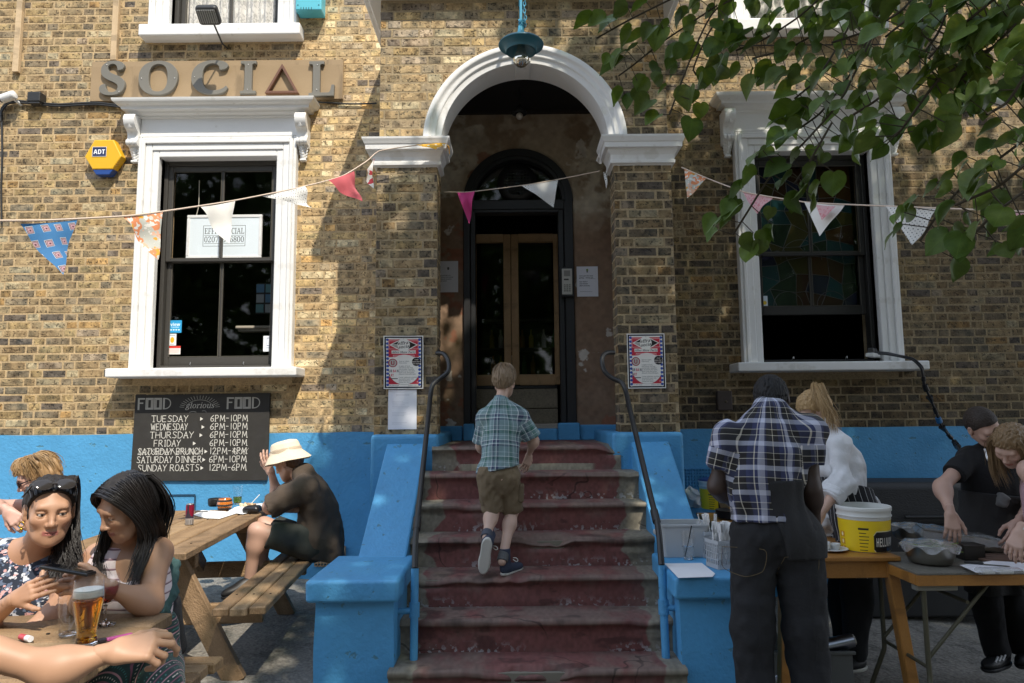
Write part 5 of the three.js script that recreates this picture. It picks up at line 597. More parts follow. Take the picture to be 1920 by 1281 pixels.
// joints -> body. J: head (centre), face (direction), crown (up), neck, chest, waist, pelvis, sL sR eL eR wL wR hL hR kL kR aL aR tL tR (missing limbs are skipped)
function figure(label, J, o = {}) {
  const s = o.s || 1, skin = o.skin || [0.58, 0.37, 0.27], body = new Field(), hb = basis(J.face, J.crown || V(0, 1, 0)), up = J.neck.clone().sub(J.pelvis).normalize(), rt = J.sL.clone().sub(J.sR).normalize(), fw = rt.clone().cross(up).normalize(), X = up.clone().cross(fw).normalize(), TB = [X, up, fw];
  const tw = o.tw || 1, torso = [[J.chest, V(0.155 * tw, 0.17, 0.108)], [J.waist, V(0.135 * tw, 0.14, 0.098)], [J.pelvis, V(0.165 * tw, 0.125, 0.12)]]; if (o.bust) for (const m of [-1, 1]) torso.push([J.chest.clone().addScaledVector(X, m * 0.07 * s).addScaledVector(fw, 0.075 * s).addScaledVector(up, -0.04 * s), V(0.066, 0.066, 0.062)]); if (o.belly) torso.push([J.waist.clone().addScaledVector(fw, 0.03 * s), V(0.14 * tw, 0.14, 0.11)]);
  const bones = { neck: [J.neck, J.head.clone().addScaledVector(hb[1], -0.05 * s).addScaledVector(hb[2], -0.015 * s), 0.054, 0.05], cl: [J.sR, J.sL, 0.052, 0.052], trL: [J.neck, mixV(J.neck, J.sL, 0.75), 0.05, 0.042], trR: [J.neck, mixV(J.neck, J.sR, 0.75), 0.05, 0.042] };
  for (const m of ['L', 'R']) { if (J['e' + m]) { bones['ua' + m] = [J['s' + m], J['e' + m], 0.05, 0.039]; if (J['w' + m]) bones['fa' + m] = [J['e' + m], J['w' + m], 0.04, 0.026]; } if (J['k' + m]) { bones['th' + m] = [J['h' + m], J['k' + m], 0.085, 0.055]; if (J['a' + m]) { bones['ca' + m] = [J['k' + m], J['a' + m], 0.053, 0.036]; if (J['t' + m]) bones['ft' + m] = [J['a' + m], J['t' + m], 0.036, 0.026]; } } }
  const lw = o.lw || 1, addT = (f, i, k = 0.09) => torso.forEach(([c, r]) => f.ell(c, r.clone().multiplyScalar(s).addScalar(i), k * s, TB)), addB = (f, n, i0 = 0, i1 = 0, t0 = 0, t1 = 1, k = 0.04, opt) => { const b = bones[n]; if (!b) return; const q = /^(th|ca|ua|fa)/.test(n) ? lw : 1; f.cone(mixV(b[0], b[1], t0), mixV(b[0], b[1], t1), lerp(b[2], b[3], t0) * s * q + i0, lerp(b[2], b[3], t1) * s * q + i1, k * s, opt); };
  addT(body, 0); for (const n in bones) { addB(body, n); if (/^fa/.test(n)) { const b = bones[n]; body.ball(mixV(b[0], b[1], 0.22), 0.042 * s * lw, 0.05 * s); } if (/^ca/.test(n)) { const b = bones[n]; body.ball(mixV(b[0], b[1], 0.3).addScaledVector(fw, o.calf === undefined ? -0.012 * s : o.calf), 0.052 * s * lw, 0.06 * s); } }
  const head = new Field(), HP = headField(head, J.head, hb, s * (o.hs || 1), { lid: o.lid }); const hsz = s * (o.hs || 1);
  const lip = o.lip || [skin[0] * 0.82, skin[1] * 0.5, skin[2] * 0.5], hcol = (x, y, z) => { const v = V(x, y, z).sub(J.head), a = v.dot(hb[0]) / hsz, b = v.dot(hb[1]) / hsz, c = v.dot(hb[2]) / hsz; let q = skin; const L = sm(0.0095, 0.0065, Math.abs(b + 0.0645)) * sm(0.028, 0.022, Math.abs(a)) * sm(0.074, 0.08, c); q = q.map((u, i) => lerp(u, lip[i], L)); const ch = sm(0.03, 0.0, Math.hypot(Math.abs(a) - 0.043, b + 0.03)) * sm(0.03, 0.06, c) * 0.25; q = [q[0], q[1] * (1 - 0.25 * ch), q[2] * (1 - 0.2 * ch)]; const k = 0.94 + 0.12 * noise(x * 60, y * 60, z * 60); return q.map(u => u * k); };
  const bcol = (x, y, z) => { const k = 0.93 + 0.14 * noise(x * 25, y * 25, z * 25); return skin.map((u, i) => u * k * (i ? 1 : 1)); };
  const nk = bones.neck; head.cone(nk[0], nk[1], nk[2] * s * 0.9, nk[3] * s * 0.93, 0.03 * s);
  const parts = []; if (!o.noBody) parts.push(iso((x, y, z) => body.at(x, y, z), body.bounds(), 0.012 * Math.max(0.8, s), bcol)); const hbb = new THREE.Box3().setFromCenterAndSize(J.head.clone().addScaledVector(hb[1], -0.012 * s), V(0.29, 0.31, 0.29).multiplyScalar(hsz)); if (!o.noHead) parts.push(iso((x, y, z) => head.at(x, y, z), hbb, 0.0035, hcol));
  for (const h of o.hands || []) { const f = new Field(); const tips = handField(f, h.w, h.dir, h.back, h.thumb, s * (h.s || 1), h.curl, h.spread, h.tc); h.tips = tips; parts.push(iso((x, y, z) => f.at(x, y, z), f.bounds(0.008), 0.0032, bcol)); }
  const P = mesh('person', mg(parts), skinM); tag(P, label, 'person');
  const api = { o: P, body, bones, torso, TB, hb, HP, s, hsz, J, fw, up, X, addT, addB };
  if (o.eyes) for (const m of [-1, 1]) { const c = HP(m * 0.032, 0.0038, 0.0760), look = (o.look || hb[2]).clone().normalize(), g = new THREE.SphereGeometry(0.0125 * hsz, 24, 18), col = [], p = g.attributes.position, v = V(); for (let i = 0; i < p.count; i++) { v.fromBufferAttribute(p, i).normalize(); const t = v.dot(look); col.push(...(t > 0.972 ? [0.01, 0.008, 0.006] : t > 0.885 ? [0.06, 0.03, 0.015] : [0.42, 0.38, 0.35])); } g.setAttribute('color', new THREE.Float32BufferAttribute(col, 3)); mesh('eye', T(g, c.x, c.y, c.z), phys([1, 1, 1], 0.12, { vertexColors: true }), P);
    const lid = new Field(); lid.cone(HP(m * 0.0205, 0.0045 - (o.lid || 0) * 0.5, 0.0825), HP(m * 0.031, 0.0085 - (o.lid || 0), 0.0888), 0.0011 * hsz, 0.0016 * hsz, 0.002).cone(HP(m * 0.031, 0.0085 - (o.lid || 0), 0.0888), HP(m * 0.046, 0.0045 - (o.lid || 0) * 0.6, 0.0795), 0.0016 * hsz, 0.0013 * hsz, 0.002); mesh('eyelashes', iso((x, y, z) => lid.at(x, y, z), lid.bounds(0.004), 0.0009, null), hairDark, P);
    const br = new Field(); br.cone(HP(m * 0.014, 0.026, 0.0895), HP(m * 0.032, 0.0325, 0.087), 0.0026 * hsz, 0.0034 * hsz, 0.003).cone(HP(m * 0.032, 0.0325, 0.087), HP(m * 0.053, 0.025, 0.071), 0.0034 * hsz, 0.0012 * hsz, 0.003); mesh('eyebrow', iso((x, y, z) => br.at(x, y, z), br.bounds(0.004), 0.0015, null), o.brow || hairDark, P); }
  return api;
}
const hairDark = phys([0.012, 0.009, 0.008], 0.42, { sheen: 0.2 });
// a garment over chosen bones: torso inflate, [bone, i0, i1, t0, t1] list, clip planes [point, normal] for the whole, fold depth
function garment(A, name, { torso, bones = [], clip = [], fold = 0.006, fr = [9, 4, 9], h = 0.011, mat, uv, extra, k = 0.05 }) {
  const f = new Field(); if (torso !== undefined) A.addT(f, torso); for (const [n, i0, i1, t0 = 0, t1 = 1, flat] of bones) { const b = A.bones[n]; if (!b) continue; const cuts = flat === false ? null : [[mixV(b[0], b[1], t1), b[1].clone().sub(b[0]).normalize()]]; A.addB(f, n, i0, i1, t0, t1, k, { cuts }); } if (extra) extra(f);
  const F2 = (x, y, z) => { let d = f.at(x, y, z); if (fold && Math.abs(d) < 0.06) d += fold * (2 * noise(x * fr[0], y * fr[1], z * fr[2]) + noise(x * fr[0] * 2.6 + 5, y * fr[1] * 2.6, z * fr[2] * 2.6) - 1.5); for (const [c, n] of clip) d = Math.max(d, (x - c.x) * n.x + (y - c.y) * n.y + (z - c.z) * n.z); return d; };
  let g = iso(F2, f.bounds(0.04), h, null); g = uvBy(g, uv || ((p) => { const v = p.clone().sub(A.J.pelvis); return [Math.atan2(v.dot(A.X), v.dot(A.fw) * 1.4 + 0.001) * 0.16, v.dot(A.up)]; })); return mesh(name, g, mat, A.o);
}
// torso by angle round its axis, sleeves along the arm
const clothUV = A => (p, m) => { for (const n of ['uaL', 'uaR', 'faL', 'faR', 'thL', 'thR', 'caL', 'caR']) { const b = A.bones[n]; if (!b) continue; const d = b[1].clone().sub(b[0]), L = d.length(); d.normalize(); const q = m.clone().sub(b[0]), t = q.dot(d), r = q.addScaledVector(d, -t).length(); if (t > L * (n[0] === 'u' || n[0] === 't' ? 0.24 : -0.1) && t < L * 1.3 && r < 0.11 * A.s + (n[0] === 't' ? 0.03 : 0)) { const v = p.clone().sub(b[0]), tt = v.dot(d), w = v.addScaledVector(d, -tt), e1 = A.fw.clone().addScaledVector(d, -A.fw.dot(d)).normalize(), e2 = d.clone().cross(e1); return [Math.atan2(w.dot(e2), w.dot(e1)) * 0.062 * A.s + 0.3, tt]; } } const v = p.clone().sub(A.J.pelvis); return [Math.atan2(v.dot(A.X), -v.dot(A.fw) * 1.2 + (A.uvFront ? 2.4 * v.dot(A.fw) : 0)) * 0.15 * A.s, v.dot(A.up)]; };
// locks of hair following guide curves
function locks(A, name, guides, n, mat, seed, { r0 = 0.005, spread = 0.02, seg = 9, wave = 0.006 } = {}) {
  const r = rng(seed), L = []; for (let i = 0; i < n; i++) { const g = guides[i % guides.length], a = V(r() - 0.5, r() - 0.5, r() - 0.5).multiplyScalar(2 * spread), b = V(r() - 0.5, r() - 0.5, r() - 0.5).multiplyScalar(2 * spread), ph = r() * 9, cut = 0.72 + r() * 0.3, cv = new THREE.CatmullRomCurve3(g), pts = []; for (let k = 0; k <= seg; k++) { const t = k / seg * Math.min(1, cut), p = cv.getPoint(t); p.addScaledVector(a, 0.35 + 0.65 * t).addScaledVector(b, t * t); p.x += wave * Math.sin(ph + t * 9) * t; p.z += wave * Math.cos(ph + t * 11) * t; pts.push(p); }
    const T0 = new THREE.TubeGeometry(new THREE.CatmullRomCurve3(pts), seg, r0, 4), q = T0.attributes.position, v = V(); for (let k = 0; k <= seg; k++) { const w = k < 1 ? 0.7 : 1 - Math.pow(k / seg, 3) * 0.9, c = V(); for (let j = 0; j < 4; j++) c.add(v.fromBufferAttribute(q, k * 5 + j)); c.multiplyScalar(0.25); for (let j = 0; j < 5; j++) { v.fromBufferAttribute(q, k * 5 + j).sub(c).multiplyScalar(w).add(c); q.setXYZ(k * 5 + j, v.x, v.y, v.z); } } T0.computeVertexNormals(); L.push(T0); }
  return mesh(name, mg(L), mat, A.o);
}
// a close cap of hair over the skull; keep(a, b, c) < 0 where hair grows, in head axes
function hairCap(A, mat, grow, keep, nz = 0.004, fq = 60, name = 'hair') {
  const f = new Field(), E = (x, y, z, a, b, c, k) => f.ell(A.HP(x, y, z), V(a, b, c).multiplyScalar(A.hsz).addScalar(grow), k, A.hb); E(0, 0.036, -0.014, 0.075, 0.087, 0.095, 0.02); E(0, 0.0, -0.05, 0.06, 0.07, 0.055, 0.04);
  const F2 = (x, y, z) => { let d = f.at(x, y, z); const v = V(x, y, z).sub(A.J.head).multiplyScalar(1 / A.hsz), a = v.dot(A.hb[0]), b = v.dot(A.hb[1]), c = v.dot(A.hb[2]); if (Math.abs(d) < 0.03) d += nz * (2 * noise(a * fq * 1.7, b * fq * 0.45, c * fq) - 1); return Math.max(d, keep(a, b, c) * A.hsz); };
  return mesh(name, iso(F2, f.bounds(0.02), 0.0042, null), mat, A.o);
}
const capShort = (a, b, c) => Math.max(lerp(-0.078, 0.068, sm(-0.075, 0.075, c)) - b, c - 0.115);
function shoe(A, heel, toe, up, mat, sole, s = 1, o = {}) { const d = toe.clone().sub(heel).normalize(), f = new Field(), u = up.clone().addScaledVector(d, -up.dot(d)).normalize(), L = toe.distanceTo(heel), B = [d.clone().cross(u), u, d]; f.ell(mixV(heel, toe, 0.25).addScaledVector(u, 0.035 * s), V(0.037, 0.045, 0.07).multiplyScalar(s), 0.03 * s, B).ell(mixV(heel, toe, 0.68).addScaledVector(u, 0.022 * s), V(0.044, 0.034, 0.095).multiplyScalar(s), 0.04 * s, B); if (o.high) f.cone(mixV(heel, toe, 0.2).addScaledVector(u, 0.04 * s), mixV(heel, toe, 0.16).addScaledVector(u, o.high * s), 0.04 * s, 0.042 * s, 0.03 * s); const c = mixV(heel, toe, 0.5), cut = (x, y, z) => (x - c.x) * -u.x + (y - c.y) * -u.y + (z - c.z) * -u.z; const top = mixV(heel, toe, 0.16).addScaledVector(u, (o.high || 0.2) * s);
  const m = mesh('shoe', iso((x, y, z) => Math.max(f.at(x, y, z), cut(x, y, z), o.high ? (x - top.x) * u.x + (y - top.y) * u.y + (z - top.z) * u.z : -1), f.bounds(0.02), 0.006, null), mat, A.o);
  const f2 = new Field(); f2.ell(mixV(heel, toe, 0.25), V(0.041, 0.03, 0.072).multiplyScalar(s), 0.02 * s, B).ell(mixV(heel, toe, 0.68), V(0.047, 0.03, 0.098).multiplyScalar(s), 0.04 * s, B); mesh('sole', iso((x, y, z) => { const h = -cut(x, y, z); return Math.max(f2.at(x, y, z), h - 0.006 * s, -h - 0.016 * s); }, f2.bounds(0.01), 0.005, null), sole, m); return m; }
// ---------- cloth ----------
function plaid(n, st, bg, horiz) { // st: [from, to, colour] across a unit tile, mixed warp and weft
  const line = (t, L) => { let c = bg; for (const [a, b, q] of L) if (t >= a && t < b) c = q; return c; };
  return tex(n, n, (i, j) => { const a = line(i / n, st), b = line(j / n, horiz || st), w = ((i + j) >> 1) % 2 ? 0.62 : 0.38, k = 0.92 + 0.16 * h3(i, j, 7); return [0, 1, 2].map(q => lerp(a[q], b[q], w) * k); });
}
const foldB = tex(256, 256, (i, j) => { const v = 0.5 * pf(i, j, 256, 4, 901, 4) + 0.3 * pn(i, j, 256, 128, 905) + 0.2 * pf(i, j, 256, 12, 907, 3); return [v, v, v]; });
const cloth = (c, map, rep, o = {}) => { if (map) { map.repeat.set(1 / rep, 1 / rep); } return phys(c, 0.9, { map: map || null, bumpMap: foldB, bumpScale: 0.004, sheen: 0.25, sheenRoughness: 0.8, sheenColor: C(...c), ...o }); };
const blackCloth = cloth([0.013, 0.013, 0.0145], null, 1, { sheen: 0.04 }), blackCloth2 = cloth([0.02, 0.02, 0.021], null, 1, { sheen: 0.04 });
const navyShoe = std([0.035, 0.045, 0.075], 0.85, { bumpMap: foldB, bumpScale: 0.003 }), rubber = std([0.55, 0.53, 0.48], 0.7), blackShoe = std([0.014, 0.014, 0.015], 0.5);
const below = (p, n = V(0, -1, 0)) => [p, n.normalize()], cutTop = p => [p, V(0, 1, 0)];

{ // boy on the steps
  const yT = 1.25 - 4 * RH + 0.004, hR = aty(941, 1077, yT), tR = aty(974, 1064, yT), z = 2.06;
  const J = { head: at(946, 715, 1.93), face: V(0.28, -0.22, -1), neck: at(938, 758, 1.99), sL: at(908, 784, 2.0), sR: at(977, 780, 1.99), chest: at(940, 806, 2.01), waist: at(938, 850, 2.05), pelvis: at(935, 892, 2.08), eL: at(901, 836, 1.95), wL: at(915, 858, 1.78), eR: at(1001, 826, 1.97), wR: at(992, 852, 1.86), hL: at(917, 902, 2.09), hR: at(956, 902, 2.07), kL: at(923, 958, 2.08), aL: at(912, 1008, 2.22), kR: at(961, 955, 2.03), aR: hR.clone().add(V(0.002, 0.075, 0.005)) };
  const A = figure('boy in a green plaid shirt and khaki shorts climbing the steps', J, { s: 0.72, hs: 1.16, skin: [0.56, 0.37, 0.28], headPlain: false, tw: 0.94, calf: 0.004, hands: [{ w: J.wR, dir: V(-0.3, -0.95, -0.1), back: V(0.5, 0, 1), thumb: -1, curl: [0.2, 0.3, 0.2] }, { w: J.wL, dir: V(0.5, -0.4, -0.8), back: V(-0.6, 0, 0.3), thumb: 1 }] });
  const pl = plaid(256, [[0.02, 0.10, [0.04, 0.05, 0.10]], [0.10, 0.125, [0.75, 0.78, 0.78]], [0.17, 0.26, [0.04, 0.05, 0.10]], [0.26, 0.28, [0.75, 0.78, 0.78]], [0.42, 0.44, [0.55, 0.62, 0.62]], [0.52, 0.64, [0.035, 0.12, 0.09]], [0.64, 0.66, [0.75, 0.78, 0.78]], [0.80, 0.82, [0.5, 0.58, 0.58]]], [0.17, 0.255, 0.265]);
  const hem0 = at(897, 889, 2.12), hem1 = at(985, 869, 2.05), hn = hem1.clone().sub(hem0).cross(V(0, 0, 1)).normalize(); if (hn.y > 0) hn.negate();
  garment(A, 'shirt', { torso: 0.022, bones: [['cl', 0.012, 0.012, 0, 1, false], ['uaL', 0.018, 0.026, 0, 0.82], ['uaR', 0.018, 0.026, 0, 0.86], ['trL', 0.012, 0.012, 0, 1, false], ['trR', 0.012, 0.012, 0, 1, false]], clip: [[hem0, hn]], fold: 0.010, fr: [13, 6, 13], mat: cloth([1, 1, 1], pl, 0.165), uv: clothUV(A) });
  garment(A, 'collar', { bones: [['neck', 0.012, 0.010, 0.1, 0.36]], fold: 0.002, mat: cloth([1, 1, 1], pl, 0.165), uv: clothUV(A), h: 0.006 });
  for (const m of ['uaL', 'uaR']) garment(A, 'cuff', { bones: [[m, 0.03, 0.032, 0.74, 0.9]], fold: 0.004, mat: cloth([1, 1, 1], pl, 0.165), uv: clothUV(A), h: 0.007, clip: [[mixV(...A.bones[m].slice(0, 2), 0.74), A.bones[m][0].clone().sub(A.bones[m][1]).normalize()]] });
  const kh = cloth([0.165, 0.12, 0.07]); garment(A, 'shorts', { bones: [['thL', 0.010, 0.027, -0.1, 1.06], ['thR', 0.010, 0.027, -0.1, 1.08]], extra: f => f.ell(J.pelvis, V(0.122, 0.10, 0.096), 0.04, A.TB), clip: [[J.pelvis.clone().add(V(0, 0.06, 0)), V(0, 1, 0)]], fold: 0.012, fr: [16, 12, 16], mat: kh, uv: clothUV(A), h: 0.007, k: 0.008 });
  for (const [p, q] of [[at(978, 925, 2.07), 1], [at(908, 930, 2.1), -1]]) mesh('pocket', warp(rbox(0.035, 0.11, 0.08, 0.014, 0, 0, 0).translate(p.x, p.y, p.z), 0.02, 14), kh, A.o);
  hairCap(A, phys([0.20, 0.135, 0.075], 0.55, { sheen: 0.3 }), 0.010, capShort, 0.006, 90);
  const HP = A.HP, G = []; for (let i = 0; i < 14; i++) { const a = i / 14 * PI * 2, x = 0.072 * Math.cos(a), zz = 0.085 * Math.sin(a) - 0.014, low = zz > 0.03 ? 0.07 : zz > -0.04 ? 0.0 : -0.055; G.push([HP(0.01, 0.125, -0.05), HP(x * 0.6, 0.122, zz * 0.65 - 0.014), HP(x * 1.05, 0.08, zz * 1.1), HP(x * 1.08, low, zz * 1.08)]); } locks(A, 'hair_locks', G, 420, phys([0.22, 0.15, 0.085], 0.55, { sheen: 0.3 }), 21, { r0: 0.0026, spread: 0.011, wave: 0.001, seg: 6 });
  garment(A, 'sock', { bones: [['caL', 0.006, 0.010, 0.84, 1.0]], fold: 0.003, h: 0.006, mat: cloth([0.07, 0.075, 0.095]) }); garment(A, 'sock', { bones: [['caR', 0.006, 0.010, 0.86, 1.0]], fold: 0.003, h: 0.006, mat: cloth([0.10, 0.10, 0.10]) });
  shoe(A, hR, tR.add(V(0.01, 0, 0.01)), V(0, 1, 0), navyShoe, rubber, 0.78, { high: 0.185 });
  const tL = at(905, 1077, 2.20), hL = at(915, 1006, 2.27); shoe(A, hL, tL, V(0.12, 0.1, -1), navyShoe, rubber, 0.80, { high: 0.14 });
  for (const q of [at(962, 1046, 2.17), at(924, 1024, 2.2)]) mesh('lace', tube([q, q.clone().add(V(0.02, 0.0, 0.01)), q.clone().add(V(0.03, -0.014, 0.012)), q.clone().add(V(0.018, -0.02, 0.014)), q.clone().add(V(0.0, -0.008, 0.006))], 0.0024, 18, 5), std([0.6, 0.58, 0.52], 0.9), A.o);
}
{ // man in the checked shirt
  const J = { head: at(1448, 752, 2.84), face: V(0.42, -0.62, -0.72), crown: V(0.15, 0.8, -0.55), neck: at(1441, 776, 2.95), sL: at(1366, 822, 2.99), sR: at(1513, 812, 3.0), chest: at(1436, 850, 2.99), waist: at(1430, 925, 3.02), pelvis: at(1452, 1002, 3.03), eL: at(1345, 912, 2.98), wL: at(1392, 958, 2.76), eR: at(1521, 916, 3.02), wR: at(1529, 1002, 2.86), hL: at(1412, 1015, 3.03), hR: at(1497, 1012, 3.03), kL: at(1410, 1180, 3.03), kR: at(1512, 1180, 3.05), aL: at(1418, 1352, 3.05), aR: at(1520, 1352, 3.07) };
  const dk = [0.048, 0.028, 0.021], A = figure('man in a black and white checked shirt and black apron seen from behind', J, { s: 1.02, tw: 1.08, lw: 1.02, skin: dk, lip: [0.05, 0.025, 0.02], hands: [{ w: J.wR, dir: V(-0.1, -0.9, -0.4), back: V(1, 0, 0.3), thumb: -1 }, { w: J.wL, dir: V(0.6, -0.5, -0.6), back: V(-0.3, 0.4, 0.6), thumb: 1 }] });
  const pl = plaid(256, [[0, 0.22, [0.012, 0.011, 0.011]], [0.22, 0.25, [0.72, 0.66, 0.55]], [0.25, 0.47, [0.02, 0.02, 0.02]], [0.47, 0.53, [0.05, 0.06, 0.14]], [0.53, 0.70, [0.55, 0.56, 0.68]], [0.70, 0.78, [0.04, 0.05, 0.13]], [0.78, 0.81, [0.72, 0.66, 0.55]], [0.81, 1, [0.035, 0.042, 0.10]]], [0.02, 0.02, 0.02], [[0, 0.22, [0.014, 0.012, 0.012]], [0.22, 0.25, [0.6, 0.56, 0.47]], [0.25, 0.52, [0.03, 0.036, 0.09]], [0.52, 0.72, [0.5, 0.52, 0.62]], [0.72, 0.97, [0.02, 0.02, 0.03]], [0.97, 1, [0.6, 0.56, 0.47]]]), sm1 = cloth([1, 1, 1], pl, 0.115), uvm = clothUV(A);
  const hem = at(1420, 982, 3.15); garment(A, 'shirt', { torso: 0.026, bones: [['cl', 0.02, 0.02, 0, 1, false], ['uaL', 0.022, 0.034, 0, 0.62], ['uaR', 0.022, 0.034, 0, 0.60], ['trL', 0.02, 0.02, 0, 1, false], ['trR', 0.02, 0.02, 0, 1, false]], clip: [[hem, V(0.05, -1, 0.0).normalize()]], fold: 0.024, fr: [8, 5, 8], mat: sm1, uv: uvm, h: 0.009, k: 0.028 });
  garment(A, 'collar', { bones: [['neck', 0.016, 0.014, 0.05, 0.36]], fold: 0.003, mat: sm1, uv: uvm, h: 0.007 });
  const band = (p, q, i) => garment(A, 'apron_tie', { torso: i, clip: [[p, V(0, 1, 0)], [q, V(0, -1, 0)]], fold: 0.006, mat: blackCloth, h: 0.008 }); band(at(1430, 903, 3.15), at(1430, 919, 3.15), 0.030);
  garment(A, 'apron', { torso: 0.032, bones: [['thL', 0.03, 0.035, 0, 0.5], ['thR', 0.03, 0.035, 0, 0.45]], clip: [[at(1440, 903, 3.16), V(0, 1, 0)], [at(1500, 1052, 3.16), V(0.0, -1, 0)], [at(1452, 960, 3.16), V(-1, -0.28, 0.25).normalize()]], fold: 0.014, mat: blackCloth2, h: 0.010 });
  garment(A, 'trousers', { bones: [['thL', 0.014, 0.042, -0.05, 1, false], ['thR', 0.014, 0.042, -0.05, 1, false], ['caL', 0.044, 0.040], ['caR', 0.044, 0.040]], extra: f => f.ell(J.pelvis, V(0.188, 0.135, 0.135), 0.06, A.TB), clip: [[at(1440, 962, 3.2), V(0, 1, 0)]], fold: 0.014, fr: [11, 9, 11], mat: blackCloth, uv: uvm, h: 0.011, k: 0.03 });
  // stitched back pockets
  for (const c of [[1384, 1050, -1], [1482, 1060, 1]]) { const q = [[-30, -25], [32, -28], [32, 12], [2, 24], [-28, 14], [-30, -25]].map(([a, b]) => at(c[0] + a, c[1] + b, 3.03)); mesh('pocket_stitch', tube(q.map(p => { let zz = p.z; const hit = A.body; for (let z2 = 3.4; z2 > 2.9; z2 -= 0.004) if (hit.at(p.x, p.y, z2) < 0.026) { zz = z2 + 0.002; break; } return V(p.x, p.y, zz); }), 0.0016, 60, 4), std([0.12, 0.085, 0.04], 0.8), A.o); }
  hairCap(A, phys([0.008, 0.007, 0.007], 0.75), 0.008, capShort, 0.005, 130);
  shoe(A, at(1415, 1374, 3.12), at(1415, 1372, 2.85), V(0, 1, 0), blackShoe, blackShoe, 1.05); shoe(A, at(1520, 1374, 3.14), at(1525, 1372, 2.87), V(0, 1, 0), blackShoe, blackShoe, 1.05);
}
{ // cook in the white shirt
  const J = { head: at(1527, 768, 1.80), face: V(-0.75, -0.6, -0.25), crown: V(-0.45, 0.85, 0.1), neck: at(1550, 803, 1.84), sL: at(1573, 838, 2.0), sR: at(1558, 826, 1.70), chest: at(1572, 868, 1.86), waist: at(1590, 918, 1.86), pelvis: at(1600, 965, 1.86), eL: at(1577, 905, 2.08), wL: at(1540, 962, 2.12), eR: at(1525, 900, 1.7), wR: at(1500, 940, 1.8), hL: at(1606, 985, 1.95), hR: at(1592, 985, 1.77), kL: at(1604, 1112, 1.95), kR: at(1580, 1108, 1.76), aL: at(1606, 1228, 1.93), aR: at(1582, 1215, 1.74) };
  const A = figure('blonde cook in a white shirt and striped apron bending over the serving table', J, { s: 0.97, skin: [0.56, 0.36, 0.27], hands: [{ w: J.wL, dir: V(-0.6, -0.8, 0), back: V(0, 0.2, 1), thumb: 1 }, { w: J.wR, dir: V(-0.6, -0.8, 0), back: V(0, 0.5, -1), thumb: -1 }] });
  garment(A, 'shirt', { torso: 0.03, bones: [['cl', 0.02, 0.02, 0, 1, false], ['uaL', 0.026, 0.036, 0, 1, false], ['uaR', 0.026, 0.036, 0, 1, false], ['faL', 0.03, 0.03, 0, 0.42], ['faR', 0.03, 0.03, 0, 0.42], ['trL', 0.02, 0.02, 0, 1, false], ['trR', 0.02, 0.02, 0, 1, false], ['neck', 0.012, 0.01, 0, 0.3]], clip: [[at(1600, 950, 1.9), V(-0.35, -1, 0).normalize()]], fold: 0.028, fr: [9, 7, 9], mat: cloth([0.70, 0.70, 0.71]), h: 0.009, k: 0.025 });
  garment(A, 'cuff', { bones: [['faL', 0.038, 0.036, 0.26, 0.52]], clip: [[mixV(J.eL, J.wL, 0.26), J.eL.clone().sub(J.wL).normalize()]], fold: 0.006, mat: cloth([0.72, 0.72, 0.73]), h: 0.007 });
  const str = tex(64, 64, (i) => { const s = i % 64 < 6; return s ? [0.5, 0.5, 0.5] : [0.022, 0.022, 0.026]; });
  garment(A, 'apron', { torso: 0.04, bones: [['thL', 0.04, 0.05, 0, 0.8], ['thR', 0.04, 0.05, 0, 0.8]], clip: [[at(1590, 905, 1.9), V(0.25, 1, 0).normalize()], [at(1600, 1075, 1.9), V(0, -1, 0)]], fold: 0.01, mat: cloth([1, 1, 1], str, 0.035), uv: clothUV(A) });
  garment(A, 'trousers', { bones: [['thL', 0.02, 0.03, 0, 1, false], ['thR', 0.02, 0.03, 0, 1, false], ['caL', 0.036, 0.038], ['caR', 0.036, 0.038]], fold: 0.014, mat: blackCloth, k: 0.03 });
  const hm = phys([0.42, 0.27, 0.12], 0.5, { sheen: 0.4 }), HP = A.HP; hairCap(A, hm, 0.014, (a, b, c) => lerp(-0.06, 0.06, sm(-0.06, 0.06, c)) - b, 0.006, 80); const bun = HP(0.0, 0.10, -0.085), G = []; for (let i = 0; i < 12; i++) { const a = i / 12 * PI * 2; G.push([HP(0.075 * Math.cos(a), 0.02 + 0.05 * Math.sin(a), 0.03), HP(0.085 * Math.cos(a), 0.06 + 0.06 * Math.sin(a), -0.03), HP(0.03 * Math.cos(a), 0.09 + 0.02 * Math.sin(a), -0.085), bun]); } locks(A, 'hair_locks', G, 200, hm, 5, { r0: 0.003, spread: 0.01, wave: 0.003 });
  locks(A, 'ponytail', [[bun, bun.clone().add(V(0.02, 0.04, 0.03)), at(1548, 752, 1.92), at(1562, 785, 1.95), at(1566, 815, 1.96)], [bun, bun.clone().add(V(-0.01, 0.035, 0.03)), at(1540, 748, 1.94), at(1552, 780, 1.97), at(1552, 808, 1.98)], [bun, bun.clone().add(V(0.0, 0.05, 0)), at(1530, 745, 1.9), at(1558, 775, 1.9), at(1572, 800, 1.92)]], 320, hm, 6, { r0: 0.0022, spread: 0.028, wave: 0.012 });
  shoe(A, at(1612, 1250, 1.95), at(1590, 1254, 1.98), V(0, 1, 0), blackShoe, rubber, 0.95); shoe(A, at(1585, 1232, 1.74), at(1562, 1232, 1.76), V(0, 1, 0), blackShoe, rubber, 0.95);
}
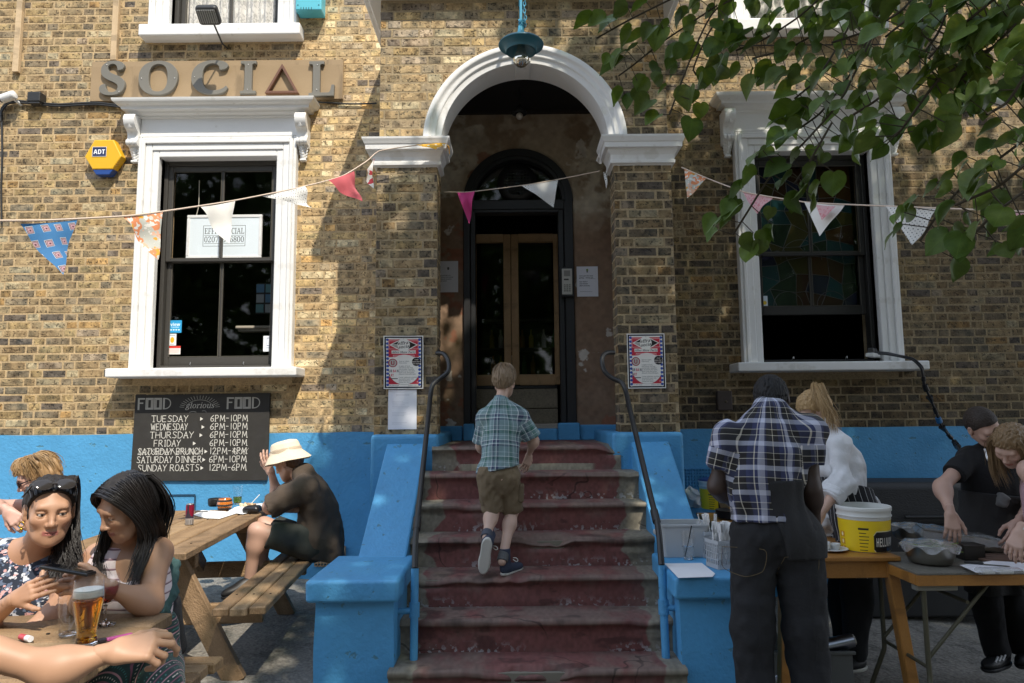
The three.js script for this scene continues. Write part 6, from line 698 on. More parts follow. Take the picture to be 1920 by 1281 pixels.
{ // cook in the black T-shirt
  const J = { head: at(1843, 800, 2.12), face: V(0.22, -0.55, 0.8), crown: V(-0.32, 0.72, 0.5), neck: at(1878, 842, 1.98), sR: at(1818, 858, 2.02), sL: at(1926, 858, 2.0), chest: at(1862, 893, 2.02), waist: at(1856, 950, 2.0), pelvis: at(1852, 1005, 1.98), eR: at(1766, 912, 2.16), wR: at(1782, 962, 2.32), eL: at(1940, 935, 2.1), wL: at(1910, 980, 2.3), hR: at(1834, 1018, 1.98), hL: at(1882, 1018, 1.98), kR: at(1848, 1130, 2.0), kL: at(1895, 1130, 1.98), aR: at(1872, 1228, 1.97), aL: at(1920, 1222, 1.95) };
  const A = figure('man with cropped hair in a black T-shirt and chain reaching over the bowls', J, { s: 1.0, tw: 1.05, skin: [0.50, 0.31, 0.235], eyes: true, look: V(0.2, -0.9, 0.6), hands: [{ w: J.wR, dir: V(-0.12, -0.92, 0.3), back: V(-0.3, 0.3, 1), thumb: -1, curl: [0.45, 0.3, 0.2], tc: 0.2 }, { w: J.wL, dir: V(-0.5, -0.8, 0.2), back: V(0, 0.4, 1), thumb: 1 }] });
  garment(A, 'shirt', { torso: 0.022, bones: [['cl', 0.016, 0.016, 0, 1, false], ['uaL', 0.02, 0.028, 0, 0.6], ['uaR', 0.02, 0.028, 0, 0.6], ['trL', 0.014, 0.014, 0, 1, false], ['trR', 0.014, 0.014, 0, 1, false]], fold: 0.01, mat: cloth([0.008, 0.008, 0.009]) });
  garment(A, 'apron', { torso: 0.036, bones: [['thL', 0.035, 0.05, 0, 1.0], ['thR', 0.035, 0.05, 0, 1.0]], clip: [[at(1850, 925, 2.1), V(0.1, 1, 0).normalize()], [at(1850, 1120, 2.1), V(0, -1, 0)]], fold: 0.01, mat: cloth([0.03, 0.029, 0.029]) });
  garment(A, 'trousers', { bones: [['thL', 0.02, 0.03, 0, 1, false], ['thR', 0.02, 0.03, 0, 1, false], ['caL', 0.034, 0.04], ['caR', 0.034, 0.04]], fold: 0.012, mat: blackCloth, k: 0.03 });
  mesh('neck_chain', tube([at(1846, 842, 2.14), at(1852, 862, 2.17), at(1868, 876, 2.18), at(1886, 874, 2.16), at(1896, 858, 2.1)], 0.006, 40, 6), steelM, A.o); hairCap(A, phys([0.028, 0.018, 0.012], 0.7), 0.004, (a, b, c) => lerp(-0.07, 0.072, sm(-0.06, 0.075, c)) - b, 0.002, 160);
  mesh('tie_knot', warp(sph(0.045, ...at(1878, 938, 2.14).toArray(), 14).clone(), 0.04, 30), cloth([0.16, 0.155, 0.15]), A.o);
  shoe(A, at(1890, 1240, 1.95), at(1848, 1256, 2.08), V(0, 1, 0), blackShoe, blackShoe, 1.05); shoe(A, at(1938, 1232, 1.93), at(1915, 1248, 2.05), V(0, 1, 0), blackShoe, blackShoe, 1.05); for (let i = 0; i < 3; i++) mesh('shoe_stripe', rod(at(1866 + i * 7, 1243 - i * 2, 2.115 - i * 0.02), at(1871 + i * 7, 1232 - i * 2, 2.08 - i * 0.02), 0.006), std([0.5, 0.5, 0.5], 0.5), A.o);
}
{ // woman at the right edge
  const J = { head: at(1896, 836, 2.5), face: V(-0.62, -0.68, 0.28), crown: V(-0.3, 0.75, 0.35), neck: at(1925, 868, 2.46), sR: at(1930, 882, 2.62), sL: at(1975, 880, 2.35), chest: at(1962, 925, 2.46), waist: at(1970, 990, 2.44), pelvis: at(1970, 1060, 2.42), eR: at(1968, 975, 2.72), wR: at(1912, 996, 2.78), eL: at(1985, 970, 2.3), wL: at(1945, 1010, 2.5), hR: at(1960, 1070, 2.5), hL: at(1990, 1070, 2.36), kR: at(1960, 1200, 2.5), kL: at(1990, 1200, 2.36), aR: at(1960, 1310, 2.48), aL: at(1990, 1310, 2.34) };
  const A = figure('woman with loose brown hair leaning in at the right edge with a watch', J, { s: 0.95, bust: true, skin: [0.56, 0.36, 0.28], hands: [{ w: J.wR, dir: V(-0.45, -0.85, 0.1), back: V(-0.6, 0.5, 0.6), thumb: -1, curl: [0.5, 0.4, 0.3], tc: 0.2 }, { w: J.wL, dir: V(-0.5, -0.8, 0.2), back: V(0, 0.4, 1), thumb: 1 }] });
  garment(A, 'vest', { torso: 0.014, bones: [['cl', 0.006, 0.006, 0.12, 0.3, false]], clip: [[at(1930, 872, 2.5), V(0, 1, 0)]], mat: cloth([0.55, 0.36, 0.40]) }); garment(A, 'trousers', { bones: [['thL', 0.015, 0.02, 0, 1, false], ['thR', 0.015, 0.02, 0, 1, false], ['caL', 0.02, 0.02], ['caR', 0.02, 0.02]], mat: blackCloth });
  const b = A.bones.faR, w = mixV(b[0], b[1], 0.86), d = b[1].clone().sub(b[0]).normalize(); mesh('watch_strap', rod(w.clone().addScaledVector(d, -0.009), w.clone().addScaledVector(d, 0.009), 0.033, 0.032, 22), std([0.2, 0.12, 0.08], 0.6), A.o); const fc = cyl(0.017, 0.017, 0.008, 22); fc.applyQuaternion(new THREE.Quaternion().setFromUnitVectors(V(0, 1, 0), V(-0.5, 0.5, 0.7).normalize())); const wp = w.clone().add(V(-0.5, 0.5, 0.7).normalize().multiplyScalar(0.035)); mesh('watch_face', T(fc, wp.x, wp.y, wp.z), std([0.6, 0.6, 0.58], 0.3), A.o);
  const hm = phys([0.20, 0.125, 0.06], 0.5, { sheen: 0.4 }), HP = A.HP; hairCap(A, hm, 0.012, (a, b2, c) => lerp(-0.09, 0.065, sm(-0.02, 0.085, c)) - b2, 0.007, 80); const G = []; for (const a of [-0.09, -0.075, -0.05, 0.05, 0.08]) for (const c of [0.045, 0.0, -0.06]) G.push([HP(a * 0.2, 0.118, 0.0), HP(a, 0.06, c), HP(a * 1.15, -0.03, c + 0.01), HP(a * 1.15, -0.06, c + 0.02).add(V(0, -0.06, 0)), HP(a * 1.1, -0.07, c).add(V(0.01, -0.17, 0.01))]); locks(A, 'hair_locks', G, 480, hm, 15, { r0: 0.0024, spread: 0.017, wave: 0.01 });
}
{ // man in the bucket hat on the far bench
  const J = { head: at(541, 868, 1.27), face: V(-0.88, -0.38, -0.25), neck: at(566, 893, 1.29), sL: at(572, 915, 1.45), sR: at(568, 908, 1.12), chest: at(590, 940, 1.28), waist: at(602, 985, 1.27), pelvis: at(592, 1018, 1.28), eL: at(505, 950, 1.48), wL: at(552, 955, 1.36), eR: at(522, 935, 1.05), wR: at(509, 888, 1.08), hL: at(590, 1022, 1.37), hR: at(582, 1018, 1.18), kL: at(482, 996, 1.50), kR: at(495, 985, 1.2), aL: at(468, 1088, 1.47), aR: at(490, 1075, 1.15) };
  const A = figure('man in a cream bucket hat and brown top sitting at the far table', J, { s: 1.02, tw: 1.08, lw: 1.02, skin: [0.48, 0.29, 0.21], hands: [{ w: J.wR, dir: V(-0.35, 0.92, 0.1), back: V(-0.5, 0.1, 1), thumb: -1, curl: [0.15, 0.2, 0.2], spread: 0.16, tc: 0.1 }, { w: J.wL, dir: V(0.9, 0, -0.3), back: V(0, 1, 0), thumb: -1 }] });
  const brown = cloth([0.072, 0.052, 0.037]); garment(A, 'top', { torso: 0.028, bones: [['cl', 0.024, 0.024, 0, 1, false], ['uaL', 0.035, 0.055, 0, 1.02], ['uaR', 0.03, 0.04, 0, 0.95], ['trL', 0.022, 0.022, 0, 1, false], ['trR', 0.022, 0.022, 0, 1, false]], extra: f => f.cone(mixV(J.waist, J.pelvis, 0.3), J.pelvis.clone().add(V(0.03, -0.08, 0)), 0.16, 0.17, 0.05), clip: [[J.pelvis.clone().add(V(0, -0.075, 0)), V(-0.35, -1, 0).normalize()]], fold: 0.018, fr: [8, 6, 8], mat: brown, h: 0.011 });
  garment(A, 'shorts', { bones: [['thL', 0.02, 0.042, 0, 0.82], ['thR', 0.02, 0.042, 0, 0.82]], extra: f => f.ell(J.pelvis, V(0.18, 0.12, 0.14), 0.06, A.TB), fold: 0.012, mat: cloth([0.026, 0.03, 0.026]), h: 0.011 });
  const cap = lathe([[0, 0.112], [0.05, 0.112], [0.09, 0.1], [0.103, 0.08], [0.112, 0.03], [0.13, 0.01], [0.172, -0.04], [0.169, -0.045], [0.12, 0.0], [0.104, 0.0], [0.1, 0.07], [0, 0.1]], 44), Q = new THREE.Quaternion().setFromRotationMatrix(new THREE.Matrix4().makeBasis(...basis(V(-0.95, -0.22, -0.2), V(-0.1, 1, 0)))); cap.scale(0.93, 1, 1.02); warp(cap, 0.02, 12); cap.applyQuaternion(Q); const hp = A.HP(0, 0.052, -0.005); mesh('bucket_hat', T(cap, hp.x, hp.y, hp.z), cloth([0.72, 0.62, 0.46]), A.o); const hb2 = lathe([[0.106, 0.055], [0.111, 0.05], [0.1145, 0.02], [0.11, 0.02]], 44); hb2.scale(0.94, 1, 1.03); hb2.applyQuaternion(Q); mesh('hat_band', T(hb2, hp.x, hp.y, hp.z), cloth([0.56, 0.45, 0.32]), A.o);
  hairCap(A, phys([0.10, 0.05, 0.025], 0.6), 0.005, capShort, 0.004, 120); shoe(A, at(476, 1100, 1.47), at(425, 1118, 1.56), V(0, 1, 0), blackShoe, blackShoe, 0.98); shoe(A, at(500, 1092, 1.15), at(470, 1100, 1.2), V(0, 1, 0), blackShoe, blackShoe, 0.98);
}
{ // woman with sunglasses behind
  const J = { head: at(70, 896, 2.25), face: V(-0.72, -0.38, 0.5), neck: at(96, 938, 2.2), sL: at(124, 966, 2.32), sR: at(66, 950, 2.05), chest: at(98, 1005, 2.2), waist: at(98, 1070, 2.18), pelvis: at(98, 1130, 2.16), eR: at(-14, 950, 2.22), wR: at(14, 958, 2.42), eL: at(135, 1050, 2.4), wL: at(80, 1060, 2.5), hL: at(110, 1135, 2.3), hR: at(85, 1135, 2.05), kL: at(40, 1130, 2.6), kR: at(-10, 1130, 2.4) };
  const A = figure('older woman with short fair hair and sunglasses sitting behind the others', J, { s: 0.98, tw: 1.15, belly: true, skin: [0.54, 0.32, 0.25], hands: [{ w: J.wR, dir: V(0.75, -0.6, 0.1), back: V(0, 0.5, 1), thumb: 1, curl: [0.6, 0.7, 0.5] }] });
  const ys = tex(64, 64, (i, j) => (j % 32 < 10 ? [0.02, 0.02, 0.02] : j % 32 < 18 ? [0.55, 0.5, 0.06] : [0.35, 0.35, 0.3])); garment(A, 'top', { torso: 0.016, clip: [[at(120, 962, 2.3), V(-0.5, 0.9, 0).normalize()]], mat: cloth([1, 1, 1], ys, 0.06), uv: clothUV(A) }); garment(A, 'trousers', { bones: [['thL', 0.02, 0.025, 0, 1, false], ['thR', 0.02, 0.025, 0, 1, false]], mat: blackCloth });
  const HP = A.HP, hm = phys([0.33, 0.20, 0.09], 0.5, { sheen: 0.4 }); hairCap(A, hm, 0.018, (a, b, c) => lerp(-0.075, 0.055, sm(-0.05, 0.075, c)) - b, 0.012, 40); const G = []; for (let i = 0; i < 16; i++) { const a = i / 16 * PI * 2, x = 0.085 * Math.cos(a), z = 0.1 * Math.sin(a) - 0.014; G.push([HP(0, 0.13, -0.03), HP(x * 0.7, 0.135, z * 0.75), HP(x * 1.1, 0.085, z * 1.1), HP(x * 1.12, z > 0.04 ? 0.055 : -0.02, z * 1.12)]); } locks(A, 'hair_locks', G, 420, phys([0.36, 0.23, 0.11], 0.5, { sheen: 0.4 }), 9, { r0: 0.0024, spread: 0.014, wave: 0.008, seg: 7 });
  const gl = []; for (const m of [-1, 1]) { const e = new THREE.SphereGeometry(1, 16, 10); e.scale(0.03, 0.022, 0.006); const q = HP(m * 0.034, 0.004, 0.1); e.applyMatrix4(new THREE.Matrix4().makeBasis(...A.hb)); gl.push(T(e, q.x, q.y, q.z), rod(HP(m * 0.064, 0.008, 0.09), HP(m * 0.082, 0.006, 0.0), 0.0035)); } gl.push(rod(HP(-0.012, 0.008, 0.104), HP(0.012, 0.008, 0.104), 0.003)); mesh('sunglasses', mg(gl), phys([0.015, 0.008, 0.01], 0.08), A.o);
}
const flowers = tex(256, 256, (i, j) => { let c = [0.022, 0.028, 0.05]; const q = [[[0.62, 0.35, 0.34], 0.66, 921], [[0.55, 0.57, 0.62], 0.67, 925], [[0.12, 0.16, 0.24], 0.6, 929]]; for (const [k, t, s] of [q[2], q[1], q[0]]) if (pf(i, j, 256, 11, s, 3) > t) c = k; return c; });
{ // woman in the floral dress
  const J = { head: at(93, 958, 3.93), face: V(0.62, -0.10, 0.78), crown: V(0.02, 1, -0.02), neck: at(62, 1036, 3.84), sR: at(-20, 1040, 3.86), sL: at(122, 1046, 3.78), chest: at(50, 1104, 3.80), waist: at(52, 1185, 3.74), pelvis: at(54, 1275, 3.68), eL: at(114, 1150, 3.92), wL: at(50, 1182, 4.02), eR: at(-45, 1185, 4.02), wR: at(26, 1124, 4.12), hR: at(20, 1290, 3.72), hL: at(90, 1290, 3.72), kR: at(10, 1360, 4.1), kL: at(110, 1360, 4.1) };
  const A = figure('dark haired woman in a floral dress with sunglasses pushed up on her head', J, { s: 0.94, hs: 1.0, bust: true, skin: [0.44, 0.245, 0.15], lip: [0.33, 0.115, 0.095], eyes: true, lid: 0.0015, look: V(0.74, -0.12, 0.66), hands: [{ w: J.wR, dir: V(0.9, 0.42, 0.12), back: V(-0.1, 0.25, 1), thumb: 1, curl: [0.18, 0.22, 0.15], spread: 0.05, tc: -0.5, s: 0.84 }] });
  const cut = [at(40, 1085, 4.0), V(0.1, 1, 0.35).normalize()]; garment(A, 'dress', { torso: 0.012, bones: [['thL', 0.02, 0.03], ['thR', 0.02, 0.03]], extra: f => { f.cone(mixV(J.neck, J.sR, 0.62), J.chest.clone().add(V(-0.09, 0, 0.06)), 0.055, 0.075, 0.05); f.cone(mixV(J.neck, J.sL, 0.62), J.chest.clone().add(V(0.085, -0.02, 0.06)), 0.05, 0.07, 0.05); f.ell(at(50, 1056, 4.02), V(0.075, 0.125, 0.13), 0.02, null, { sub: true }); }, clip: [[at(40, 1012, 3.9), V(0, 1, 0)]], fold: 0.005, mat: cloth([1, 1, 1], flowers, 0.12), uv: p => [p.x + p.z * 0.4, p.y], h: 0.008 });
  const HP = A.HP; hairCap(A, phys([0.012, 0.009, 0.008], 0.75), 0.010, (a, b, c) => Math.max(lerp(-0.08, 0.086, sm(-0.03, 0.078, c)) - b, (Math.abs(a) > 0.07 && c > -0.03 && c < 0.03 && b < 0.03) ? 0.01 : -1), 0.004, 70);
  const G = []; for (let i = 0; i < 12; i++) { const f = i / 11 - 0.5; G.push([HP(0.02 + f * 0.08, 0.10, 0.045), HP(0.05 + f * 0.05, 0.115, -0.03), HP(0.07 + f * 0.03, 0.02, -0.07), at(126 + f * 24, 1022, 3.86 + f * 0.04), at(124 + f * 36, 1060, 3.90), at(118 + f * 32, 1092, 3.92)]); } locks(A, 'hair_locks', G, 620, hairDark, 33, { r0: 0.0022, spread: 0.020, wave: 0.014, seg: 12 });
  const G2 = []; for (let i = 0; i < 12; i++) { const a = (i / 11 - 0.5) * 0.13; G2.push([HP(a, 0.092 - a * a * 6, 0.072), HP(a * 1.05, 0.124 - a * a * 9, 0.02), HP(a * 1.1, 0.1 - a * a * 7, -0.07), HP(a * 0.8 + 0.02, 0.02, -0.1)]); } locks(A, 'hair_locks', G2, 320, hairDark, 34, { r0: 0.0018, spread: 0.008, wave: 0.001, seg: 8 });
  const gl = []; for (const m of [-1, 1]) { const e = new THREE.SphereGeometry(1, 18, 10); e.scale(0.031, 0.022, 0.004); e.rotateX(-0.75); e.applyMatrix4(new THREE.Matrix4().makeBasis(...A.hb)); const q = HP(m * 0.035, 0.112, 0.075); gl.push(T(e, q.x, q.y, q.z)); gl.push(rod(HP(m * 0.066, 0.112, 0.066), HP(m * 0.088, 0.05, -0.03), 0.0025)); } gl.push(rod(HP(-0.008, 0.116, 0.082), HP(0.008, 0.116, 0.082), 0.003)); mesh('sunglasses', mg(gl), phys([0.03, 0.026, 0.024], 0.06), A.o);
  const e = HP(-0.083, -0.045, 0.0); mesh('earring', mg([new THREE.TorusGeometry(0.009, 0.002, 6, 14).translate(e.x, e.y, e.z), sph(0.006, e.x, e.y - 0.016, e.z, 8)]), phys([0.5, 0.32, 0.05], 0.25, { metalness: 0.9 }), A.o);
}
{ // woman with the phone
  const J = { head: at(238, 952, 3.86), face: V(-0.52, -0.40, 0.74), crown: V(-0.1, 0.93, 0.32), neck: at(240, 1022, 3.74), sL: at(296, 1036, 3.76), sR: at(184, 1046, 3.70), chest: at(244, 1088, 3.74), waist: at(252, 1150, 3.68), pelvis: at(256, 1222, 3.62), eL: at(282, 1132, 3.92), wL: at(192, 1098, 4.06), eR: at(160, 1135, 3.92), wR: at(162, 1104, 4.04), hL: at(285, 1240, 3.66), hR: at(225, 1240, 3.66), kL: at(290, 1300, 4.05), kR: at(210, 1300, 4.05) };
  const A = figure('woman with long black hair in a striped vest top looking down at her phone', J, { s: 0.93, hs: 0.98, lw: 1.0, lid: 0.0045, bust: true, skin: [0.44, 0.25, 0.155], lip: [0.34, 0.14, 0.11], eyes: true, look: V(-0.5, -0.75, 0.6), hands: [{ w: J.wL, dir: V(-0.95, 0.12, 0.1), back: V(0.05, 0.5, 0.8), thumb: 1, curl: [0.35, 0.35, 0.2], spread: 0.04, tc: 0.1 }, { w: J.wR, dir: V(-0.85, 0.1, 0.25), back: V(0, -0.8, 0.5), thumb: -1, curl: [0.35, 0.5, 0.4], tc: 0.3 }] });
  const st = tex(64, 128, (i, j) => { const k = j % 43; return k < 7 ? [0.22, 0.13, 0.16] : k < 12 ? [0.70, 0.55, 0.58] : [0.76, 0.66, 0.68]; }); garment(A, 'vest', { torso: 0.012, extra: f => { f.cone(mixV(J.neck, J.sL, 0.62), J.chest.clone().add(V(0.08, -0.02, 0.05)), 0.046, 0.07, 0.04); f.cone(mixV(J.neck, J.sR, 0.62), J.chest.clone().add(V(-0.07, -0.02, 0.05)), 0.046, 0.07, 0.04); f.ell(at(230, 1050, 3.9), V(0.07, 0.095, 0.1), 0.02, null, { sub: true }); }, clip: [[at(250, 1020, 3.74), V(0, 1, 0)]], fold: 0.006, mat: cloth([1, 1, 1], st, 0.10), uv: p => [p.x, p.y], h: 0.008 });
  const sk = canvasTex(512, 512, (x) => { x.fillStyle = '#2c4340'; x.fillRect(0, 0, 512, 512); for (let r = 250; r > 20; r -= 22) { x.strokeStyle = ['#8d5a6a', '#d8cfc0', '#b98a90', '#3f7d78'][(r / 22 | 0) % 4]; x.lineWidth = 8; if ((r / 22 | 0) % 2) x.setLineDash([6, 12]); else x.setLineDash([]); x.beginPath(); x.arc(256, 256, r, 0, 7); x.stroke(); } }, true); garment(A, 'skirt', { bones: [['thL', 0.03, 0.04, 0, 1, false], ['thR', 0.03, 0.04, 0, 1, false]], extra: f => f.ell(mixV(J.waist, J.pelvis, 0.45), V(0.165, 0.12, 0.135), 0.05, A.TB), clip: [[at(250, 1142, 3.8), V(-0.15, 1, -0.1).normalize()]], mat: cloth([1, 1, 1], sk, 0.24), uv: p => [p.x + 1.92, p.y - 0.72], h: 0.01 });
  garment(A, 'wrap', { extra: f => { f.cone(at(318, 1060, 3.66), at(300, 1130, 3.74), 0.035, 0.045, 0.03).cone(at(300, 1130, 3.74), at(262, 1160, 3.84), 0.045, 0.04, 0.03); }, fold: 0.018, fr: [22, 22, 22], mat: cloth([0.045, 0.10, 0.10]), h: 0.007 });
  const HP = A.HP; hairCap(A, phys([0.012, 0.009, 0.008], 0.75), 0.014, (a, b, c) => lerp(-0.10, 0.088, sm(-0.01, 0.08, c)) - b, 0.003, 60); const G = [];
  for (let i = 0; i < 12; i++) { const f = i / 11, c = 0.078 - f * 0.15, b0 = 0.100 + 0.028 * Math.sin(f * PI * 0.75); G.push([HP(0.018, b0, c), HP(0.065, b0 - 0.012, c * 0.96), HP(0.096, 0.035, c * 0.72 - 0.01), HP(0.100, -0.04, c * 0.5 - 0.02), at(268 + f * 34, 1012, 3.86 - f * 0.14), at(252 + f * 32, 1060, 3.90 - f * 0.1), at(238 + f * 28, 1106, 3.93 - f * 0.08)]); G.push([HP(0.016, b0, c), HP(-0.045, b0 - 0.004, c * 1.0), HP(-0.092, 0.045, c * 0.85), HP(-0.098, -0.03, c * 0.55), at(188 + f * 14, 1030, 3.84 - f * 0.06), at(182 + f * 16, 1062, 3.84), at(188 + f * 18, 1092, 3.86)]); if (i % 2) { G.push([HP(0.02, 0.128, -0.02), HP(0.05 * (f - 0.5) * 2, 0.1, -0.1), HP(0.09 * (f - 0.5) * 2, -0.02, -0.12), at(235 + f * 70, 1005, 3.66), at(240 + f * 60, 1045, 3.64)]); } } locks(A, 'hair_locks', G, 1250, hairDark, 44, { r0: 0.0023, spread: 0.013, wave: 0.007, seg: 12 });
  const ph = thing('phone', 'black phone in the hands of the woman with long black hair', 'phone', at(128, 1069, 4.10)); mesh('case', (() => { const g = rbox(0.15, 0.011, 0.075, 0.005); g.rotateX(-0.10); g.rotateZ(-0.22); g.rotateY(0.15); return g; })(), std([0.015, 0.015, 0.016], 0.35), ph); mesh('screen', (() => { const g = rbox(0.13, 0.002, 0.066, 0.001, 0, 0.006, 0); g.rotateX(-0.10); g.rotateZ(-0.22); g.rotateY(0.15); return g; })(), phys([0.01, 0.01, 0.012], 0.08), ph);
}
{ // the arm reaching in from the left
  const J = { head: at(-330, 960, 4.9), face: V(0.3, 0, -1), neck: at(-320, 1080, 4.9), sR: at(-110, 1196, 4.72), sL: at(-420, 1180, 5.0), chest: at(-330, 1250, 4.95), waist: at(-330, 1390, 5.0), pelvis: at(-330, 1520, 5.0), eR: at(95, 1256, 4.66), wR: at(210, 1224, 4.62) };
  const A = figure('bare arm of a smoker resting on the near table, hand at its corner', J, { s: 1.0, lw: 0.9, skin: [0.45, 0.255, 0.155], hands: [{ w: J.wR, dir: V(0.93, 0.05, -0.3), back: V(0, 0.75, 0.65), thumb: -1, curl: [[0.5, 0.9, 0.5], [0.45, 0.8, 0.5], [0.8, 1.1, 0.7], [0.9, 1.2, 0.7]], spread: 0.1, tc: 0.6 }] });
  garment(A, 'top', { torso: 0.014, bones: [['cl', 0.01, 0.01, 0, 1, false]], mat: blackCloth }); hairCap(A, hairDark, 0.012, capShort); const t = A.o; const tip = at(296, 1214, 4.5), c = solo('cigarette', mg([rod(at(270, 1212, 4.54), tip, 0.0038, 0.0038, 8)]), std([0.75, 0.73, 0.68], 0.8), 'lit cigarette between the fingers at the near table corner', 'cigarette');
}
// ---------- picnic tables ----------
const teak = [[[0.19, 0.115, 0.055], [0.36, 0.235, 0.125]], [[0.16, 0.10, 0.05], [0.31, 0.20, 0.11]], [[0.22, 0.14, 0.07], [0.40, 0.27, 0.15]]].map((c, i) => std([1, 1, 1], 0.72, { map: woodTex(1001 + i * 7, c[0], c[1], 12 + i * 4), bumpMap: woodB, bumpScale: 0.004 }));
function picnicTable(label, pos, ry, L, H, gyv) {
  const t = thing('picnic_table', label, 'picnic table', pos, ry), r = rng(Math.round(pos.x * 100) + 7), W = 0.78; // local x across, z along; y from the ground
  for (let i = 0; i < 5; i++) mesh('top_plank', cbox(W / 5 - 0.010, 0.042, L + (r() - 0.5) * 0.03, 0.006, -W / 2 + (i + 0.5) * W / 5, H - 0.021 + (r() - 0.5) * 0.003, (r() - 0.5) * 0.02, r() * 9), teak[i % 3], t);
  for (const s of [-1, 1]) for (let i = 0; i < 3; i++) mesh('bench_plank', cbox(0.088, 0.042, L + (r() - 0.5) * 0.03, 0.006, s * (0.575 + i * 0.094), 0.42, (r() - 0.5) * 0.02, r() * 9), teak[(i + 1) % 3], t);
  for (const e of [-1, 1]) { const z = e * (L / 2 - 0.24); for (const s of [-1, 1]) mesh('leg', beam(V(s * 0.22, H - 0.045, z), V(s * 0.60, -0.02, z), 0.05, 0.115, V(0, 0, 1).cross(V(s * 0.38, -1, 0)).normalize()), teak[1], t); mesh('support_beam', cbox(1.46, 0.11, 0.045, 0.006, 0, 0.342, z - e * 0.05, r() * 9), teak[0], t); mesh('cleat', cbox(0.7, 0.09, 0.045, 0.006, 0, H - 0.09, z - e * 0.05, r() * 9), teak[0], t); mesh('brace', beam(V(0, 0.38, z - e * 0.1), V(0, H - 0.1, z - e * 0.42), 0.045, 0.09), teak[1], t); }
  const bl = []; for (let i = 0; i < 5; i++) for (const e of [-1, 1]) { const c = cyl(0.006, 0.006, 0.003, 8, -W / 2 + (i + 0.5) * W / 5, H + 0.001, e * (L / 2 - 0.29)); bl.push(c); } for (const s of [-1, 1]) for (let i = 0; i < 3; i++) for (const e of [-1, 1]) bl.push(cyl(0.006, 0.006, 0.003, 8, s * (0.575 + i * 0.094), 0.4425, e * (L / 2 - 0.29))); mesh('bolt', mg(bl), std([0.05, 0.045, 0.04], 0.5, { metalness: 0.6 }), t); return t;
}
picnicTable('weathered picnic table with ashtrays and a can before the chalk board', V(-2.215, 0.03, 1.80), 0.09, 1.76, 0.735);
picnicTable('near picnic table at lower left holding beer and wine', V(-2.115, 0.075, 4.30), PI / 2, 1.84, 0.727);
const YA = 0.767, YB = 0.804, onA = (x, y) => aty(x, y, YA), onB = (x, y) => aty(x, y, YB);
// ---------- glasses ----------
const clear = phys([1, 1, 1], 0.02, { transmission: 1, thickness: 0, ior: 1.45 }), liquid = (c, d) => phys([1, 1, 1], 0.02, { transmission: 1, thickness: 0.05, ior: 1.33, attenuationColor: C(...c), attenuationDistance: d }), foam = std([0.80, 0.77, 0.70], 0.9, { bumpMap: gritB, bumpScale: 0.004 });
function glass(name, label, pos, prof, fill, lv, froth, k = 1) { // prof: [r, y] outside from foot to rim
  const t = thing(name, label, 'glass', pos), pr = prof.map(([r, y]) => [r * k, y * k]); const base = pr[0][1]; mesh('bowl', lathe([...pr, ...pr.slice().reverse().filter(p => p[1] > 0.012 * k).map(([r, y]) => [Math.max(0.0005, r - 0.0016), y]), [0, 0.012 * k]], 40), clear, t); mesh('foot', lathe([[0, 0.001], [pr[0][0] * 0.96, 0.001], [pr[0][0] * 0.97, 0.01 * k], [0, 0.011 * k]], 40), phys([1, 1, 1], 0.02, { transmission: 1, thickness: 0.02, ior: 1.5 }), t);
  if (fill) { const rad = y => { for (let i = 1; i < pr.length; i++) if (y <= pr[i][1]) return lerp(pr[i - 1][0], pr[i][0], (y - pr[i - 1][1]) / (pr[i][1] - pr[i - 1][1])); return pr[pr.length - 1][0]; }, q = [[0, 0.014 * k]]; for (let i = 0; i <= 14; i++) { const y = lerp(0.014 * k, lv * k, i / 14); q.push([rad(y) - 0.0022, y]); } q.push([0, lv * k]); mesh('drink', lathe(q, 40), fill, t); if (froth) { const q2 = [[0, lv * k + 0.0005]]; for (let i = 0; i <= 4; i++) { const y = lerp(lv + 0.0005 / k, froth, i / 4) * k; q2.push([rad(y) - 0.0023, y]); } q2.push([0, froth * k - 0.003]); mesh('foam', lathe(q2, 40), foam, t); } } return t;
}
glass('beer_glass', 'tall curved glass of amber beer with a white head', onB(161, 1211), [[0.030, 0], [0.031, 0.01], [0.026, 0.03], [0.027, 0.05], [0.034, 0.09], [0.041, 0.13], [0.041, 0.15], [0.038, 0.185]], liquid([0.95, 0.56, 0.06], 0.045), 0.135, 0.158, 1.05);
glass('empty_glass', 'empty straight glass behind the beer', onB(128, 1192), [[0.027, 0], [0.028, 0.01], [0.030, 0.06], [0.034, 0.115], [0.032, 0.125]]);
{ const t = thing('wine_glass', 'stemmed glass half full of red wine', 'glass', onB(196, 1172)); mesh('bowl', lathe([[0.004, 0.062], [0.02, 0.07], [0.036, 0.095], [0.041, 0.12], [0.039, 0.145], [0.035, 0.165], [0.0335, 0.165], [0.0375, 0.145], [0.039, 0.12], [0.034, 0.096], [0.018, 0.073], [0.0005, 0.066]], 40), clear, t); mesh('stem', lathe([[0, 0.001], [0.033, 0.001], [0.033, 0.003], [0.008, 0.008], [0.0045, 0.02], [0.004, 0.055], [0.007, 0.064], [0, 0.066]], 36), phys([1, 1, 1], 0.02, { transmission: 1, thickness: 0.01, ior: 1.5 }), t); mesh('drink', lathe([[0, 0.068], [0.016, 0.0735], [0.0325, 0.097], [0.0375, 0.12], [0.0373, 0.127], [0, 0.127]], 40), liquid([0.62, 0.02, 0.05], 0.022), t); }
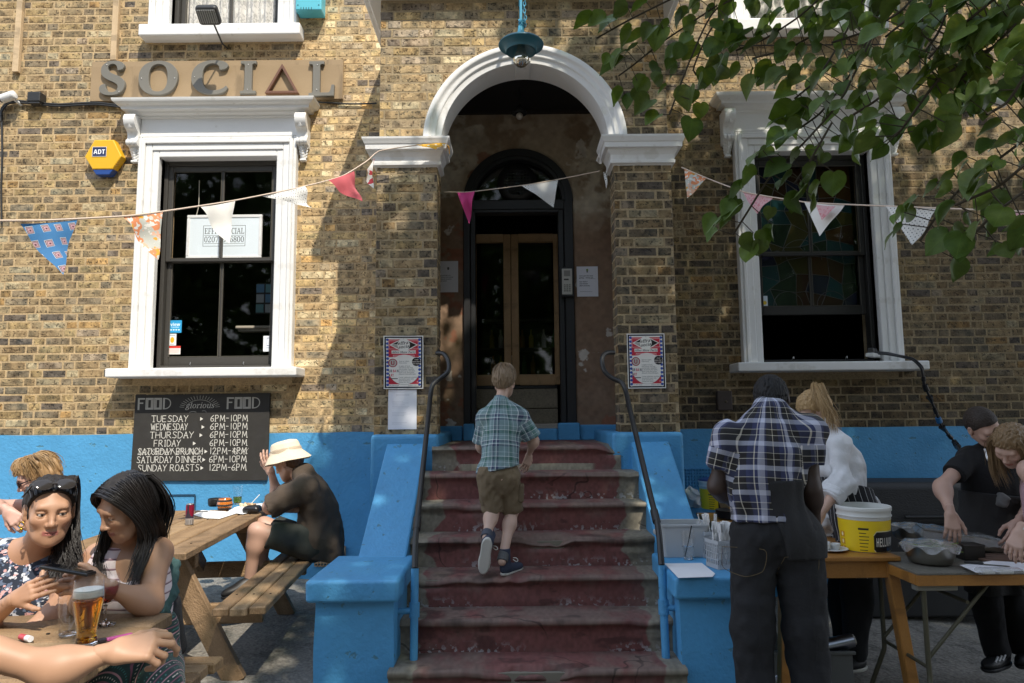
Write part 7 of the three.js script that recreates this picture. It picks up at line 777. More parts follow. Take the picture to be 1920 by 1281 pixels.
{ const o = onB(216, 1200), l = thing('lighter', 'thin pink lighter lying by the wine glass', 'lighter', o, 0.75); mesh('body', rbox(0.075, 0.010, 0.018, 0.004, 0.012, 0.006, 0), phys([0.55, 0.10, 0.32], 0.25), l); mesh('cap', rbox(0.022, 0.012, 0.018, 0.003, -0.036, 0.0065, 0), std([0.08, 0.07, 0.09], 0.3, { metalness: 0.7 }), l);
  const b = thing('lip_balm', 'small red and white tube lying on the near table', 'lip balm', onB(48, 1202), -0.5), g = cyl(0.009, 0.009, 0.032, 16); g.rotateZ(PI / 2); mesh('tube', T(g, -0.012, 0.009, 0), std([0.45, 0.05, 0.06], 0.4), b); const g2 = cyl(0.0092, 0.0092, 0.022, 16); g2.rotateZ(PI / 2); mesh('cap', T(g2, 0.016, 0.0092, 0), std([0.7, 0.7, 0.72], 0.35), b);
  const bag = thing('bag', 'soft black bag slumped on the bench beside the near table', 'bag', aty(286, 1258, 0.50)); mesh('body', warp(new RoundedBoxGeometry(0.17, 0.27, 0.2, 8, 0.06).translate(0, 0.135, -0.03), 0.07, 9), std([0.014, 0.014, 0.016], 0.85, { bumpMap: foldB, bumpScale: 0.006 }), bag); mesh('strap', tube([V(-0.05, 0.24, 0.03), V(-0.02, 0.3, 0.05), V(0.05, 0.29, 0.05), V(0.07, 0.2, 0.06)], 0.011, 20, 7), std([0.02, 0.02, 0.022], 0.8), bag); }
{ // on the far table
  const can = thing('drink_can', 'slim silver and red drink can on the far table', 'can', onA(355, 984)); const ct = canvasTex(128, 128, (x) => { x.fillStyle = '#b9b6b4'; x.fillRect(0, 0, 128, 128); x.fillStyle = '#4a4250'; x.fillRect(0, 8, 128, 64); x.fillStyle = '#a0203c'; for (let i = 0; i < 3; i++) { x.beginPath(); x.ellipse(20 + i * 44, 46, 16, 22, 0, 0, 7); x.fill(); } x.fillStyle = '#8d8a88'; for (let i = 0; i < 12; i++) x.fillRect(i * 11, 76, 4, 44); });
  mesh('body', lathe([[0.022, 0], [0.0265, 0.006], [0.0265, 0.128], [0.0225, 0.136]], 30), std([0.9, 0.9, 0.9], 0.3, { map: ct, metalness: 0.5 }), can); mesh('lid', mg([cyl(0.0225, 0.0225, 0.003, 24, 0, 0.135, 0), new THREE.TorusGeometry(0.022, 0.0016, 6, 24).rotateX(PI / 2).translate(0, 0.137, 0), rbox(0.012, 0.002, 0.018, 0.001, 0, 0.1385, 0.002)]), steelM, can);
  const sheet = (pts, l, c = [0.78, 0.78, 0.77], y = YA + 0.002) => { const q = pts.map(p => aty(p[0], p[1], y)), a = q[0]; const g = ext(q.map(p => [p.x - a.x, -(p.z - a.z)]), 0.001); g.rotateX(-PI / 2); const o = solo('paper_sheet', g, std(c, 0.75), l, 'paper'); o.position.copy(a); return o; };
  sheet([[362, 966], [378, 957], [420, 959], [446, 962], [412, 973], [386, 972]], 'white paper sheet lying beside the can'); const sh2 = sheet([[425, 961], [440, 952], [470, 944], [500, 945], [495, 955], [455, 965]], 'white paper under the food on the far table'); sh2.position.y += 0.002;
  const tray = thing('food_scraps', 'scraps of pale food on paper before the man in the hat', 'food', onA(462, 950)); const rr = rng(4); for (let i = 0; i < 14; i++) mesh('scrap', warp(sph(0.012 + rr() * 0.01, (rr() - 0.5) * 0.15, 0.008, (rr() - 0.5) * 0.12, 7), 0.02, 50), std([[0.5, 0.36, 0.2], [0.6, 0.5, 0.35], [0.35, 0.2, 0.1]][i % 3], 0.8), tray); mesh('fork', rod(V(0.03, 0.015, 0), V(0.09, 0.09, -0.04), 0.0028), std([0.75, 0.75, 0.72], 0.5), tray);
  const ba = thing('ashtray', 'amber barrel shaped ashtray with black bands', 'ashtray', onA(421, 956)); mesh('barrel', lathe([[0, 0.002], [0.046, 0.002], [0.056, 0.03], [0.058, 0.045], [0.055, 0.062], [0.046, 0.088], [0.04, 0.088], [0.04, 0.03], [0, 0.03]], 40), phys([0.50, 0.15, 0.02], 0.15, { clearcoat: 0.8 }), ba); for (const [y, r] of [[0.012, 0.0505], [0.038, 0.0585], [0.07, 0.0535]]) mesh('band', lathe([[r - 0.004, y - 0.008], [r + 0.001, y - 0.006], [r + 0.0012, y + 0.006], [r - 0.004, y + 0.008]], 40), std([0.02, 0.018, 0.015], 0.4), ba);
  const as = thing('ashtray', 'round black ashtray behind the barrel shaped one', 'ashtray', onA(404, 950)); mesh('dish', lathe([[0, 0.004], [0.05, 0.004], [0.058, 0.02], [0.06, 0.06], [0.053, 0.066], [0.045, 0.05], [0, 0.04]], 36), std([0.014, 0.014, 0.014], 0.35), as);
  glass('beer_glass', 'tall straight pint glass with a little cloudy beer left on the far table', onA(445, 946), [[0.032, 0], [0.033, 0.01], [0.037, 0.08], [0.041, 0.15]], liquid([0.72, 0.5, 0.10], 0.05), 0.062);
  const pu = thing('pouch', 'small shiny black pouch at the table edge near the man in the hat', 'pouch', onA(473, 962)); mesh('body', warp(new RoundedBoxGeometry(0.13, 0.055, 0.09, 6, 0.026).translate(0, 0.028, 0), 0.03, 14), phys([0.012, 0.012, 0.013], 0.3), pu); mesh('pen', rod(V(-0.45, 0.006, -0.04), V(-0.36, 0.006, -0.06), 0.004), std([0.02, 0.02, 0.02], 0.4), pu);
}
// ---------- on the right hand block ----------
const YP = 0.634, onP = (x, y) => aty(x, y, YP);
{
  const tub = thing('plastic_tub', 'clear white plastic tub with handles on the blue block', 'tub', onP(1283, 1044).add(V(0, 0, -0.07))); const pm = phys([0.62, 0.63, 0.63], 0.35, { transmission: 0.25, thickness: 0 }); const S = new THREE.Shape(); const rr2 = (s, w, d, r) => { s.moveTo(-w / 2 + r, -d / 2); s.lineTo(w / 2 - r, -d / 2); s.quadraticCurveTo(w / 2, -d / 2, w / 2, -d / 2 + r); s.lineTo(w / 2, d / 2 - r); s.quadraticCurveTo(w / 2, d / 2, w / 2 - r, d / 2); s.lineTo(-w / 2 + r, d / 2); s.quadraticCurveTo(-w / 2, d / 2, -w / 2, d / 2 - r); s.lineTo(-w / 2, -d / 2 + r); s.quadraticCurveTo(-w / 2, -d / 2, -w / 2 + r, -d / 2); return s; };
  rr2(S, 0.25, 0.18, 0.03); S.holes.push(rr2(new THREE.Path(), 0.243, 0.173, 0.028)); const g = new THREE.ExtrudeGeometry(S, { depth: 0.185, bevelEnabled: false }); g.rotateX(-PI / 2); const p = g.attributes.position; for (let i = 0; i < p.count; i++) { const k = 1 + 0.16 * p.getY(i) / 0.185; p.setX(i, p.getX(i) * k); p.setZ(i, p.getZ(i) * k); } g.computeVertexNormals(); mesh('wall', g, pm, tub); mesh('base', cbox(0.24, 0.004, 0.17, 0.001, 0, 0.003, 0), pm, tub); const R2 = new THREE.Shape(); rr2(R2, 0.302, 0.222, 0.04); R2.holes.push(rr2(new THREE.Path(), 0.284, 0.204, 0.034)); const rg = new THREE.ExtrudeGeometry(R2, { depth: 0.008, bevelEnabled: true, bevelSize: 0.002, bevelThickness: 0.002 }); rg.rotateX(-PI / 2); mesh('rim', T(rg, 0, 0.182, 0), pm, tub); mesh('handle', mg([rbox(0.03, 0.03, 0.1, 0.012, -0.145, 0.13, 0), rbox(0.03, 0.03, 0.1, 0.012, 0.145, 0.13, 0)]), pm, tub);
  const gl = glass('water_glass', 'glass of water with a black straw on the blue block', onP(1291, 1049), [[0.029, 0], [0.030, 0.012], [0.033, 0.05], [0.041, 0.12], [0.041, 0.15], [0.039, 0.17]], liquid([0.86, 0.93, 0.93], 0.5), 0.075); mesh('straw', rod(V(-0.018, 0.018, 0.005), V(0.028, 0.19, -0.012), 0.0032), std([0.012, 0.012, 0.012], 0.4), gl);
  const q = [[1246, 1057], [1316, 1056], [1341, 1076], [1336, 1082], [1272, 1084]].map(a => aty(...a, YP + 0.004)), a = q[0], pg = ext(q.map(p => [p.x - a.x, -(p.z - a.z)]), 0.001); pg.rotateX(-PI / 2); solo('paper_sheet', pg, std([0.78, 0.78, 0.80], 0.75), 'white paper sheet on the corner of the blue block', 'paper').position.copy(a);
  const basket = (l, pos, ry, n, seed) => { const t = thing('cutlery_basket', l, 'basket', pos, ry), gm = std([0.42, 0.44, 0.46], 0.5), w = 0.115, d = 0.115, h = 0.15, b = []; for (const [sx, sz, rot] of [[0, 1, 0], [0, -1, 0], [1, 0, 1], [-1, 0, 1]]) { const at2 = (u, y, W2, H2) => b.push(rot ? box(0.004, H2, W2, sx * w / 2, y, u) : box(W2, H2, 0.004, u, y, sz * d / 2)); at2(0, 0.012, 0.11, 0.024); at2(0, h - 0.01, 0.118, 0.02); for (let i = 0; i < 7; i++) at2(-0.048 + i * 0.016, h / 2, 0.007, h - 0.03); for (const y of [0.05, 0.085, 0.115]) at2(0, y, 0.11, 0.006); } b.push(box(w, 0.004, d, 0, 0.003, 0)); mesh('cage', mg(b), gm, t); const r = rng(seed), K = []; for (let i = 0; i < n; i++) { const x = (r() - 0.5) * 0.08, z = (r() - 0.5) * 0.08, g = mg([rbox(0.012, 0.17, 0.004, 0.0015), rbox(0.024, 0.05, 0.004, 0.0018, 0, 0.095, 0)]); g.rotateY(r() * 3); g.rotateZ((r() - 0.5) * 0.5); g.rotateX((r() - 0.5) * 0.4); mesh('fork', T(g, x, 0.125, z), std([0.72, 0.72, 0.71], 0.4), t); } return t; };
  basket('grey cutlery basket full of white plastic forks, nearer the man', onP(1360, 1066).add(V(-0.01, 0, -0.04)), 0.35, 22, 3); basket('grey cutlery basket further back beside the clear tub', onP(1338, 1046).add(V(-0.01, 0, -0.06)), 0.3, 9, 8);
  const jar = thing('jar', 'small glass jar at the edge of the blue block', 'jar', onP(1374, 1062).add(V(0.012, 0, 0.02))); mesh('glass', lathe([[0, 0.002], [0.024, 0.002], [0.025, 0.06], [0.02, 0.07], [0.02, 0.08], [0, 0.08]], 26), clear, jar); mesh('lid', cyl(0.021, 0.021, 0.014, 20, 0, 0.087, 0), steelM, jar); mesh('contents', cyl(0.021, 0.021, 0.03, 20, 0, 0.019, 0), std([0.06, 0.05, 0.03], 0.7), jar);
}
// ---------- serving table and what stands on it ----------
const oak = std([1, 1, 1], 0.4, { map: woodTex(1101, [0.34, 0.145, 0.03], [0.46, 0.21, 0.05], 8), bumpMap: woodB, bumpScale: 0.001 }), YS = 0.665, onS = (x, y) => aty(x, y, YS + 0.002);
{
  const c = aty(1690, 1044, YS), x1 = c.x, x0 = 1.50, z1 = c.z, z0 = 0.62, t = thing('serving_table', 'orange wooden serving table with splayed legs in the shade', 'table', V((x0 + x1) / 2, -0.13, (z0 + z1) / 2)), W = x1 - x0, L = z1 - z0, H = YS + 0.13;
  mesh('table_top', cbox(W, 0.026, L, 0.005, 0, H - 0.013, 0), oak, t); mesh('apron_board', mg([cbox(W - 0.06, 0.095, 0.022, 0.003, 0, H - 0.0745, L / 2 - 0.04), cbox(W - 0.06, 0.095, 0.022, 0.003, 0, H - 0.0745, -L / 2 + 0.04), cbox(0.022, 0.095, L - 0.105, 0.003, W / 2 - 0.041, H - 0.0745, 0), cbox(0.022, 0.095, L - 0.105, 0.003, -W / 2 + 0.041, H - 0.0745, 0)]), oak, t);
  for (const sx of [-1, 1]) for (const sz of [-1, 1]) mesh('leg', beam(V(sx * (W / 2 - 0.045), H - 0.028, sz * (L / 2 - 0.05)), V(sx * (W / 2 + 0.02), 0, sz * (L / 2 + 0.005)), 0.062, 0.062, V(0, 0, 1), 0.006), oak, t);
  const lab = (n) => canvasTex(1024, 256, (x) => { x.fillStyle = '#f2cf1e'; x.fillRect(0, 0, 1024, 256); x.fillStyle = '#1769b4'; x.fillRect(0, 206, 1024, 50); x.fillStyle = '#f2cf1e'; for (const o of [0, 512]) { x.save(); x.translate(o, 0); x.fillStyle = '#1a1a1c'; x.beginPath(); x.moveTo(110, 60); x.lineTo(130, 44); x.lineTo(330, 44); x.lineTo(350, 60); x.lineTo(350, 118); x.lineTo(330, 134); x.lineTo(130, 134); x.lineTo(110, 118); x.fill(); x.strokeStyle = '#e8dcb0'; x.lineWidth = 4; x.stroke(); x.fillStyle = '#f2f0e8'; x.font = 'bold 50px sans-serif'; const m = x.measureText("HELLMANN'S").width; x.save(); x.translate(124, 106); x.scale(212 / m, 1); x.fillText("HELLMANN'S", 0, 0); x.restore(); x.fillStyle = '#3a78b8'; x.font = '22px sans-serif'; x.fillText('Real', 210, 128); x.fillStyle = '#c9772e'; x.beginPath(); x.arc(180, 168, 22, 0, 7); x.fill(); x.fillStyle = '#f0e4c0'; x.beginPath(); x.arc(182, 164, 12, 0, 7); x.fill(); x.fillStyle = '#2a2a2a'; x.font = '17px sans-serif'; for (let i = 0; i < 4; i++) { x.fillStyle = '#d99a1b'; x.fillRect(380, 52 + i * 30, 46, 24); x.fillStyle = '#f7ecc0'; x.beginPath(); x.arc(403, 64 + i * 30, 9, 0, 7); x.fill(); } x.fillStyle = '#2a2a2a'; x.fillRect(16, 30, 64, 8); for (let i = 0; i < 9; i++) x.fillRect(20, 50 + i * 14, 44 + (i * 37 % 20), 3); x.font = 'bold 34px serif'; x.fillText('U', 452, 190); x.restore(); } });
  const bucket = (name, l, pos, ry, lid) => { const b = thing(name, l, 'bucket', pos, ry), lm = std([1, 1, 1], 0.4, { map: lab(1) }), wm = std([0.74, 0.74, 0.70], 0.45); const g = lathe([[0.128, 0.0], [0.13, 0.004], [0.138, 0.188]], 56); mesh('label_band', g, lm, b); mesh('rim', lathe([[0.137, 0.188], [0.1395, 0.189], [0.140, 0.205], [0.145, 0.207], [0.145, 0.214], [0.141, 0.216], [0.142, 0.24], [0.147, 0.242], [0.147, 0.262], [0.144, 0.266], [0.138, 0.264], [0.134, 0.19], [0.125, 0.02], [0, 0.02]], 56), wm, b); mesh('base', lathe([[0, 0.001], [0.127, 0.001], [0.128, 0.003]], 40), std([0.015, 0.10, 0.30], 0.4), b); if (lid) mesh('lid', lathe([[0, 0.272], [0.09, 0.272], [0.1, 0.28], [0.125, 0.28], [0.135, 0.274], [0.146, 0.27], [0.147, 0.262], [0.13, 0.262], [0, 0.262]], 48), std([0.02, 0.05, 0.22], 0.35), b); return b; };
  bucket('mayonnaise_bucket', 'open white and yellow bucket at the front of the serving table', onS(1626, 1030).add(V(0, 0, -0.02)), 2.35, false).scale.set(1.04, 0.96, 1.04);
  bucket('mayonnaise_bucket', 'yellow bucket with a dark blue lid at the back of the serving table', onS(1345, 953).add(V(0, 0, 0.0)), 2.25, true).scale.set(1.04, 0.9, 1.04);
  const sp = thing('spray_bottle', 'white trigger spray bottle standing behind the lidded bucket', 'spray bottle', onS(1327, 932)); mesh('bottle', lathe([[0, 0.001], [0.038, 0.001], [0.04, 0.01], [0.04, 0.15], [0.034, 0.19], [0.016, 0.22], [0.016, 0.24], [0, 0.24]], 28), phys([0.5, 0.6, 0.7], 0.2, { transmission: 0.4, thickness: 0 }), sp); mesh('trigger', mg([lathe([[0.018, 0.225], [0.02, 0.23], [0.019, 0.26], [0.014, 0.27], [0.013, 0.31], [0, 0.31]], 20), rbox(0.12, 0.035, 0.03, 0.01, -0.022, 0.325, 0), beam(V(-0.05, 0.315, 0), V(-0.062, 0.25, 0), 0.016, 0.014)]), std([0.74, 0.74, 0.72], 0.4), sp);
  const pl = thing('plate_stack', 'stack of black plates on the serving table behind the man', 'plates', onS(1372, 972)); for (let i = 0; i < 6; i++) mesh('plate', T(lathe([[0, 0.002], [0.07, 0.002], [0.12, 0.014], [0.12, 0.018], [0.07, 0.006], [0, 0.006]], 40), 0, i * 0.0095, 0), std([0.018, 0.018, 0.02], 0.4), pl);
  const bx = thing('food_box', 'tan takeaway box on top of the black plates', 'food box', onS(1374, 966).add(V(0.0, 0.075, 0)), 0.3); const fb = new THREE.BoxGeometry(0.16, 0.07, 0.13, 2, 1, 2), fp = fb.attributes.position; for (let i = 0; i < fp.count; i++) if (fp.getY(i) > 0) { fp.setX(i, fp.getX(i) * 0.8); fp.setZ(i, fp.getZ(i) * 0.8); } fb.computeVertexNormals(); mesh('lid', T(fb, 0, 0.055, 0), std([0.62, 0.45, 0.27], 0.7), bx); const fb2 = fb.clone(); fb2.rotateX(PI); mesh('base', T(fb2, 0, 0.038, 0), std([0.38, 0.22, 0.09], 0.7), bx);
  const crumple = (name, l, pos, sx, sy, sz, m, seed) => { const g = new THREE.SphereGeometry(1, 40, 28); g.scale(sx, sy, sz); g.translate(seed * 3.1, 0, 0); warp(g, 0.07, 16); warp(g, 0.03, 45); g.translate(-seed * 3.1, sy * 0.75, 0); const o = solo(name, g, m, l, 'bag'); o.position.copy(pos); return o; };
  const poly = phys([0.72, 0.72, 0.72], 0.25, { transmission: 0.35, thickness: 0 }); crumple('plastic_bag', 'crumpled clear bag of greens beside the lidded bucket', onS(1297, 944), 0.1, 0.08, 0.08, poly, 2); crumple('plastic_bag', 'crumpled white bag beside the open bucket', onS(1562, 1005), 0.14, 0.11, 0.1, phys([0.66, 0.66, 0.65], 0.4), 5); crumple('plastic_bag', 'crumpled clear bag behind the open bucket', onS(1585, 980), 0.12, 0.08, 0.1, poly, 8);
  const wp = thing('white_plate', 'white plate with small sauce cups beside the open bucket', 'plate', onS(1556, 1032)); mesh('dish', lathe([[0, 0.002], [0.06, 0.002], [0.1, 0.012], [0.1, 0.015], [0.06, 0.006], [0, 0.006]], 40), std([0.7, 0.7, 0.69], 0.35), wp); for (const [x, z] of [[-0.03, 0.01], [0.035, 0.0], [0.0, -0.05]]) { const cup = mesh('sauce_cup', T(lathe([[0, 0.006], [0.022, 0.006], [0.028, 0.04], [0.026, 0.04], [0.02, 0.01], [0, 0.01]], 24), x, 0, z), std([0.72, 0.72, 0.7], 0.4), wp); }
  // boxes and foil rolls under the table
  const cr = thing('plastic_crate', 'grey plastic crate of foil rolls under the serving table', 'crate', at(1500, 1262, 2.02).setY(-0.13)); const cm2 = std([0.14, 0.14, 0.13], 0.6); mesh('side', mg([cbox(0.5, 0.2, 0.008, 0.002, 0, 0.1, 0.16), cbox(0.5, 0.2, 0.008, 0.002, 0, 0.1, -0.16), cbox(0.008, 0.2, 0.31, 0.002, 0.25, 0.1, 0), cbox(0.008, 0.2, 0.31, 0.002, -0.25, 0.1, 0), cbox(0.5, 0.008, 0.31, 0.002, 0, 0.006, 0), cbox(0.53, 0.02, 0.02, 0.004, 0, 0.2, 0.17), cbox(0.53, 0.02, 0.02, 0.004, 0, 0.2, -0.17)]), cm2, cr);
  for (const [a, b, l] of [[at(1430, 1240, 2.1), at(1598, 1200, 2.12), 'long silver foil roll poking out to the right of the man'], [at(1430, 1285, 2.16), at(1500, 1256, 2.16), 'shorter silver foil roll seen between the legs of the man']]) { const f = thing('foil_roll', l, 'foil roll'); mesh('foil', rod(a, b, 0.040, 0.040, 26), std([0.42, 0.44, 0.50], 0.28, { metalness: 1 }), f); mesh('core', rod(b, b.clone().add(b.clone().sub(a).normalize().multiplyScalar(0.012)), 0.030, 0.030, 20), std([0.5, 0.47, 0.42], 0.8), f); }
}
{ // folding table with bowls
  const Y = 0.635, c = aty(1720, 1075, Y), x0 = c.x, x1 = x0 + 1.2, z1 = c.z, z0 = z1 - 0.56, t = thing('folding_table', 'folding table with a grey top and tube legs at lower right', 'table', V((x0 + x1) / 2, -0.16, (z0 + z1) / 2)), W = x1 - x0, D = z1 - z0, H = Y + 0.16, tm = std([0.10, 0.09, 0.055], 0.5, { metalness: 0.3 });
  mesh('table_top', cbox(W, 0.012, D, 0.002, 0, H - 0.006, 0), std([0.22, 0.215, 0.19], 0.5, { map: grit }), t); mesh('edge_band', mg([cbox(W, 0.055, 0.02, 0.003, 0, H - 0.04, D / 2 - 0.01), cbox(W, 0.055, 0.02, 0.003, 0, H - 0.04, -D / 2 + 0.01), cbox(0.02, 0.055, D - 0.041, 0.003, -W / 2 + 0.01, H - 0.04, 0), cbox(0.02, 0.055, D - 0.041, 0.003, W / 2 - 0.01, H - 0.04, 0)]), oak, t); mesh('under_rail', mg([cbox(0.22, 0.03, 0.05, 0.004, -W / 2 + 0.12, H - 0.085, D / 2 - 0.06), cbox(0.22, 0.03, 0.05, 0.004, -W / 2 + 0.12, H - 0.085, -D / 2 + 0.06)]), std([0.25, 0.24, 0.2], 0.5), t);
  for (const s of [-1, 1]) for (const e of [-1, 1]) mesh('leg', new THREE.TubeGeometry(new THREE.CatmullRomCurve3([V(s * (W / 2 - 0.06), H - 0.08, e * (D / 2 - 0.06)), V(s * (W / 2 - 0.06), 0.34, e * (D / 2 - 0.06)), V(s * (W / 2 - 0.06), 0.25, e * (D / 2 - 0.055)), V(s * (W / 2 - 0.0), 0.0, e * (D / 2 + 0.02))], false, 'catmullrom', 0.1), 30, 0.013, 10), tm, t); for (const s of [-1, 1]) for (const e of [-1, 1]) mesh('brace', rod(V(s * (W / 2 - 0.06), 0.33, e * (D / 2 - 0.075)), V(s * (W / 2 - 0.42), H - 0.07, e * (D / 2 - 0.075)), 0.010), tm, t); mesh('cross_bar', mg([rod(V(-W / 2 + 0.06, 0.3, -D / 2 + 0.06), V(-W / 2 + 0.06, 0.3, D / 2 - 0.06), 0.01), rod(V(-W / 2 + 0.30, H - 0.17, -D / 2 + 0.075), V(-W / 2 + 0.30, H - 0.17, D / 2 - 0.075), 0.01)]), tm, t);
  const onF = (x, y) => aty(x, y, Y + 0.001), st = std([0.34, 0.32, 0.28], 0.32, { metalness: 1 }), film = phys([0.9, 0.9, 0.9], 0.12, { transmission: 0.8, thickness: 0, ior: 1.5 });
  const bowl = (l, pos, k, m = st) => { const b = thing('steel_bowl', l, 'bowl', pos); b.scale.setScalar(k); mesh('bowl', lathe([[0, 0.002], [0.09, 0.002], [0.115, 0.012], [0.13, 0.05], [0.138, 0.11], [0.144, 0.112], [0.144, 0.116], [0.135, 0.115], [0.127, 0.05], [0.11, 0.016], [0, 0.01]], 52), m, b); const g = new THREE.CircleGeometry(0.16, 40).rotateX(-PI / 2), g2 = new THREE.RingGeometry(0.001, 0.165, 60, 12).rotateX(-PI / 2), p = g2.attributes.position; for (let i = 0; i < p.count; i++) { const x = p.getX(i), z = p.getZ(i), r = Math.hypot(x, z), a = Math.atan2(z, x); p.setY(i, 0.122 + 0.02 * Math.cos(r * 12) * (1 - r / 0.17) - Math.max(0, r - 0.143) * (1.3 + Math.sin(a * 7) * 0.8) + 0.012 * (noise(x * 30, z * 30, k) - 0.5)); } g2.computeVertexNormals(); mesh('cling_film', g2, film, b); return b; };
  const b1 = bowl('large steel bowl of greens under cling film on the folding table', onF(1745, 1056), 0.94), r = rng(6), gr = []; for (let i = 0; i < 60; i++) { const a = V((r() - 0.5) * 0.2, 0.08 + r() * 0.03, (r() - 0.5) * 0.18); gr.push(rod(a, a.clone().add(V((r() - 0.5) * 0.12, (r() - 0.3) * 0.03, (r() - 0.5) * 0.1)), 0.003, 0.002, 5)); } mesh('greens', mg(gr), std([0.17, 0.23, 0.05], 0.6), b1); bowl('steel bowl under cling film behind the open bucket', onF(1708, 1012).setY(Y + 0.001), 0.8);
  const tr = thing('steel_tray', 'steel tray under stretched cling film beneath the reaching hand', 'tray', onF(1796, 1030).add(V(0, 0.03, 0)), -0.35); tr.rotation.z = -0.12; mesh('tray', mg([cbox(0.42, 0.006, 0.24, 0.002, 0, 0.004, 0), cbox(0.42, 0.07, 0.006, 0.002, 0, 0.04, 0.12), cbox(0.42, 0.07, 0.006, 0.002, 0, 0.04, -0.12), cbox(0.006, 0.07, 0.228, 0.002, 0.207, 0.04, 0), cbox(0.006, 0.07, 0.228, 0.002, -0.207, 0.04, 0)]), st, tr); const fl = new THREE.PlaneGeometry(0.46, 0.3, 40, 26).rotateX(-PI / 2), p2 = fl.attributes.position; for (let i = 0; i < p2.count; i++) { const x = p2.getX(i), z = p2.getZ(i), e = Math.max(Math.abs(x) - 0.2, Math.abs(z) - 0.115, 0); p2.setY(i, 0.082 - e * 1.4 + 0.018 * (noise(x * 26, z * 14, 3) - 0.5)); } fl.computeVertexNormals(); mesh('cling_film', fl, film, tr);
  const bb = thing('black_box', 'black plastic box on the folding table', 'box', onF(1825, 1050)); mesh('box', rbox(0.12, 0.075, 0.1, 0.004, 0, 0.038, -0.03), std([0.02, 0.016, 0.013], 0.4), bb); mesh('lid', rbox(0.124, 0.012, 0.104, 0.004, 0, 0.08, -0.03), std([0.03, 0.024, 0.02], 0.4), bb);
  const cb = thing('chopping_board', 'brown chopping board under the papers at the right edge', 'board', onF(1895, 1052).add(V(0, 0, -0.02))); mesh('board', rbox(0.34, 0.014, 0.24, 0.005, 0, 0.008, 0), std([0.16, 0.09, 0.06], 0.6, { map: woodTex(1203, [0.6, 0.6, 0.6], [0.9, 0.9, 0.9], 10) }), cb); mesh('groove', T(new THREE.TorusGeometry(0.09, 0.002, 5, 30).scale(1.5, 1, 1).rotateX(PI / 2), 0, 0.0155, 0), std([0.1, 0.055, 0.035], 0.6), cb);
  const pp = [[1800, 1060], [1860, 1052], [1925, 1056], [1925, 1070], [1830, 1074]].map(a => aty(...a, Y + 0.019)), a0 = pp[0], pg = ext(pp.map(p => [p.x - a0.x, -(p.z - a0.z)]), 0.0012); pg.rotateX(-PI / 2); solo('paper_sheet', pg, std([0.72, 0.72, 0.76], 0.75), 'white paper on the folding table under the hand with the watch', 'paper').position.copy(a0);
  const kn = thing('kitchen_knife', 'small knife lying on the white paper at the right edge', 'knife', aty(1868, 1060, Y + 0.024), -0.5); mesh('blade', cbox(0.12, 0.0015, 0.02, 0.0005), st, kn); mesh('handle', rbox(0.09, 0.012, 0.018, 0.005, -0.1, 0.004, 0), std([0.02, 0.02, 0.02], 0.5), kn);
  const wr = thing('cling_packet', 'clear wrapped packet at the front edge of the folding table', 'packet', onF(1892, 1084).setY(Y + 0.002).add(V(0, 0, -0.07))); mesh('wrap', warp(new RoundedBoxGeometry(0.24, 0.03, 0.06, 6, 0.012).translate(0, 0.016, 0), 0.02, 30), film, wr); mesh('contents', mg([rbox(0.06, 0.018, 0.04, 0.006, -0.06, 0.014, 0), rbox(0.07, 0.018, 0.04, 0.006, 0.03, 0.014, 0)]), std([0.62, 0.6, 0.56], 0.6), wr);
  const bx = thing('covered_grill', 'long black covered grill standing against the blue wall', 'grill'), a = at(1640, 906, 0.62), b = at(1835, 906, 0.62), hm = std([0.02, 0.02, 0.021], 0.55, { bumpMap: foldB, bumpScale: 0.006 }); const bd = new RoundedBoxGeometry(b.x - a.x + 0.4, 0.36, 0.5, 8, 0.06); bd.translate((a.x + b.x) / 2, a.y - 0.18, 0.4); mesh('hood', warp(bd, 0.02, 4), hm, bx); mesh('body', rbox(b.x - a.x + 0.36, a.y - 0.36 + 0.2, 0.44, 0.02, (a.x + b.x) / 2, (a.y - 0.38 - 0.16) / 2, 0.38), std([0.015, 0.015, 0.016], 0.6), bx); mesh('handle', mg([rod(V(a.x + 0.2, a.y - 0.27, 0.68), V(b.x - 0.2, a.y - 0.27, 0.68), 0.012), rod(V(a.x + 0.25, a.y - 0.27, 0.6), V(a.x + 0.25, a.y - 0.27, 0.68), 0.01), rod(V(b.x - 0.25, a.y - 0.27, 0.6), V(b.x - 0.25, a.y - 0.27, 0.68), 0.01)]), std([0.05, 0.05, 0.05], 0.4, { metalness: 0.7 }), bx);
}
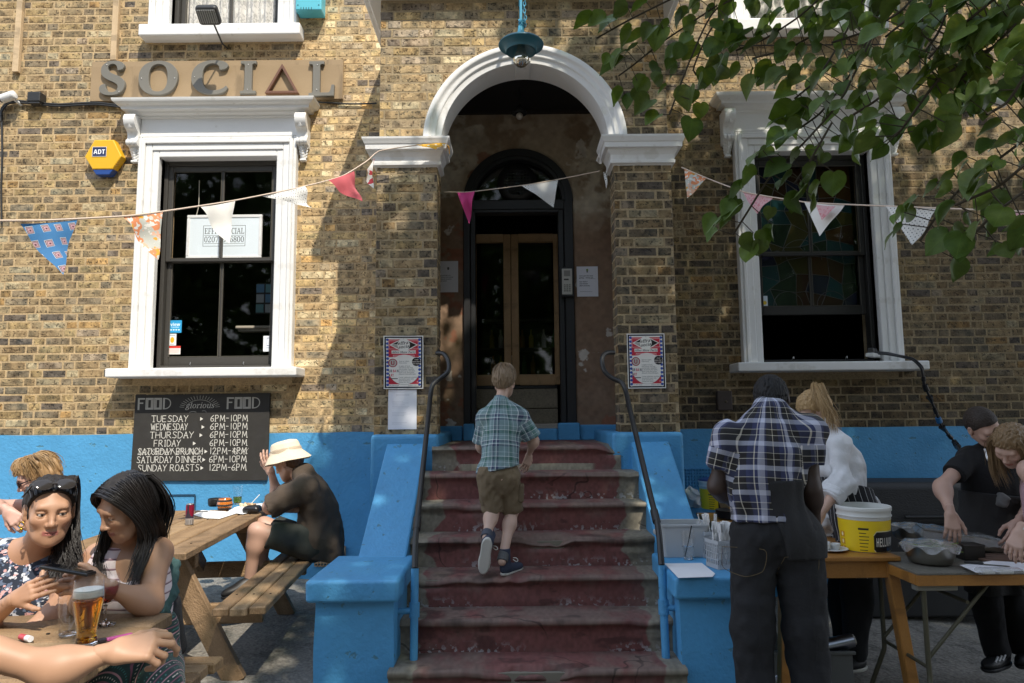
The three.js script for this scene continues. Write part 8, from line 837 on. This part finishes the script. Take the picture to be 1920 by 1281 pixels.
// ---------- bunting ----------
{
  const str = std([0.62, 0.50, 0.40], 0.9), fm = (map, rep, c = [1, 1, 1]) => { if (map) map.repeat.set(1 / rep, 1 / rep); return phys(c, 0.85, { map: map || null, transmission: 0.22, thickness: 0, side: THREE.DoubleSide, bumpMap: foldB, bumpScale: 0.001 }); };
  const sq = canvasTex(256, 256, (x) => { x.fillStyle = '#3f7db3'; x.fillRect(0, 0, 256, 256); for (const [a, b] of [[40, 40], [168, 168], [150, 30], [30, 165]]) { x.save(); x.translate(a + 30, b + 30); x.rotate(0.04); for (const [s, c] of [[66, '#efe9e4'], [60, '#5a4a5a'], [48, '#e0c9cc'], [42, '#8d5a68'], [30, '#e3cdd0'], [24, '#b98794'], [14, '#5a4048']]) { x.fillStyle = c; x.fillRect(-s / 2 + (66 - s) * 0.08, -s / 2 - (66 - s) * 0.08, s, s); } x.restore(); } }, true);
  const dots = tex(128, 128, (i, j) => { const a = Math.hypot((i % 64) - 32, (j % 64) - 32) < 9, q = Math.hypot(((i + 32) % 64) - 32, ((j + 32) % 64) - 32) < 6; return a ? [0.03, 0.03, 0.04] : q ? [0.12, 0.13, 0.17] : [0.72, 0.71, 0.68]; });
  const flor = tex(256, 256, (i, j) => { const q = [[[0.55, 0.56, 0.50], 0], [[0.75, 0.38, 0.05], 0.55], [[0.78, 0.28, 0.12], 0.56], [[0.80, 0.48, 0.34], 0.55], [[0.80, 0.78, 0.72], 0.64]]; let c = q[0][0]; for (let k = 1; k < 5; k++) if (pf(i, j, 256, k === 4 ? 10 : 4, 1300 + k * 5, 3) > q[k][1]) c = q[k][0]; return c; });
  const pinkf = tex(128, 128, (i, j) => { const t = pf(i, j, 128, 10, 1340, 3) > 0.6; return t ? [0.60, 0.22, 0.25] : [0.66, 0.40, 0.42]; }), redw = tex(128, 128, (i, j) => pf(i, j, 128, 6, 1350, 2) > 0.52 ? [0.55, 0.05, 0.07] : [0.75, 0.72, 0.69]);
  const M = { sq: fm(sq, 0.125), fl: fm(flor, 0.2), dot: fm(dots, 0.045), white: fm(null, 1, [0.78, 0.76, 0.71]), pink: fm(null, 1, [0.66, 0.05, 0.24]), rose: fm(null, 1, [0.55, 0.10, 0.12]), pf: fm(pinkf, 0.1), rw: fm(redw, 0.16), yel: fm((() => { const t = tex(64, 64, (i, j) => Math.hypot(i - 32, j - 32) < 11 ? [0.8, 0.75, 0.6] : [0.80, 0.42, 0.02]); return t; })(), 0.06), pale: fm(null, 1, [0.70, 0.66, 0.62]) };
  const flag = (l, a, b, c, m, wave = 0.02, part) => { const P = [a, b, c].map(q => at(...q)), n = 12, pos = [], uv = [], idx = [], o = P[0], ux = P[1].clone().sub(o).normalize(), nm = ux.clone().cross(P[2].clone().sub(o)).normalize(), uy = nm.clone().cross(ux); for (let j = 0; j <= n; j++) for (let i = 0; i <= n - j; i++) { const s = i / n, t = j / n, p = o.clone().addScaledVector(P[1].clone().sub(o), s).addScaledVector(P[2].clone().sub(o), t), k = wave * 1.5 * (Math.sin(s * 9 + t * 4 + a[0]) * 0.6 + Math.sin(t * 6 + a[1]) * 0.5) * Math.min(1, t * 2.5); const sag = Math.sin(s / Math.max(1e-3, 1 - t) * PI) * (t === 0 ? 0.004 : 0); p.addScaledVector(nm, k); p.y -= sag; pos.push(p.x - o.x, p.y - o.y, p.z - o.z); const d = p.clone().sub(o); uv.push(d.dot(ux), d.dot(uy)); } let r0 = 0; for (let j = 0; j < n; j++) { const len = n - j + 1; for (let i = 0; i < n - j; i++) { const q = r0 + i; idx.push(q, q + len, q + 1); if (i < n - j - 1) idx.push(q + 1, q + len, q + len + 1); } r0 += len; } const g = new THREE.BufferGeometry(); g.setAttribute('position', new THREE.Float32BufferAttribute(pos, 3)); g.setAttribute('uv', new THREE.Float32BufferAttribute(uv, 2)); g.setIndex(idx); g.computeVertexNormals(); if (part) { g.translate(o.x - part.position.x, o.y - part.position.y, o.z - part.position.z); return mesh('patch', g, m, part); } const f = solo('bunting_flag', g, m, l, 'bunting flag', 'bunting flags'); f.position.copy(o); return f; };
  const line = (l, q, r = 0.0045) => solo('bunting_string', tube(q.map(p => at(...p)), r, 80, 6), str, l, 'bunting string');
  line('pale bunting string across the left window to the porch', [[-30, 414, 3.7], [90, 413, 3.45], [240, 405, 3.1], [310, 396, 2.9], [440, 376, 2.4], [560, 352, 1.95], [640, 331, 1.6], [688, 302, 1.36], [712, 283, 1.28], [790, 271, 1.27]]);
  line('pale bunting string across the porch doorway', [[833, 360, 1.0], [880, 360, 1.02], [985, 347, 1.05], [1060, 334, 1.06], [1124, 321, 1.08]], 0.0035); line('pale bunting string across the right window', [[1278, 314, 1.2], [1330, 336, 1.35], [1400, 361, 1.6], [1510, 379, 2.0], [1600, 384, 2.3], [1700, 388, 2.6], [1950, 398, 3.2]]);
  flag('blue bunting flag printed with small concentric squares', [38, 420, 3.55], [145, 412, 3.33], [114, 518, 3.44], M.sq, 0.012); flag('orange floral bunting flag beside the left window frame', [231, 407, 3.12], [305, 398, 2.92], [296, 488, 3.0], M.fl, 0.02); flag('plain white bunting flag before the left window', [376, 388, 2.66], [441, 377, 2.42], [428, 458, 2.55], M.white, 0.015); flag('white spotted bunting flag right of the left window', [492, 368, 2.2], [572, 349, 1.92], [584, 391, 1.95], M.dot, 0.02); flag('dusky red bunting flag left of the porch', [616, 338, 1.72], [664, 321, 1.55], [676, 382, 1.6], M.rose, 0.02);
  flag('red and white bunting flag hanging at the left capital', [702, 297, 1.3], [688, 318, 1.36], [696, 356, 1.34], M.rw, 0.02); flag('yellow spotted bunting flag draped over the left capital', [780, 271, 1.28], [840, 266, 1.2], [817, 281, 1.30], M.yel, 0.004); flag('end of a yellow spotted flag falling down inside the left capital', [832, 266, 1.22], [838, 268, 1.1], [846, 289, 1.2], M.yel, 0.01);
  flag('magenta bunting flag in the doorway', [857, 361, 1.02], [890, 359, 1.03], [879, 418, 1.04], M.pink, 0.03); flag('white spotted bunting flag in the doorway', [977, 348, 1.05], [1046, 338, 1.06], [1038, 388, 1.07], M.dot, 0.012); flag('spotted scrap of bunting hanging by the right capital', [1131, 322, 1.12], [1140, 326, 1.1], [1137, 354, 1.1], M.dot, 0.01); flag('pale scrap of bunting tucked inside the right capital', [1124, 284, 1.1], [1117, 302, 1.1], [1128, 308, 1.08], M.pale, 0.01);
  flag('orange floral bunting flag right of the porch', [1283, 317, 1.2], [1325, 334, 1.32], [1289, 372, 1.28], M.fl, 0.012); flag('pink flag half hidden by leaves at the right window', [1392, 359, 1.56], [1450, 371, 1.78], [1418, 400, 1.68], M.pf, 0.012); const vf = flag('pink and white bunting flag before the right window', [1508, 379, 2.0], [1584, 385, 2.24], [1537, 443, 2.12], M.white, 0.008); flag('', [1529, 383, 2.13], [1567, 387, 2.24], [1541, 413, 2.18], M.pf, 0.0, vf); flag('white spotted bunting flag right of the right window', [1660, 387, 2.5], [1757, 390, 2.72], [1712, 461, 2.64], M.dot, 0.015); flag('pink and white bunting flag at the right edge', [1892, 398, 3.02], [1956, 400, 3.2], [1928, 462, 3.1], M.pf, 0.012);
}
scene.traverse(o => { if (o.isMesh) { o.castShadow = o.receiveShadow = true; } });
renderer.render(scene, camera);
